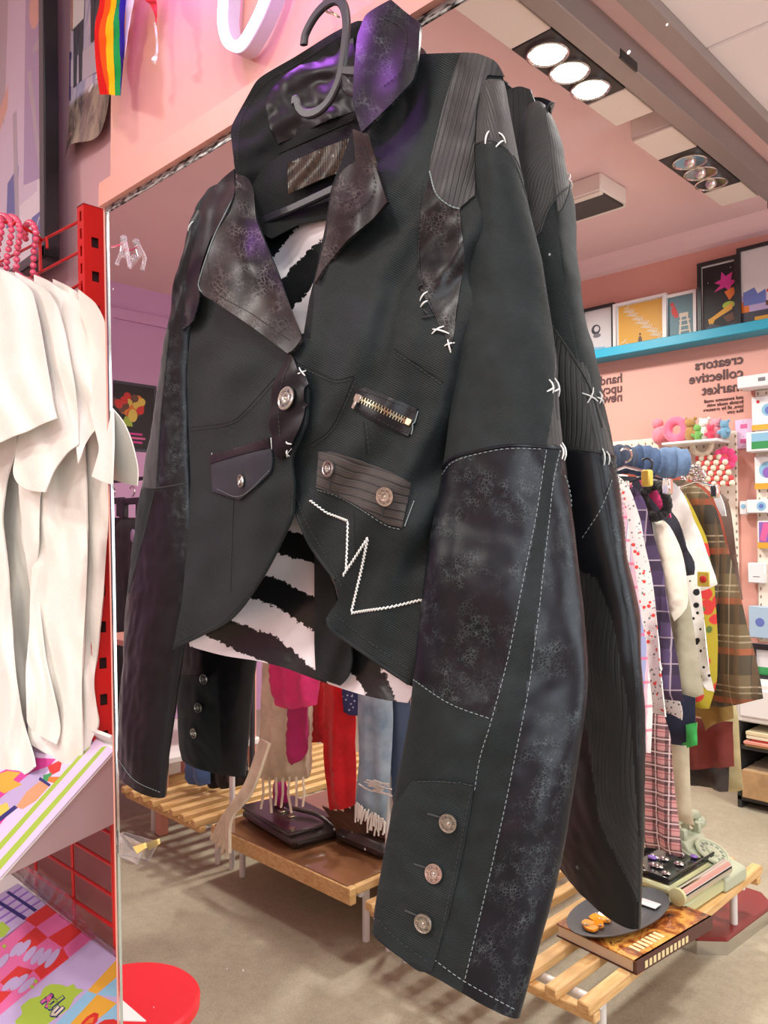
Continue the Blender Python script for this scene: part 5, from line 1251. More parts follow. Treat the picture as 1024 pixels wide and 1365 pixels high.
pco = garR('plaid_coat', 'long brown tartan coat with orange lines at the far end of the right rail', 'coat', 2.62, [(912,640),(928,645),(944,658),(955,680),(965,716),(978,755),(992,805),(1004,870),(1016,932),(960,944)], .42, cm_, 16, wl=.14)
gar('sleeve', None, None, 2.56, [(908,646),(926,645),(944,660),(955,690),(960,730),(955,800),(950,850),(944,800),(942,730),(930,690)], cm_, 17, None, pillow=.04, parent=pco)
garR('jacket', 'rust red jacket showing as a thin edge behind the plaid coat', 'jacket', 2.70, [(872,628),(906,634),(935,645),(952,660),(964,700),(978,760),(990,810),(998,855),(994,860)], .40, plain('rust wool', (158, 66, 44)), 18)
garR('jacket', 'short mustard corduroy jacket above the rust skirt', 'jacket', 2.66, [(940,900),(958,912),(977,930),(977,958),(948,966),(940,975),(935,955)], .12, plain('mustard corduroy', (150, 118, 56)), 19)
garR('skirt', 'rust red skirt hanging at the far end of the right rail', 'skirt', 2.70, [(940,960),(977,962),(978,1022),(925,1026)], .22, plain('rust corduroy', (120, 44, 34)), 20)
garR('skirt', 'dark brown skirt below the rust red one', 'skirt', 2.73, [(935,1020),(972,1022),(970,1056),(932,1048)], .22, plain('dark brown cord', (52, 42, 36)), 21)
garR('trousers', 'pale cream trousers behind the rust skirt', 'trousers', 2.78, [(976,935),(984,942),(988,1000),(992,1052),(978,1058)], .12, plain('pale cream cord', (200, 188, 140)), 22, amp=.006)
garR('cardigan', 'grey brown cardigan farthest along the right rail', 'cardigan', 2.80, [(958,655),(970,662),(976,690),(986,750),(990,800)], .34, plain('grey brown knit', (110, 92, 80)), 23)
gar('vest', 'white vest peeking over the plaid coat', 'vest', 2.585, [(950,660),(958,656),(966,672),(968,688),(962,688),(955,676)], plain('white vest', (230, 235, 240)), 24, G1, amp=.003, pillow=.02)
# rolled jeans and clip hangers lying on the rail
for k, (x1, y1, x2, y2, r, rgb, yv, lb) in enumerate([(812,612,842,614,.052,(60,72,92),2.12,'dark blue rolled jeans nearest the black jacket on top of the right rail'), (838,614,874,618,.056,(78,104,140),2.22,'mid blue rolled jeans on top of the right rail'), (872,617,914,626,.058,(112,142,178),2.34,'light blue rolled jeans at the end of the row of rolls')]):
    mb = MB(); a, b_ = PM(x1, y1, yv), PM(x2, y2, yv+.06); a.z = b_.z = a.z
    pts = [a.lerp(b_, q/8) for q in range(9)]; r *= .84; mb.tube(pts, [r*(.82+.18*math.sin(math.pi*q/8))*(1+.06*math.sin(q*2.3+k)) for q in range(9)], 18)
    ax = (b_-a).normalized()
    for e, s_ in ((a, -1), (b_, 1)):
        sp = []; u_ = ax.orthogonal().normalized(); v_ = ax.cross(u_)
        for q in range(30): rr = r*.12+r*.68*q/30; sp.append(e+ax*s_*.002+u_*rr*math.cos(q*.7)+v_*rr*math.sin(q*.7))
        mb.tube(sp, .006, 6)
    t = NT('denim roll'); n = t.noise(t.coord(), 40, 4); t.set(Base_Color=t.ramp(n, [(.3, tuple(.7*x for x in srgb(*rgb)[:3])+(1,)), (.7, srgb(*rgb))]), Roughness=.85); t.bump(n, .6, .006)
    tag(mb.build('rolled_jeans', t.mat), lb, 'jeans', 'rolled jeans')
def clip(px, py, Yv, lab, metal):
    T_ = thing('clip_hanger', lab, 'hanger', PM(px, py, Yv), 'clip hangers on the right rail'); q = PM(px, py, Yv)
    MB().tube([q+Vector((-.07, 0, -.02)), q+Vector((0, 0, .0)), q+Vector((.07, 0, -.02))], .004, 8).build('bar', metal, T_)
    MB().tube([q+Vector((.018*math.cos(a), 0, .03+.018*math.sin(a))) for a in [math.radians(v) for v in range(-90, 160, 25)]], .003, 8).build('hook', metal, T_)
    for s_ in (-1, 1): MB().rbox(q+Vector((s_*.06-.012, -.012, -.055)), q+Vector((s_*.06+.012, .012, -.012)), .004).build('clip', INK['yellow'] if metal is m_chrome and px < 850 else m_chrome, T_)
clip(834, 622, 1.93, 'silver clip hanger with yellow grips beside the rolled jeans', m_chrome)
clip(862, 634, 2.08, 'black clip hanger above the pink scarf', m_plastic)
clip(928, 642, 2.50, 'silver clip hanger above the brown tartan coat', m_chrome)
cl = MB()
for k in range(16): cl.ball(PM(920+random.uniform(-10, 22), 632+random.uniform(-9, 9), 2.64), .014, 0, 8)
tag(cl.build('bead_necklace', m_chrome), 'bunch of silver beads hanging over the end of the right rail', 'necklace')
# ---------------------------------------------------------------- objects on the right bench and the floor
ZS = ZT+.0125
def MZ(px, py, z=ZS): return PMz(px, py, z)
t = NT('book cover'); c = t.coord(); n = t.noise(c, 9, 5, .6, 1.2)
t.set(Base_Color=t.ramp(n, [(.42, srgb(58, 26, 24)), (.52, srgb(150, 78, 30)), (.62, srgb(232, 170, 80)), (.72, srgb(70, 34, 28))]), Roughness=.25, Coat_Weight=.5); m_cover = t.mat
m_cover2 = mat('dark red book cloth', srgb(72, 24, 26), .35, coat=.4); m_page = mat('page block', srgb(222, 205, 175), .8)
b0, b1_, b2 = MZ(742, 1248), MZ(848, 1300), MZ(922, 1228)
bx = (b1_-b0); by = (b2-b1_)
Mb = hframe(b0, bx, by); bw = bx.length; bh = by.length
up_ = Mb.to_3x3().col[2].z; s_ = 1 if up_ > 0 else -1
def zz(a, b): return (min(a*s_, b*s_), max(a*s_, b*s_))
bk_ = thing('book', 'thick hardback book with a dark fiery cover lying on the right bench', 'book', b0)
za, zb2 = zz(0, .003); MB().box((0, 0, za), (bw, bh, zb2), 0, Mb).build('back_cover', m_cover2, bk_, smooth=False)
za, zb2 = zz(.003, .033); MB().box((.004, .004, za), (bw-.012, bh-.004, zb2), 0, Mb).build('page_block', m_page, bk_, smooth=False)
za, zb2 = zz(.033, .037); MB().box((0, 0, za), (bw, bh, zb2), 0, Mb).build('front_cover', m_cover, bk_, smooth=False)
za, zb2 = zz(0, .037); MB().box((bw-.006, 0, za), (bw+.002, bh, zb2), 0, Mb).build('spine', m_cover2, bk_, smooth=False)
tl = MB()
for k in range(11):
    v0 = bh*(.10+.052*k); za, zb2 = zz(.006, .024); tl.box((bw+.002, v0, za), (bw+.003, v0+bh*.032, zb2), 0, Mb)
for k in range(7):
    v0 = bh*(.12+.05*k); za, zb2 = zz(.037, .038); tl.box((bw-.055, v0, za), (bw-.022, v0+bh*.03, zb2), 0, Mb)
tl.build('title_lettering', mat('pale gilt lettering', srgb(225, 212, 160), .4), bk_, smooth=False)
zpl = ZS+.038
m_slate = mat('dark slate glaze', (.075, .078, .085), .4)
pc = MZ(826, 1222, zpl); prx = (MZ(880, 1192, zpl)-MZ(770, 1250, zpl))
Mpl = frame(pc, Vector((prx.x, prx.y, 0)), Vector((-prx.y, prx.x, 0))) @ Matrix.Diagonal((1, .50, 1, 1)); rp_ = prx.length/2
pl_ = MB().lathe([(rp_*.35, 0), (rp_*.80, .002), (rp_*.97, .014), (rp_, .020), (rp_*.96, .020), (rp_*.78, .007), (.0005, .006)], Mpl, 40).build('plate', m_slate); tag(pl_, 'oval slate grey plate on top of the hardback book', 'plate')
m_amber = mat('amber resin', srgb(245, 150, 20), .12, coat=.6, emit=None)
for k in range(9):
    u_ = MZ(786+k*4.2+random.uniform(-3, 3), 1236-k*2.6+random.uniform(-7, 7), zpl+.012); mb = MB()
    Mx = Matrix.Translation(u_) @ Matrix.Rotation(random.uniform(0, 3), 4, 'Z') @ Matrix.Rotation(random.uniform(-.4, .4), 4, 'X')
    pts = [(.020*math.cos(a)*(1+.18*math.sin(3*a+k)), .017*math.sin(a)) for a in [q*math.pi/6 for q in range(12)]]
    mb.prism(pts, Mx, .006); mb.ball(Mx @ Vector((.018, 0, .007)), .0035, 1, 6); mb.tube([Mx @ Vector((.018+.006*math.cos(a), .006*math.sin(a), .008)) for a in [q*.7 for q in range(9)]], .0009, 5, 1)
    tag(mb.build('earring', [m_amber, m_brass]), 'amber orange earring lying among others on the slate plate', 'earring', 'amber earrings on the plate')
q = MZ(865, 1205, zpl+.012); tag(MB().rbox(q-Vector((.03, .02, 0)), q+Vector((.03, .02, .003)), .001).build('price_card', INK['white']), 'small white card on the slate plate', 'card')
# pale green machine with roller and tray
m_pist = mat('pale green enamel', srgb(196, 198, 150), .35); m_black = mat('black gloss', (.012, .012, .014), .12, coat=.5)
mc = thing('typewriter', 'pale green vintage machine with a chrome roller between the book and the telephone', 'typewriter', MZ(905, 1200))
q0 = MZ(852, 1202); q1_ = MZ(913, 1226); q2_ = MZ(972, 1186)
Mm = hframe(q1_, (q2_-q1_), (q0-q1_)); LM = (q2_-q1_).length; WM = .21; print('MACH', LM, (q0-q1_).length)
vs = 1
def rb(lo, hi, b=.006): return MB().rbox(Vector(lo), Vector(hi), b, 0, Mm)
rb((0, 0, 0), (LM, WM, .045), .010).build('base', m_pist, mc)
rb((.01, .05, .045), (LM-.01, WM, .075), .010).build('housing', m_pist, mc)
Mr = Mm @ Matrix.Translation((-.01, .012, .070)) @ Matrix.Rotation(math.radians(90), 4, 'Y')
MB().lathe([(.014, 0), (.024, .001), (.024, LM+.01), (.014, LM+.012)], Mr, 24).build('roller', m_chrome, mc)
MB().lathe([(.020, -.016), (.026, -.014), (.026, -.002), (.020, 0)], Mr, 24).build('roller_knob', m_pist, mc)
rb((LM*.25, .048, .050), (LM*.33, .0485, .065), .0002).build('badge', INK['gold'], mc)
tr = thing('tray', 'black glossy tray of trinkets on top of the pale green machine', 'tray', Mm @ Vector((LM/2, WM/2, .085)))
rb((.02, .06, .078), (LM+.03, WM+.03, .084), .002).build('tray_base', m_black, tr)
for lo, hi in (((.02, .06, .084), (LM+.03, .066, .098)), ((.02, WM+.024, .084), (LM+.03, WM+.03, .098)), ((.02, .066, .084), (.026, WM+.024, .098)), ((LM+.024, .066, .084), (LM+.03, WM+.024, .098))): rb(lo, hi, .002).build('tray_rim', m_black, tr)
for k in range(12):
    q = Mm @ Vector((.05+random.random()*(LM-.05), .085+random.random()*(WM-.10), .090)); tag(MB().ball(q, .008+.006*random.random(), 0, 10, (1.3, 1, .6)).build('trinket', random.choice([m_chrome, INK['purple'], m_chrome, m_brass])), 'small shiny trinket lying in the black tray', 'trinket', 'trinkets in the black tray')
# telephone
m_sage = mat('sage green phone plastic', srgb(178, 186, 160), .3, coat=.3)
ph = thing('telephone', 'sage green rotary dial telephone at the far end of the right bench', 'telephone', MZ(935, 1165))
p0 = MZ(880, 1150); p1_ = MZ(958, 1195); p2_ = MZ(995, 1172)
Mt = frame(MZ(955, 1196), (MZ(992, 1172)-MZ(955, 1196)), (MZ(890, 1165)-MZ(955, 1196)))
Mt = hframe(MZ(968, 1192), (MZ(1004, 1168)-MZ(968, 1192)), (MZ(896, 1157)-MZ(968, 1192)))
WT, LT = .16, .22; print('PHONE', (MZ(993, 1168)-MZ(952, 1193)).length, (MZ(880, 1158)-MZ(952, 1193)).length)
front_low = True
def PT(x, y, z): return Vector((x, (y if front_low else LT-y), z))
prof = [(0, 0), (0, .045), (.05, .065), (.13, .10), (.15, .125), (LT, .125), (LT, 0)]
mb = MB(); vv = [Mt @ PT(.012 if z > .06 else 0, y, z) for y, z in prof]+[Mt @ PT(WT-.012 if z > .06 else WT, y, z) for y, z in prof]; n = len(prof)
FF = [tuple(range(n)), tuple(range(2*n-1, n-1, -1))]+[(i, n+i, n+(i+1) % n, (i+1) % n) for i in range(n)]
cen_ = sum(vv, Vector())/len(vv); F3 = []
for f in FF:
    nn = Vector()
    for i in range(1, len(f)-1): nn += (vv[f[i]]-vv[f[0]]).cross(vv[f[i+1]]-vv[f[0]])
    F3.append(f if nn.dot(sum((vv[i] for i in f), Vector())/len(f)-cen_) > 0 else f[::-1])
mb.add(vv, F3); bo = mb.build('body', m_sage, ph, smooth=False); bv = bo.modifiers.new('bevel', 'BEVEL'); bv.width = .010; bv.segments = 3
dc = Mt @ PT(WT/2, .085, .085); dn = (Mt.to_3x3() @ (PT(0, 0, 1)-PT(0, .45, 0)*1 - PT(0, 0, 0)*0)); dn = (Mt.to_3x3() @ Vector((0, (-.5 if front_low else .5), 1))).normalized()
dn = (Mt.to_3x3() @ Vector((0, -.5, 1))).normalized(); Md = nframe(dc, dn); MB().lathe([(.056, 0), (.060, .006), (.056, .012), (.050, .012), (.048, .008), (.024, .008), (.022, .014), (.0005, .014)], Md, 36).build('dial', m_sage, ph)
fh_ = MB()
for k in range(10): a = math.radians(30+k*29); fh_.lathe([(.0068, 0), (.0068, .0012)], Md @ Matrix.Translation((.037*math.cos(a), .037*math.sin(a), .008)), 12)
fh_.build('finger_holes', mat('grey dial inset', srgb(120, 128, 115), .4), ph)
hs = [Mt @ PT(-.03, .19, .150), Mt @ PT(-.01, .19, .168), Mt @ PT(.05, .19, .176), Mt @ PT(WT-.05, .19, .176), Mt @ PT(WT+.01, .19, .168), Mt @ PT(WT+.03, .19, .150)]
hm = MB(); hm.tube(catmull(hs, 5), .017, 14); hm.ball(hs[0]-Vector((0, 0, .012)), .032, 0, 14, (1, 1, .75)); hm.ball(hs[-1]-Vector((0, 0, .012)), .032, 0, 14, (1, 1, .75)); hm.build('handset', m_sage, ph)
cd_ = MB()
for yy in (.16, .205): cd_.rbox(Mt @ PT(.03, yy, .12) - Vector((.012, .012, 0)), Mt @ PT(.03, yy, .12)+Vector((.012, .012, .04)), .004); cd_.rbox(Mt @ PT(WT-.03, yy, .12)-Vector((.012, .012, 0)), Mt @ PT(WT-.03, yy, .12)+Vector((.012, .012, .04)), .004)
cd_.build('cradle', m_sage, ph)
# bathroom scale on the floor
print('SC', [tuple(round(v,2) for v in PMz(a,b,0)) for a,b in ((895,1277),(905,1275),(1010,1212),(1015,1190),(830,1240))])
bs = thing('bathroom_scale', 'red topped chrome bathroom scale on the floor beside the right bench', 'scale', PMz(950, 1240, 0))
s0, s1, s2 = PMz(862, 1245, .06), PMz(956, 1255, .06), PMz(1014, 1210, .06)
Msc = frame(PMz(905, 1258, .0), (PMz(1008, 1205, 0)-PMz(905, 1258, 0)), (PMz(850, 1222, 0)-PMz(905, 1258, 0)))
Msc = hframe(PMz(957, 1284, 0), (PMz(1024, 1232, 0)-PMz(957, 1284, 0)), (PMz(880, 1247, 0)-PMz(957, 1284, 0))); print('SCALE', (PMz(1024, 1232, 0)-PMz(957, 1284, 0)).length, (PMz(880, 1247, 0)-PMz(957, 1284, 0)).length)
SL_, SW = .50, .36
def octo(i, cx=.07): return [(i, cx), (cx, i), (SL_-cx, i), (SL_-i, cx), (SL_-i, SW-cx), (SL_-cx, SW-i), (cx, SW-i), (i, SW-cx)]
MB().prism(octo(0), Msc, .045).build('chrome_base', mat('satin chrome', (.62, .62, .60), .25, 1), bs, smooth=False)
MB().prism(octo(.004), Msc @ Matrix.Translation((0, 0, .045)), .012).build('platform', mat('dark red vinyl', srgb(130, 34, 38), .35, coat=.2), bs, smooth=False)
MB().lathe([(.058, 0), (.058, .006), (.046, .009), (.0005, .007)], Msc @ Matrix.Translation((SL_*.66, SW*.5, .057)) @ Matrix.Diagonal((1, .7, 1, 1)), 32).build('dial_window', mat('dull silver', (.55, .53, .50), .3, .8), bs)
# ---------------------------------------------------------------- left rail garments
G2 = 'garments on the left clothes rails'
shw = gar('shawl', 'cream woollen shawl hanging over the middle bench', 'shawl', 1.90, [(346,800),(405,800),(412,880),(417,960),(414,1036),(400,1041),(372,1042),(346,1038),(349,960),(350,880)], plain('cream wool', (222, 208, 178)), 31, G2)
fr = MB()
for k in range(9):
    a = k/8; st = PM(349+a*10, 985+a*6, 1.80-.02*a); mid = PM(328+a*8, 1045+a*10, 1.755); mid2 = PM(300+a*9, 1085+a*6, 1.735); end = PM(282+a*24, 1118+a*24+6*math.sin(k*3), 1.73)
    fr.tube(catmull([st, mid, mid2, end], 6), .0075, 7)
for k in range(7):
    x = 350+k*9; fr.tube([PM(x, 1036, 1.86), PM(x+random.uniform(-2, 2), 1058, 1.86), PM(x+random.uniform(-3, 3), 1078+6*math.sin(k*2), 1.86)], .005, 6)
fr.build('fringe', plain('cream fringe wool', (226, 214, 186)), shw)
gar('top', 'hot pink top hanging beside the cream shawl', 'top', 1.845, [(352,800),(420,800),(430,880),(425,905),(420,940),(398,945),(375,945),(368,935),(362,900)], plain('hot pink jersey', (226, 50, 120)), 33, G2)
gar('cardigan', 'magenta knitted cardigan with a dark trim', 'cardigan', 1.87, [(380,860),(412,860),(414,930),(412,985),(404,1012),(390,1020),(384,1005),(386,950)], plain('magenta knit', (176, 22, 96)), 34, G2)
gar('dress', 'crimson dress with a button front next to the ripped jeans', 'dress', 2.05, [(405,860),(440,860),(442,930),(438,990),(408,990),(404,930)], plain('crimson cotton', (190, 20, 40)), 35, G2)
gar('dress', 'long bright red dress hanging lowest on the middle rail', 'dress', 2.0, [(432,860),(470,860),(474,950),(476,1020),(474,1072),(462,1078),(440,1080),(436,1020),(433,950)], plain('bright red viscose', (214, 14, 26)), 36, G2)
gar('blouse', 'purple blouse edge above the red dresses', 'blouse', 2.12, [(412,850),(446,850),(450,900),(444,925),(420,928),(410,905)], plain('purple satin', (150, 50, 140)), 37, G2)
gar('jacket', 'navy patterned jacket beside the ripped jeans', 'jacket', 1.98, [(448,850),(476,850),(478,930),(474,955),(462,950),(455,900)], spots('navy print', srgb(48, 48, 92), [(srgb(190, 180, 190), 60, .2, 2)]), 38, G2)
t = NT('washed denim'); c = t.coord(); n = t.noise(c, 14, 5); t.set(Base_Color=t.ramp(n, [(.3, srgb(124, 152, 172)), (.7, srgb(176, 198, 210))]), Roughness=.9); t.bump(t.noise(c, 300, 2), .3, .001); m_den = t.mat
jn = thing('ripped_jeans', 'light blue ripped jeans with frayed hems on the middle rail', 'jeans', PM(500, 1090, 1.90), G2)
msheet('leg', XZ([(474,860),(520,860),(524,960),(522,1020),(518,1068),(514,1098),(492,1088),(475,1070),(477,1000),(476,930)], 1.90), D-1.90, m_den, jn, sd=41, amp=.006)
msheet('leg', XZ([(516,860),(545,860),(548,960),(545,1095),(526,1092),(520,1020),(520,940)], 1.94), D-1.94, plain('dark denim', (70, 92, 120)), jn, sd=42, amp=.005)
rip = MB()
for k in range(16):
    a = PM(478+random.uniform(0, 26), 1038+random.uniform(0, 16), 1.845); rip.tube([a, a+Vector((.03, .004, random.uniform(-.006, .006))), a+Vector((.07, 0, random.uniform(-.01, .01)))], .0022, 5)
for k in range(26):
    a = PM(474+k*1.6, 1071+k*1.0+random.uniform(-4, 4), 1.85); rip.tube([a, a+Vector((random.uniform(-.01, .01), .006, -.03-random.uniform(0, .03)))], .003, 5)
rip.build('frayed_threads', plain('white denim threads', (228, 226, 216)), jn)
q = PM(402, 922, 1.97); tag(MB().rbox(q-Vector((.028, .0015, .06)), q+Vector((.028, .0015, .06)), .001).build('price_tag', INK['pink']), 'pale pink swing tag hanging in front of the hot pink top', 'tag')
gar('scarf', 'magenta tassel hanging below the cream shawl', 'scarf', 1.99, [(366,1040),(380,1040),(386,1060),(384,1076),(364,1074),(362,1056)], plain('magenta wool', (170, 20, 110)), 43, G2)
gar('jeans', 'blue denim leg hanging over the far left bench', 'jeans', 1.98, [(250,960),(276,965),(277,1020),(276,1046),(262,1049),(250,1040)], plain('mid blue denim', (78, 112, 165)), 44, G2)
gar('trousers', 'black trousers folded over the far left bench', 'trousers', 2.05, [(276,985),(330,985),(332,1045),(300,1052),(276,1050)], plain('black trouser cloth', (26, 26, 30)), 45, G2)
# handbag and brown leather bag on the board
zb_ = ZT+.0185
m_leaB = mat('dark brown leather', (.028, .018, .015), .3, coat=.3, bump=(60, .3)); m_leaC = mat('tan brown leather', (.10, .045, .022), .5, bump=(40, .5))
h0 = MZ(392, 1104, zb_)
hbag = thing('handbag', 'dark brown flap handbag lying on the middle bench', 'handbag', h0)
Mh = Matrix.Translation(h0) @ Matrix.Rotation(math.radians(8), 4, 'Z')
MB().rbox(Vector((-.21, -.13, 0)), Vector((.21, .13, .06)), .024, 0, Mh).build('body', m_leaB, hbag)
MB().rbox(Vector((-.19, -.02, .054)), Vector((.20, .14, .070)), .007, 0, Mh).build('flap', m_leaB, hbag)
MB().lathe([(.012, 0), (.012, .006), (.001, .008)], Mh @ Matrix.Translation((.17, .11, .07)), 16).build('clasp', m_brass, hbag)
MB().tube(catmull([Mh @ Vector(p) for p in ((-.2, -.05, .05), (-.15, -.02, .085), (0, .02, .088), (.12, -.03, .082), (.2, -.06, .05))], 6), .009, 8).build('strap', m_leaB, hbag)
for s_ in (-.03, .04): MB().rbox(Vector((s_, .03, .070)), Vector((s_+.03, .06, .076)), .002, 0, Mh).build('buckle', m_brass, hbag)
f0 = MZ(478, 1135, zb_)
fb = thing('leather_bag', 'tan leather bag with pointed fan shaped fringe on the middle bench', 'bag', f0)
fm = MB()
for k in range(11):
    a = math.radians(18+k*14.5); d_ = Vector((-math.cos(a), .10, math.sin(a)*.62)); L = .22+.03*math.sin(k*2.1); s_ = d_.cross(Vector((0, 1, 0))).normalized()*.030
    o_ = f0+Vector((0, -.02-.004*k, .035)); pts = [o_+s_*.3, o_+d_*L*.6+s_, o_+d_*L, o_+d_*L*.6-s_, o_-s_*.3]
    fm.add([p for p in pts]+[p+Vector((0, -.006, 0)) for p in pts], [(0,1,2,3,4),(9,8,7,6,5)]+[(i, 5+i, 5+(i+1) % 5, (i+1) % 5) for i in range(5)])
fm.build('fringe', m_leaC, fb, smooth=False)
MB().rbox(f0+Vector((-.13, -.10, 0)), f0+Vector((.13, .01, .055)), .02).build('body', m_leaB, fb)
# ---------------------------------------------------------------- the wall opposite: shelf, pictures, lettering, pegboards
YW = 4.60
def WP(px, py, off=0.): return PM(px, py, YW-off)
shf = thing('picture_shelf', 'long turquoise picture ledge high on the pink wall', 'shelf', WP(900, 455, .05))
m_turq = mat('turquoise paint', srgb(40, 160, 190), .4)
za_ = WP(912, 452, .06).z; xl_, xr_ = WP(680, 500, .1).x-1.0, XR-.1
MB().rbox(Vector((xl_, WALLY, za_-.045)), Vector((xr_, WALLY+.13, za_-.02)), .004).build('ledge', m_turq, shf)
MB().rbox(Vector((xl_, WALLY+.13, za_-.045)), Vector((xr_, WALLY+.145, za_+.012)), .004).build('front_lip', m_turq, shf)
zsh = za_-.02
def wallart(lab, px0, px1, ytop, off, shapes, framem, grp='pictures on the turquoise ledge', bw_=.018):
    """picture standing on the ledge between pixel columns px0..px1 with its top at ytop (mid column)"""
    a, b_ = WP(px0, 460, off).x, WP(px1, 440, off).x; top = PM((px0+px1)/2, ytop, YW-off).z; y = D-YW+off; w_, h_ = b_-a, top-zsh
    T_ = thing('framed_picture', lab, 'picture', ((a+b_)/2, y, zsh), grp)
    Mx = frame((b_, y, zsh), (-1, 0, 0), (0, 0, 1))
    mb = MB()
    for lo, hi in (((0, 0, -.02), (w_, bw_, .006)), ((0, h_-bw_, -.02), (w_, h_, .006)), ((0, bw_, -.02), (bw_, h_-bw_, .006)), ((w_-bw_, bw_, -.02), (w_, h_-bw_, .006))): mb.box(lo, hi, 0, Mx)
    mb.build('frame', framem, T_, smooth=False)
    S = []
    for ink, pl in shapes:                        # given in 0..1, left to right as the mirror shows it
        if pl[0] == 'c': S.append((ink, ('c', w_*(1-pl[1]), h_*pl[2], w_*pl[3], pl[4] if len(pl) > 4 else 1)))
        else: S.append((ink, [(w_*(1-u), h_*v) for u, v in pl]))
    art('print', Mx @ Matrix.Translation((0, 0, -.010)), [('white', rect(.002, .002, w_-.002, h_-.002))]+S, T_)
    return T_
m_fw = mat('white picture frame', (.80, .79, .78), .4)
wallart('small white picture in a black frame, first on the ledge past the jacket', 776, 819, 408, .055, [('sky', [(.1, .08), (.75, .06), (.7, .2), (.1, .24)]), ('slate', ('c', .42, .56, .14, 1)), ('white', ('c', .44, .57, .08, 1)), ('grey', ('c', .45, .44, .12, .5)), ('lime', rect(.1, .06, .4, .10))], m_blackf)
swirl = [('gold', rect(.09, .07, .92, .93))]
for k in range(34):
    x, y = .14+.70*((k*.618) % 1), .13+.74*((k*.377+.1) % 1); swirl.append(('cream', [(x, y), (x+.07, y+.02), (x+.10, y+.07), (x+.085, y+.075), (x+.06, y+.035), (x, y+.018)]))
swirl += [('brown', ('c', .5, .20, .035, 2.2)), ('brown', ('c', .5, .32, .02, 1))]
wallart('yellow patterned picture in a white frame on the ledge', 818, 889, 398, .060, swirl, m_fw)
lad = [('teal', rect(.04, .05, .9, .95)), ('white', rect(.88, .0, 1, 1)), ('red', [(.24, .72), (.34, .78), (.42, .66), (.46, .54), (.36, .52), (.26, .62)]), ('red', ('c', .27, .80, .06, 1))]
lad += [('cream', [(.44, .08), (.50, .08), (.56, .56), (.51, .56)]), ('cream', [(.80, .08), (.86, .08), (.72, .56), (.67, .56)])]+[('cream', rect(.47, .14+.1*k, .80, .165+.1*k)) for k in range(4)]+[('cream', rect(.48, .52, .74, .60))]
wallart('teal picture of a red bird and a ladder on the ledge', 884, 929, 390, .050, lad, m_fw)
blk = [('white', rect(.06, .05, .94, .95)), ('black', rect(.11, .09, .99, .93)), ('magenta', [(.40, .70), (.56, .73), (.58, .83), (.68, .76), (.84, .80), (.80, .70), (.97, .68), (.80, .62), (.78, .54), (.66, .62), (.38, .58), (.56, .66)]), ('orange', [(.64, .56), (.86, .60), (.90, .52), (.76, .44)]), ('lime', ('c', .74, .38, .15, .6)), ('brown', [(.60, .24), (.84, .28), (.88, .18), (.70, .16)]), ('gold', [(.26, .18), (.34, .15), (.40, .22), (.82, .32), (.84, .40), (.74, .38), (.34, .26), (.24, .24)]), ('slate', [(.14, .09), (.96, .09), (.96, .16), (.6, .12), (.3, .18)]), ('white', ('c', .25, .72, .012, 1)), ('white', ('c', .8, .86, .012, 1)), ('white', ('c', .9, .82, .01, 1))]
wallart('dark picture with a magenta leaf and orange shapes in a black frame', 931, 986, 345, .075, blk, m_blackf, bw_=.022)
vil = [('lilac', rect(.06, .05, .94, .95)), ('white', rect(.06, .42, .94, .95)), ('orange', [(.06, .08), (.22, .08), (.2, .3), (.06, .36)]), ('blue', [(.1, .3), (.5, .3), (.5, .46), (.36, .42), (.3, .5), (.1, .46)]), ('red', [(.5, .42), (.62, .54), (.74, .42)]), ('white', rect(.52, .32, .72, .42)), ('brown', rect(.5, .26, .94, .32)), ('slate', rect(.06, .06, .94, .22)), ('gold', rect(.3, .07, .94, .15)), ('navy', ('c', .7, .12, .05, .6))]
wallart('pale picture of a village at the far right end of the ledge', 984, 1060, 322, .078, vil, m_blackf, bw_=.02)
m_text = mat('charcoal wall vinyl', srgb(88, 62, 62), .6)
def wtext(txt, px, py, size, Yv=YW-.003, bold=.012):
    cu = bpy.data.curves.new('lettering', 'FONT'); cu.body = txt; cu.size = size; cu.extrude = .0015; cu.offset = bold*size; cu.space_character = 1.02; cu.align_x = 'LEFT'
    o = bpy.data.objects.new('lettering', cu); COL.objects.link(o); p = PM(px, py, Yv)
    o.matrix_world = Matrix(((-1, 0, 0, p.x), (0, 0, 1, p.y), (0, 1, 0, p.z), (0, 0, 0, 1))); cu.materials.append(m_text)
    bpy.context.view_layer.update(); dg = bpy.context.evaluated_depsgraph_get(); me = bpy.data.meshes.new_from_object(o.evaluated_get(dg))
    mw = o.matrix_world.copy(); COL.objects.unlink(o); bpy.data.objects.remove(o)
    mb = MB(); mb.add([mw @ v.co for v in me.vertices], [tuple(q.vertices) for q in me.polygons]); return mb
def lettering(lab, lines):
    T_ = thing('wall_lettering', lab, 'lettering', PM(lines[0][1], lines[0][2], YW))
    for (tx, px, py, sz, bo) in lines: wtext(tx, px, py, sz, bold=bo).build('text_line', m_text, T_, smooth=False)
lettering('charcoal lettering creators collective market on the pink wall', [('creators', 991, 484, .080, .02), ('collective', 991, 502, .080, .02), ('market', 991, 520, .080, .02)])
lettering('four small lines of charcoal text under creators collective market', [('and awesome small', 991, 531, .028, 0), ('brands made with', 991, 537, .028, 0), ('love, all by creators', 991, 543, .028, 0), ('like you', 991, 549, .028, 0)])
lettering('charcoal lettering hand upcy new beside the black jacket reflection', [('handmade', 830, 509, .080, .02), ('upcycled', 830, 522, .080, .02), ('new', 830, 534, .080, .02)])
t = NT('white pegboard'); s_ = t.sep(t.coord()); fx = t.math('SUBTRACT', t.math('FRACT', t.math('DIVIDE', s_[0], .045)), .5); fz = t.math('SUBTRACT', t.math('FRACT', t.math('DIVIDE', s_[2], .045)), .5)
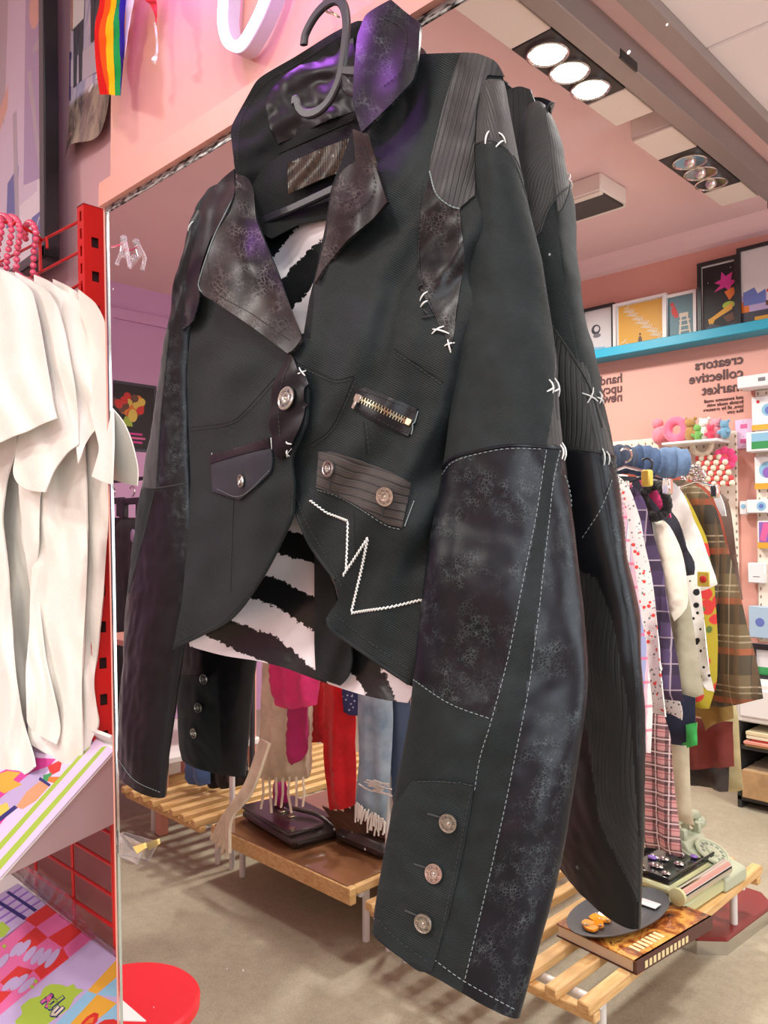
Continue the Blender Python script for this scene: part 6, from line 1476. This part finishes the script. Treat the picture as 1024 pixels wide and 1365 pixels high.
hole = t.math('LESS_THAN', t.math('ADD', t.math('MULTIPLY', t.math('MULTIPLY', fx, fx), 2.5), t.math('MULTIPLY', t.math('MULTIPLY', fz, fz), .8)), .035)
t.set(Base_Color=t.mix(hole, srgb(232, 222, 205), srgb(150, 130, 110)), Roughness=.5); m_peg = t.mat
a, b_ = WP(982, 574, .02), WP(982, 900, .02)
tag(MB().rbox(Vector((a.x-1.5, WALLY+.001, .35)), Vector((a.x, WALLY+.02, a.z)), .006).build('pegboard', m_peg), 'wide cream pegboard with holes behind the right clothes rail', 'pegboard')
a2 = WP(1006, 520, .02)
tag(MB().rbox(Vector((a2.x, WALLY+.001, .80)), Vector((a2.x+.62, WALLY+.02, a2.z)), .006).build('pegboard', m_peg), 'white pegboard hung with boxed goods at the right edge of the mirror', 'pegboard')
ps0, ps1 = WP(892, 592, .10), WP(966, 588, .10)
tag(MB().rbox(Vector((ps0.x, WALLY+.02, ps0.z-.016)), Vector((ps1.x, WALLY+.20, ps0.z)), .004).build('peg_shelf', m_whitem), 'small white shelf on the cream pegboard holding plush toys', 'shelf')
zps = ps0.z
m_pl = lambda n, rgb: mat('plush '+n, srgb(*rgb), .95, sheen=.6, var=(60, .15), bump=(120, .6))
def on_shelf(px, off=.10): return Vector((WP(px, 580, off).x, WALLY+off, zps))
o = on_shelf(902, .12); mb = MB(); mb.tube([o+Vector(((.052)*math.cos(a), .0, .078+.052*math.sin(a))) for a in [q*math.pi/14 for q in range(28)]], .027, 12, closed=True); tag(mb.build('plush_toy', m_pl('pink ring', (240, 110, 140))), 'pink plush ring on the white peg shelf', 'plush toy', 'plush toys on the peg shelf')
o = on_shelf(893, .06); mb = MB(); mb.ball(o+Vector((-.05, 0, .06)), .06, 0, 14, (1, 1, 1)); mb.ball(o+Vector((-.07, .01, .13)), .035, 0, 12); tag(mb.build('plush_toy', m_pl('coral', (245, 135, 150))), 'coral pink plush toy half behind the pink plush ring', 'plush toy', 'plush toys on the peg shelf')
for px, off, rgb, nm, hh, lb in ((921, .11, (170, 130, 70), 'gold', .16, 'gold and brown plush toy standing next to the pink ring'), (931, .12, (110, 170, 80), 'green', .11, 'leaning green plush toy on the white peg shelf'), (940, .10, (225, 225, 215), 'white', .15, 'white plush toy in the middle of the peg shelf'), (948, .13, (225, 60, 90), 'red', .10, 'small red plush toy on the white peg shelf'), (955, .10, (235, 150, 165), 'rose', .14, 'rose pink plush toy near the end of the peg shelf'), (967, .12, (110, 160, 190), 'blue', .12, 'blue plush toy lying at the end of the peg shelf')):
    hh *= .78; o = on_shelf(px, off); mb = MB(); mb.ball(o+Vector((0, 0, hh*.42)), hh*.42, 0, 14, (.75, .75, 1)); mb.ball(o+Vector((.0, .01, hh*.85)), hh*.26, 0, 12)
    for s_ in (-1, 1): mb.ball(o+Vector((s_*hh*.2, 0, hh*1.07)), hh*.10, 0, 8); mb.ball(o+Vector((s_*hh*.28, .02, hh*.4)), hh*.13, 0, 8)
    tag(mb.build('plush_toy', m_pl(nm, rgb)), lb, 'plush toy', 'plush toys on the peg shelf')
# knitted hanging things on the pegboard
kn = WP(948, 622, .10); mb = MB(); mr = m_pl('red gingham', (215, 70, 70)); mw_ = m_pl('cream yarn', (228, 215, 190))
for i in range(6):
    for j in range(7):
        mb.ball(kn+Vector(((j-3)*.025+(i*.009), .01*((i+j) % 2), .05-i*.030)), .0175, (i+j) % 2, 8)
mb.tube([kn+Vector((-.05+.055*math.cos(a), 0, .13+.06*math.sin(a))) for a in [q*math.pi/9 for q in range(18)]], .016, 8, 1, closed=True)
tag(mb.build('crochet_bag', [mr, mw_]), 'red and cream crochet bag hanging on the cream pegboard', 'bag')
kf = WP(966, 612, .08); mb = MB()
for k in range(8): a = k*math.pi/4; mb.ball(kf+Vector((.045*math.cos(a), 0, .045*math.sin(a))), .028, 0, 10, (1, .6, 1))
mb.ball(kf+Vector((0, .015, 0)), .026, 0, 10); tag(mb.build('crochet_flower', m_pl('bright pink', (232, 70, 130))), 'bright pink crochet flower on the cream pegboard', 'decoration')
# packaged goods on the right pegboard
PG = 'packaged goods on the right pegboard'
def pack(lab, px0, py0, px1, py1, body, extra=(), off=.03, dep=.03, cat='package', nm='package'):
    a, b_ = WP(px0, (py0+py1)/2, off), WP(px1, (py0+py1)/2, off); zt_, zb_ = WP((px0+px1)/2, py0, off).z, WP((px0+px1)/2, py1, off).z
    y0, y1 = WALLY+.022, WALLY+.022+dep
    T_ = thing(nm, lab, cat, ((a.x+b_.x)/2, y0, zb_), PG)
    MB().rbox(Vector((a.x, y0, zb_)), Vector((b_.x, y1, zt_)), .004).build('box', body, T_)
    S = []; w_, h_ = b_.x-a.x, zt_-zb_
    if extra:
        Mx = frame((b_.x, y1, zb_), (-1, 0, 0), (0, 0, 1)); mb = MB(); inks = []
        for i, (ink, pl) in enumerate(extra):
            if ink not in inks: inks.append(ink)
            if pl[0] == 'c': pl = [(w_*(1-(pl[1]+pl[3]*math.cos(q*math.pi/10))), h_*(pl[2]+pl[3]*w_/h_*math.sin(q*math.pi/10))) for q in range(20)]
            else: pl = [(w_*(1-u), h_*v) for u, v in pl]
            mb.prism(pl, Mx, .001+.0004*i, inks.index(ink))
        mb.build('printed_front', [INK[k] for k in inks], T_, smooth=False)
pw = mat('white card box', (.80, .79, .80), .4)
pack('white box lid shaped display header at the top of the right pegboard', 993, 503, 1040, 519, pw, (('grey', rect(.6, .4, .8, .7)),), dep=.12)
pack('white pack printed with a blue blot above a yellow base', 1004, 528, 1040, 573, pw, (('gold', rect(0, 0, 1, .16)), ('sky', ('c', .62, .58, .24)), ('blue', ('c', .66, .56, .16)), ('red', ('c', .25, .84, .06))))
pack('pack with a green landscape window on a white tray', 1003, 577, 1040, 603, pw, (('green', rect(.2, .12, 1, .5)), ('sky', rect(.2, .5, 1, .92))), dep=.10)
pack('white pack with a round blue picture and yellow base', 1008, 608, 1040, 652, pw, (('gold', rect(0, 0, 1, .18)), ('sky', ('c', .55, .58, .36)), ('purple', ('c', .58, .50, .24))))
pack('roll of white paper with a round blue label', 1000, 666, 1040, 684, pw, (('sky', ('c', .5, .5, .16)), ('blue', ('c', .5, .5, .08))), dep=.06)
pack('small white card with a blue circle beside the paper roll', 988, 668, 998, 686, pw, (('sky', ('c', .5, .6, .34)),))
pack('pink and blue swirled pack with a yellow base', 1012, 694, 1040, 731, pw, (('gold', rect(0, 0, 1, .22)), ('purple', rect(.08, .22, .95, .95)), ('pink', [(.1, .3), (.4, .25), (.6, .9), (.3, .95)]), ('navy', [(.5, .25), (.7, .25), (.9, .9), (.7, .9)])))
pack('white card with a thin necklace on the right pegboard', 999, 750, 1022, 777, pw, (('grey', rect(.3, .3, .7, .33)),))
pack('pale blue tin on the right pegboard', 1002, 808, 1040, 850, mat('pale blue tin', srgb(170, 195, 215), .35), (('blue', ('c', .4, .5, .16)),), dep=.05)
for k, (y0_, y1_, lb) in enumerate(((560, 577, 'upper pink sign card between the two pegboards'), (578, 597, 'lower pink sign card between the two pegboards'))):
    a, b_ = WP(979, y0_, .02), WP(1003, y1_, .02); T_ = MB().rbox(Vector((a.x, WALLY, b_.z)), Vector((b_.x, WALLY+.012, a.z)), .003).build('sign_card', INK['palepink']); tag(T_, lb, 'sign')
    art('print', frame((b_.x-.01, WALLY+.0115, b_.z+.01), (-1, 0, 0), (0, 0, 1)), [('pink', rect(.02, .02, b_.x-a.x-.04, .045)), ('grey', rect(.04, .055, b_.x-a.x-.06, .062))], T_, t=.001)
# storage unit at the right
x0_, x1_ = WP(984, 960, .40).x, XR-1.5
su = thing('storage_unit', 'white topped dark storage unit against the pink wall', 'storage unit', ((x0_+x1_)/2, WALLY+.2, 0))
ztp = PM(1000, 905, YW-.30).z; m_dark = mat('dark storage shelf', (.03, .028, .028), .5)
MB().rbox(Vector((x0_, WALLY, ztp-.20)), Vector((x1_, WALLY+.42, ztp)), .006).build('drawer_block', m_wht, su)
for k in range(3): xk = x0_+.02+k*.30; MB().rbox(Vector((xk, WALLY+.42, ztp-.17)), Vector((xk+.27, WALLY+.432, ztp-.03)), .004).build('drawer_front', m_wht, su)
for zz_ in (.04, .30): MB().box((x0_, WALLY, zz_), (x1_, WALLY+.42, zz_+.02)).build('shelf', m_dark, su, smooth=False)
MB().box((x0_, WALLY, 0), (x1_, WALLY+.02, ztp-.2)).build('back_panel', m_dark, su, smooth=False)
for xx in (x0_, x0_+.85, x1_-.02): MB().box((xx, WALLY+.02, 0), (xx+.02, WALLY+.42, ztp-.2)).build('side_panel', m_dark, su, smooth=False)
cols_ = [(196, 158, 100), (205, 170, 110), (222, 205, 165), (230, 220, 190), (200, 80, 80), (225, 150, 130), (190, 150, 95)]
zz_ = .32
for k in range(14):
    th = .010+.008*random.random(); xx = x0_+.03+random.random()*.05; ww = .34+.1*random.random()
    if zz_+th > ztp-.24: break
    tag(MB().rbox(Vector((xx, WALLY+.06, zz_)), Vector((xx+ww, WALLY+.40+.04*random.random(), zz_+th)), .002).build('envelope', plain('card %d' % (k % 7), cols_[(13-k) % 7], .8, .06)), 'flat brown paper envelope in the stack inside the storage unit', 'envelope', 'envelopes in the storage unit'); zz_ += th+.001
bxx = thing('cardboard_box', 'brown cardboard box at the bottom of the storage unit', 'box', (x0_+.25, WALLY+.25, .06))
MB().rbox(Vector((x0_+.03, WALLY+.06, .061)), Vector((x0_+.48, WALLY+.44, .20)), .003).build('carton', plain('cardboard', (176, 140, 96)), bxx); MB().rbox(Vector((x0_+.03, WALLY+.24, .2005)), Vector((x0_+.48, WALLY+.27, .202)), .0005).build('tape', plain('parcel tape', (196, 164, 116), .3), bxx)
fp2 = WP(1003, 900, .25); T_ = thing('framed_picture', 'picture in a dark frame standing on the white storage unit', 'picture', (fp2.x+.2, WALLY+.2, ztp))
hp = PM(1010, 858, YW-.25).z-ztp; Mx = frame((fp2.x+.45, D-YW+.25, ztp), (-1, 0, 0), (0, 0, 1))
mb = MB()
for lo, hi in (((0, 0, -.02), (.45, .02, .006)), ((0, hp-.03, -.02), (.45, hp, .006)), ((0, .02, -.02), (.02, hp-.03, .006)), ((.43, .02, -.02), (.45, hp-.03, .006))): mb.box(lo, hi, 0, Mx)
mb.build('frame', m_blackf, T_, smooth=False); art('print', Mx @ Matrix.Translation((0, 0, -.01)), [('white', rect(.002, .002, .448, hp-.002)), ('green', rect(.02, .02, .43, .06)), ('cream', ('c', .30, .15, .05, 1))], T_)
# ---------------------------------------------------------------- left end of the shop
dr = MB(); P4 = [PMx(154, 425, XL), PMx(214, 441, XL)]
yd0, yd1 = P4[0].y, P4[1].y; zd = P4[0].z
for lo, hi in (((XL, min(yd0, yd1)-.5, zd), (XL+.03, max(yd0, yd1)+.1, zd+.07)), ((XL, min(yd0, yd1)-.5, 0), (XL+.03, min(yd0, yd1)-.43, zd)), ((XL, max(yd0, yd1)+.03, 0), (XL+.03, max(yd0, yd1)+.1, zd))): dr.box(lo, hi)
struct('trim_3', dr, m_glowwall)
c1, c2 = PMx(150, 506, XL+.01), PMx(209, 604, XL+.01)
ps = thing('poster', 'dark poster with a glowing bunch of red and yellow flowers on the left side wall', 'poster', (XL, (c1.y+c2.y)/2, c2.z))
Mx = frame((XL+.002, c1.y+.12, c2.z), (0, 1, 0), (0, 0, 1)); Mx = frame((XL+.002, min(c1.y, c2.y), c2.z), (0, 1, 0), (0, 0, 1)); w_, h_ = abs(c2.y-c1.y)+.1, c1.z-c2.z
fl = [('slate', rect(0, 0, w_, h_)), ('black', rect(.02, .02, w_-.02, h_-.02))]
random.seed(3)
for k in range(26):
    a, r_ = random.uniform(0, 6.28), random.random()**.6
    fl.append((['red', 'orange', 'yellow', 'brown', 'red'][k % 5], ('c', w_*(.5+.26*r_*math.cos(a)), h_*(.68+.16*r_*math.sin(a)), w_*.065, 1)))
fl += [('lime', [(w_*.45, h_*.5), (w_*.55, h_*.5), (w_*.62, h_*.36), (w_*.42, h_*.36)]), ('yellow', ('c', w_*.42, h_*.52, w_*.08, 1.3)), ('magenta', rect(w_*.25, h_*.24, w_*.8, h_*.27)), ('pink', rect(w_*.2, h_*.18, w_*.78, h_*.21)), ('magenta', rect(w_*.25, h_*.12, w_*.8, h_*.15)), ('grey', rect(w_*.6, h_*.03, w_*.9, h_*.05))]
art('print', Mx, fl, ps)
m_blk = plain('black cotton', (22, 22, 28))
for k, (xx, yv, lb) in enumerate(((150, 2.36, 'black trousers on the clip hanger nearest the mirror edge'), (176, 2.30, 'black trousers with a lilac tag on the second clip hanger'), (200, 2.42, 'black trousers on the third clip hanger at the left end of the shop'))):
    o = gar('trousers', lb, 'trousers', yv, [(xx-20, 700), (xx-14, 690), (xx+14, 690), (xx+18, 700), (xx+20, 800), (xx+18, 975), (xx-18, 975), (xx-20, 800)], m_blk, 50+k, 'black trousers at the left end', wl=.2)
    T_ = thing('clip_hanger', lb.replace('black trousers', 'black clip hanger').replace(' on the clip hanger', '').replace(' on the second clip hanger', ' over the second black trousers').replace(' on the third clip hanger', ' over the third black trousers'), 'hanger', PM(xx, 680, yv), 'black clip hangers at the left end')
    z0 = PM(xx, 668, yv); wv = (PM(xx+16, 668, yv)-z0).length
    MB().rbox(z0+Vector((-wv, -.012, -.02)), z0+Vector((wv, .012, .02)), .006).build('bar', m_plastic, T_)
    for s_ in (-.7, .7): MB().rbox(z0+Vector((s_*wv-.03, -.018, -.10)), z0+Vector((s_*wv+.03, .018, .01)), .006).build('clip', m_plastic, T_)
    MB().tube([z0+Vector((.03*math.cos(a), 0, .06+.03*math.sin(a))) for a in [math.radians(v) for v in range(-90, 170, 20)]], .005, 8).build('hook', m_chrome, T_)
zr_ = PM(160, 660, 2.35); 
RA = thing('garment_rail', 'dark garment rail at the left end of the shop', 'clothes rail', (zr_.x, zr_.y, 0)); zr2 = zr_.z+.09
MB().tube([(zr_.x-.6, zr_.y, zr2), (zr_.x+1.4, zr_.y, zr2)], .012, 10).build('rail', m_plastic, RA)
for dx in (-.6, 1.4): MB().tube([(zr_.x+dx, zr_.y, 0), (zr_.x+dx, zr_.y, zr2)], .014, 10).build('post', m_plastic, RA)
q = PM(177, 714, 2.24); tag(MB().ball(q, .028, 0, 10, (1, .3, 1.4)).build('swing_tag', INK['lilac']), 'lilac swing tag on the black trousers', 'tag')
# pink painted table behind the far left bench
tb_ = thing('side_table', 'pink painted table with slim legs beyond the far left bench', 'table', PM(217, 1110, 2.3))
fl0 = PMz(216, 1112, 0); ztab = 0
yv_ = D-fl0.y; z1 = PM(217, 870, yv_).z
for dx in (0, -.62):
    for dy in (0, -.5): MB().rbox(fl0+Vector((dx-.022, dy-.022, 0)), Vector((fl0.x+dx+.022, fl0.y+dy+.022, z1)), .003).build('leg', m_frame, tb_)
for zz_ in (z1, PM(217, 1018, yv_).z): MB().rbox(Vector((fl0.x-.66, fl0.y-.54, zz_)), Vector((fl0.x+.04, fl0.y+.03, zz_+.03)), .004).build('table_top' if zz_ == z1 else 'lower_shelf', m_frame if zz_ == z1 else m_wht, tb_)
# red stool
st = thing('stool', 'bright red plastic stool on the floor in front of the mirror', 'stool', PMz(200, 1340, 0))
m_stool = mat('bright red plastic', srgb(236, 40, 50), .35)
e1, e2, e3 = PMz(205, 1281, .45), PMz(267, 1320, .45), PMz(240, 1288, .45)
ctr = Vector(((e1.x+e2.x)/2-.10, (e1.y+e2.y)/2+.05, .45))
A_ = np.array([[2*(e2.x-e1.x), 2*(e2.y-e1.y)], [2*(e3.x-e1.x), 2*(e3.y-e1.y)]]); bb = np.array([e2.x**2+e2.y**2-e1.x**2-e1.y**2, e3.x**2+e3.y**2-e1.x**2-e1.y**2])
try:
    sx, sy = np.linalg.solve(A_, bb); rr = math.hypot(sx-e1.x, sy-e1.y)
except Exception: sx, sy, rr = ctr.x, ctr.y, .2
print('STOOL', sx, sy, rr)
if not .12 < rr < .26: 
    rr = .17; v_ = Vector((e3.x, e3.y, 0)); dirn = Vector((e1.x-.0, e1.y+.0, 0)); sx, sy = e3.x-rr*.75, e3.y+rr*.65
MB().lathe([(rr*.9, -.03), (rr, -.022), (rr, -.006), (rr*.96, 0), (rr*.5, -.003), (.001, -.004)], Matrix.Translation((sx, sy, .45)), 48).build('seat', m_stool, st)
for k in range(4):
    a = math.pi/4+k*math.pi/2; MB().tube([(sx+rr*.55*math.cos(a), sy+rr*.55*math.sin(a), .43), (sx+rr*.95*math.cos(a), sy+rr*.95*math.sin(a), 0)], .014, 12).build('leg', m_stool, st)
# ---------------------------------------------------------------- ceiling lights and track
m_lamp = NT('lit lamp glass'); m_lamp.set(Base_Color=(1, 1, 1, 1), Emission_Color=(1, .96, .84, 1), Emission_Strength=25); m_lamp = m_lamp.mat
m_box = mat('white lamp housing', (.80, .74, .66), .3); m_rec = mat('black lamp recess', (.03, .028, .028), .5); m_offl = mat('unlit lamp reflector', (.55, .50, .48), .12, .9)
ZB = 3.06
tk_ = thing('lighting_track', 'long grey lighting track on the pale pink ceiling', 'track', (-1.37, D-2.6, CEIL-.12))
MB().rbox(Vector((-1.405, D-4.12, ZB-.01)), Vector((-1.325, D-.95, CEIL)), .004).build('track', m_track, tk_)
MB().rbox(Vector((-1.40, D-4.17, ZB-.05)), Vector((-1.33, D-4.12, ZB+.03)), .006).build('end_piece', m_plastic, tk_)
MB().box((-1.33, D-2.62, ZB-.012), (-1.322, D-2.5, ZB+.02)).build('join_plate', m_rec, tk_, smooth=False)
def fixture(lab, x0, x1, yv0, yv1, lamps, lit, grp='ceiling spotlight fixtures'):
    T_ = thing('ceiling_light', lab, 'ceiling light', ((x0+x1)/2, D-(yv0+yv1)/2, ZB), grp)
    ya, yb = D-yv1, D-yv0; l0 = min(l[1] for l in lamps)-.10; l1 = max(l[1] for l in lamps)+.10
    MB().rbox(Vector((x0, ya, ZB+.012)), Vector((x1, yb, CEIL)), .006).build('housing', m_box, T_)
    for (a, b_, m) in ((yv0, l0, m_box), (l0, l1, m_rec), (l1, yv1, m_box)):
        MB().rbox(Vector((x0+.006, D-b_+.002, ZB)), Vector((x1-.006, D-a-.002, ZB+.013)), .003).build('cover' if m is m_box else 'lamp_recess', m, T_)
    for (lx, ly) in lamps:
        r_ = .074; M_ = Matrix.Translation((lx, D-ly, ZB)) @ Matrix.Rotation(math.pi, 4, 'X')
        lp = MB().lathe([(r_, -.004), (r_, .010), (r_*.92, .012), (r_*.86, .008)], M_, 28).build('lamp_ring', m_offl, T_)
        if lit: MB().lathe([(r_*.86, .002), (r_*.8, .010), (r_*.4, .013), (.001, .014)], M_, 28).build('lamp_bulb', m_lamp, lp)
        else: MB().lathe([(r_*.86, .002), (r_*.5, -.0005), (.001, -.0008)], M_, 28).build('lamp_reflector', m_offl, lp); MB().ball(Vector((lx, D-ly, ZB-.006)), r_*.35, 0, 12).build('bulb', m_chrome, lp)
LPS = [PMz(730, 70, ZB), PMz(759, 94, ZB), PMz(787, 117, ZB)]
fixture('ceiling spotlight fixture with three glowing lamps', -1.585, -1.41, 1.62, 2.94, [(p.x, D-p.y) for p in LPS], True)
LP2 = [PMz(920, 214, ZB), PMz(934, 229, ZB), PMz(948, 243, ZB)]
fixture('ceiling spotlight fixture with three unlit lamps', -1.60, -1.41, 3.10, 4.05, [(p.x, D-p.y) for p in LP2], False)
f3 = PMz(796, 275, ZB); fixture('far ceiling fixture half hidden by the black jacket', f3.x-.55, f3.x+.10, D-f3.y-.14, D-f3.y+.12, [(f3.x-.35, D-f3.y)], False)
# ================================================================== lamps
def area(name, loc, size, power, col=(1, .96, .91), tgt=None, spread=160):
    l = bpy.data.lights.new(name, 'AREA'); l.shape = 'DISK'; l.size = size; l.energy = power; l.color = col; l.spread = math.radians(spread)
    o = bpy.data.objects.new(name, l); COL.objects.link(o); o.location = loc
    d = (Vector(tgt)-Vector(loc)) if tgt is not None else Vector((0, 0, -1)); o.rotation_euler = d.to_track_quat('-Z', 'Y').to_euler(); return o
for k, (x, y, p) in enumerate([(-.2, -1.3, 24), (1.0, -1.3, 24), (-2.5, -1.5, 27), (-2.6, -2.9, 52), (-.4, -2.9, 34)]):  # downlights out of view, added to light the jacket and room
    dl = thing('ceiling_light', 'round white ceiling downlight with a glowing disc, added out of view', 'ceiling light', (x, y, CEIL-.12), 'added ceiling downlights')
    MB().lathe([(.19, .12), (.19, .0), (.165, .0), (.165, .03), (.001, .03)], Matrix.Translation((x, y, CEIL-.121)), 32).build('housing', m_box, dl)
    area('added ceiling lamp', (x, y, CEIL-.105), .3, p)

wl = area('added side fill light', (XR+.25, -2.0, 1.7), 2.7, 100, (.86, .93, 1), (-2.5, -2.0, 1.5), 180)  # area lamp outside the added window, put in to brighten ceiling and room
def point(name, loc, power, col, r=.02):
    l = bpy.data.lights.new(name, 'POINT'); l.energy = power; l.color = col; l.shadow_soft_size = r
    o = bpy.data.objects.new(name, l); COL.objects.link(o); o.location = loc
for q in ((322, 20, .535, .06), (376, -30, .53, .09), (200, -200, .48, 2.4)): point('neon glow', PD(q[0], q[1], q[2]), q[3], (.56, .15, 1))
for o in bpy.data.objects:
    if '_org' in o: del o['_org']
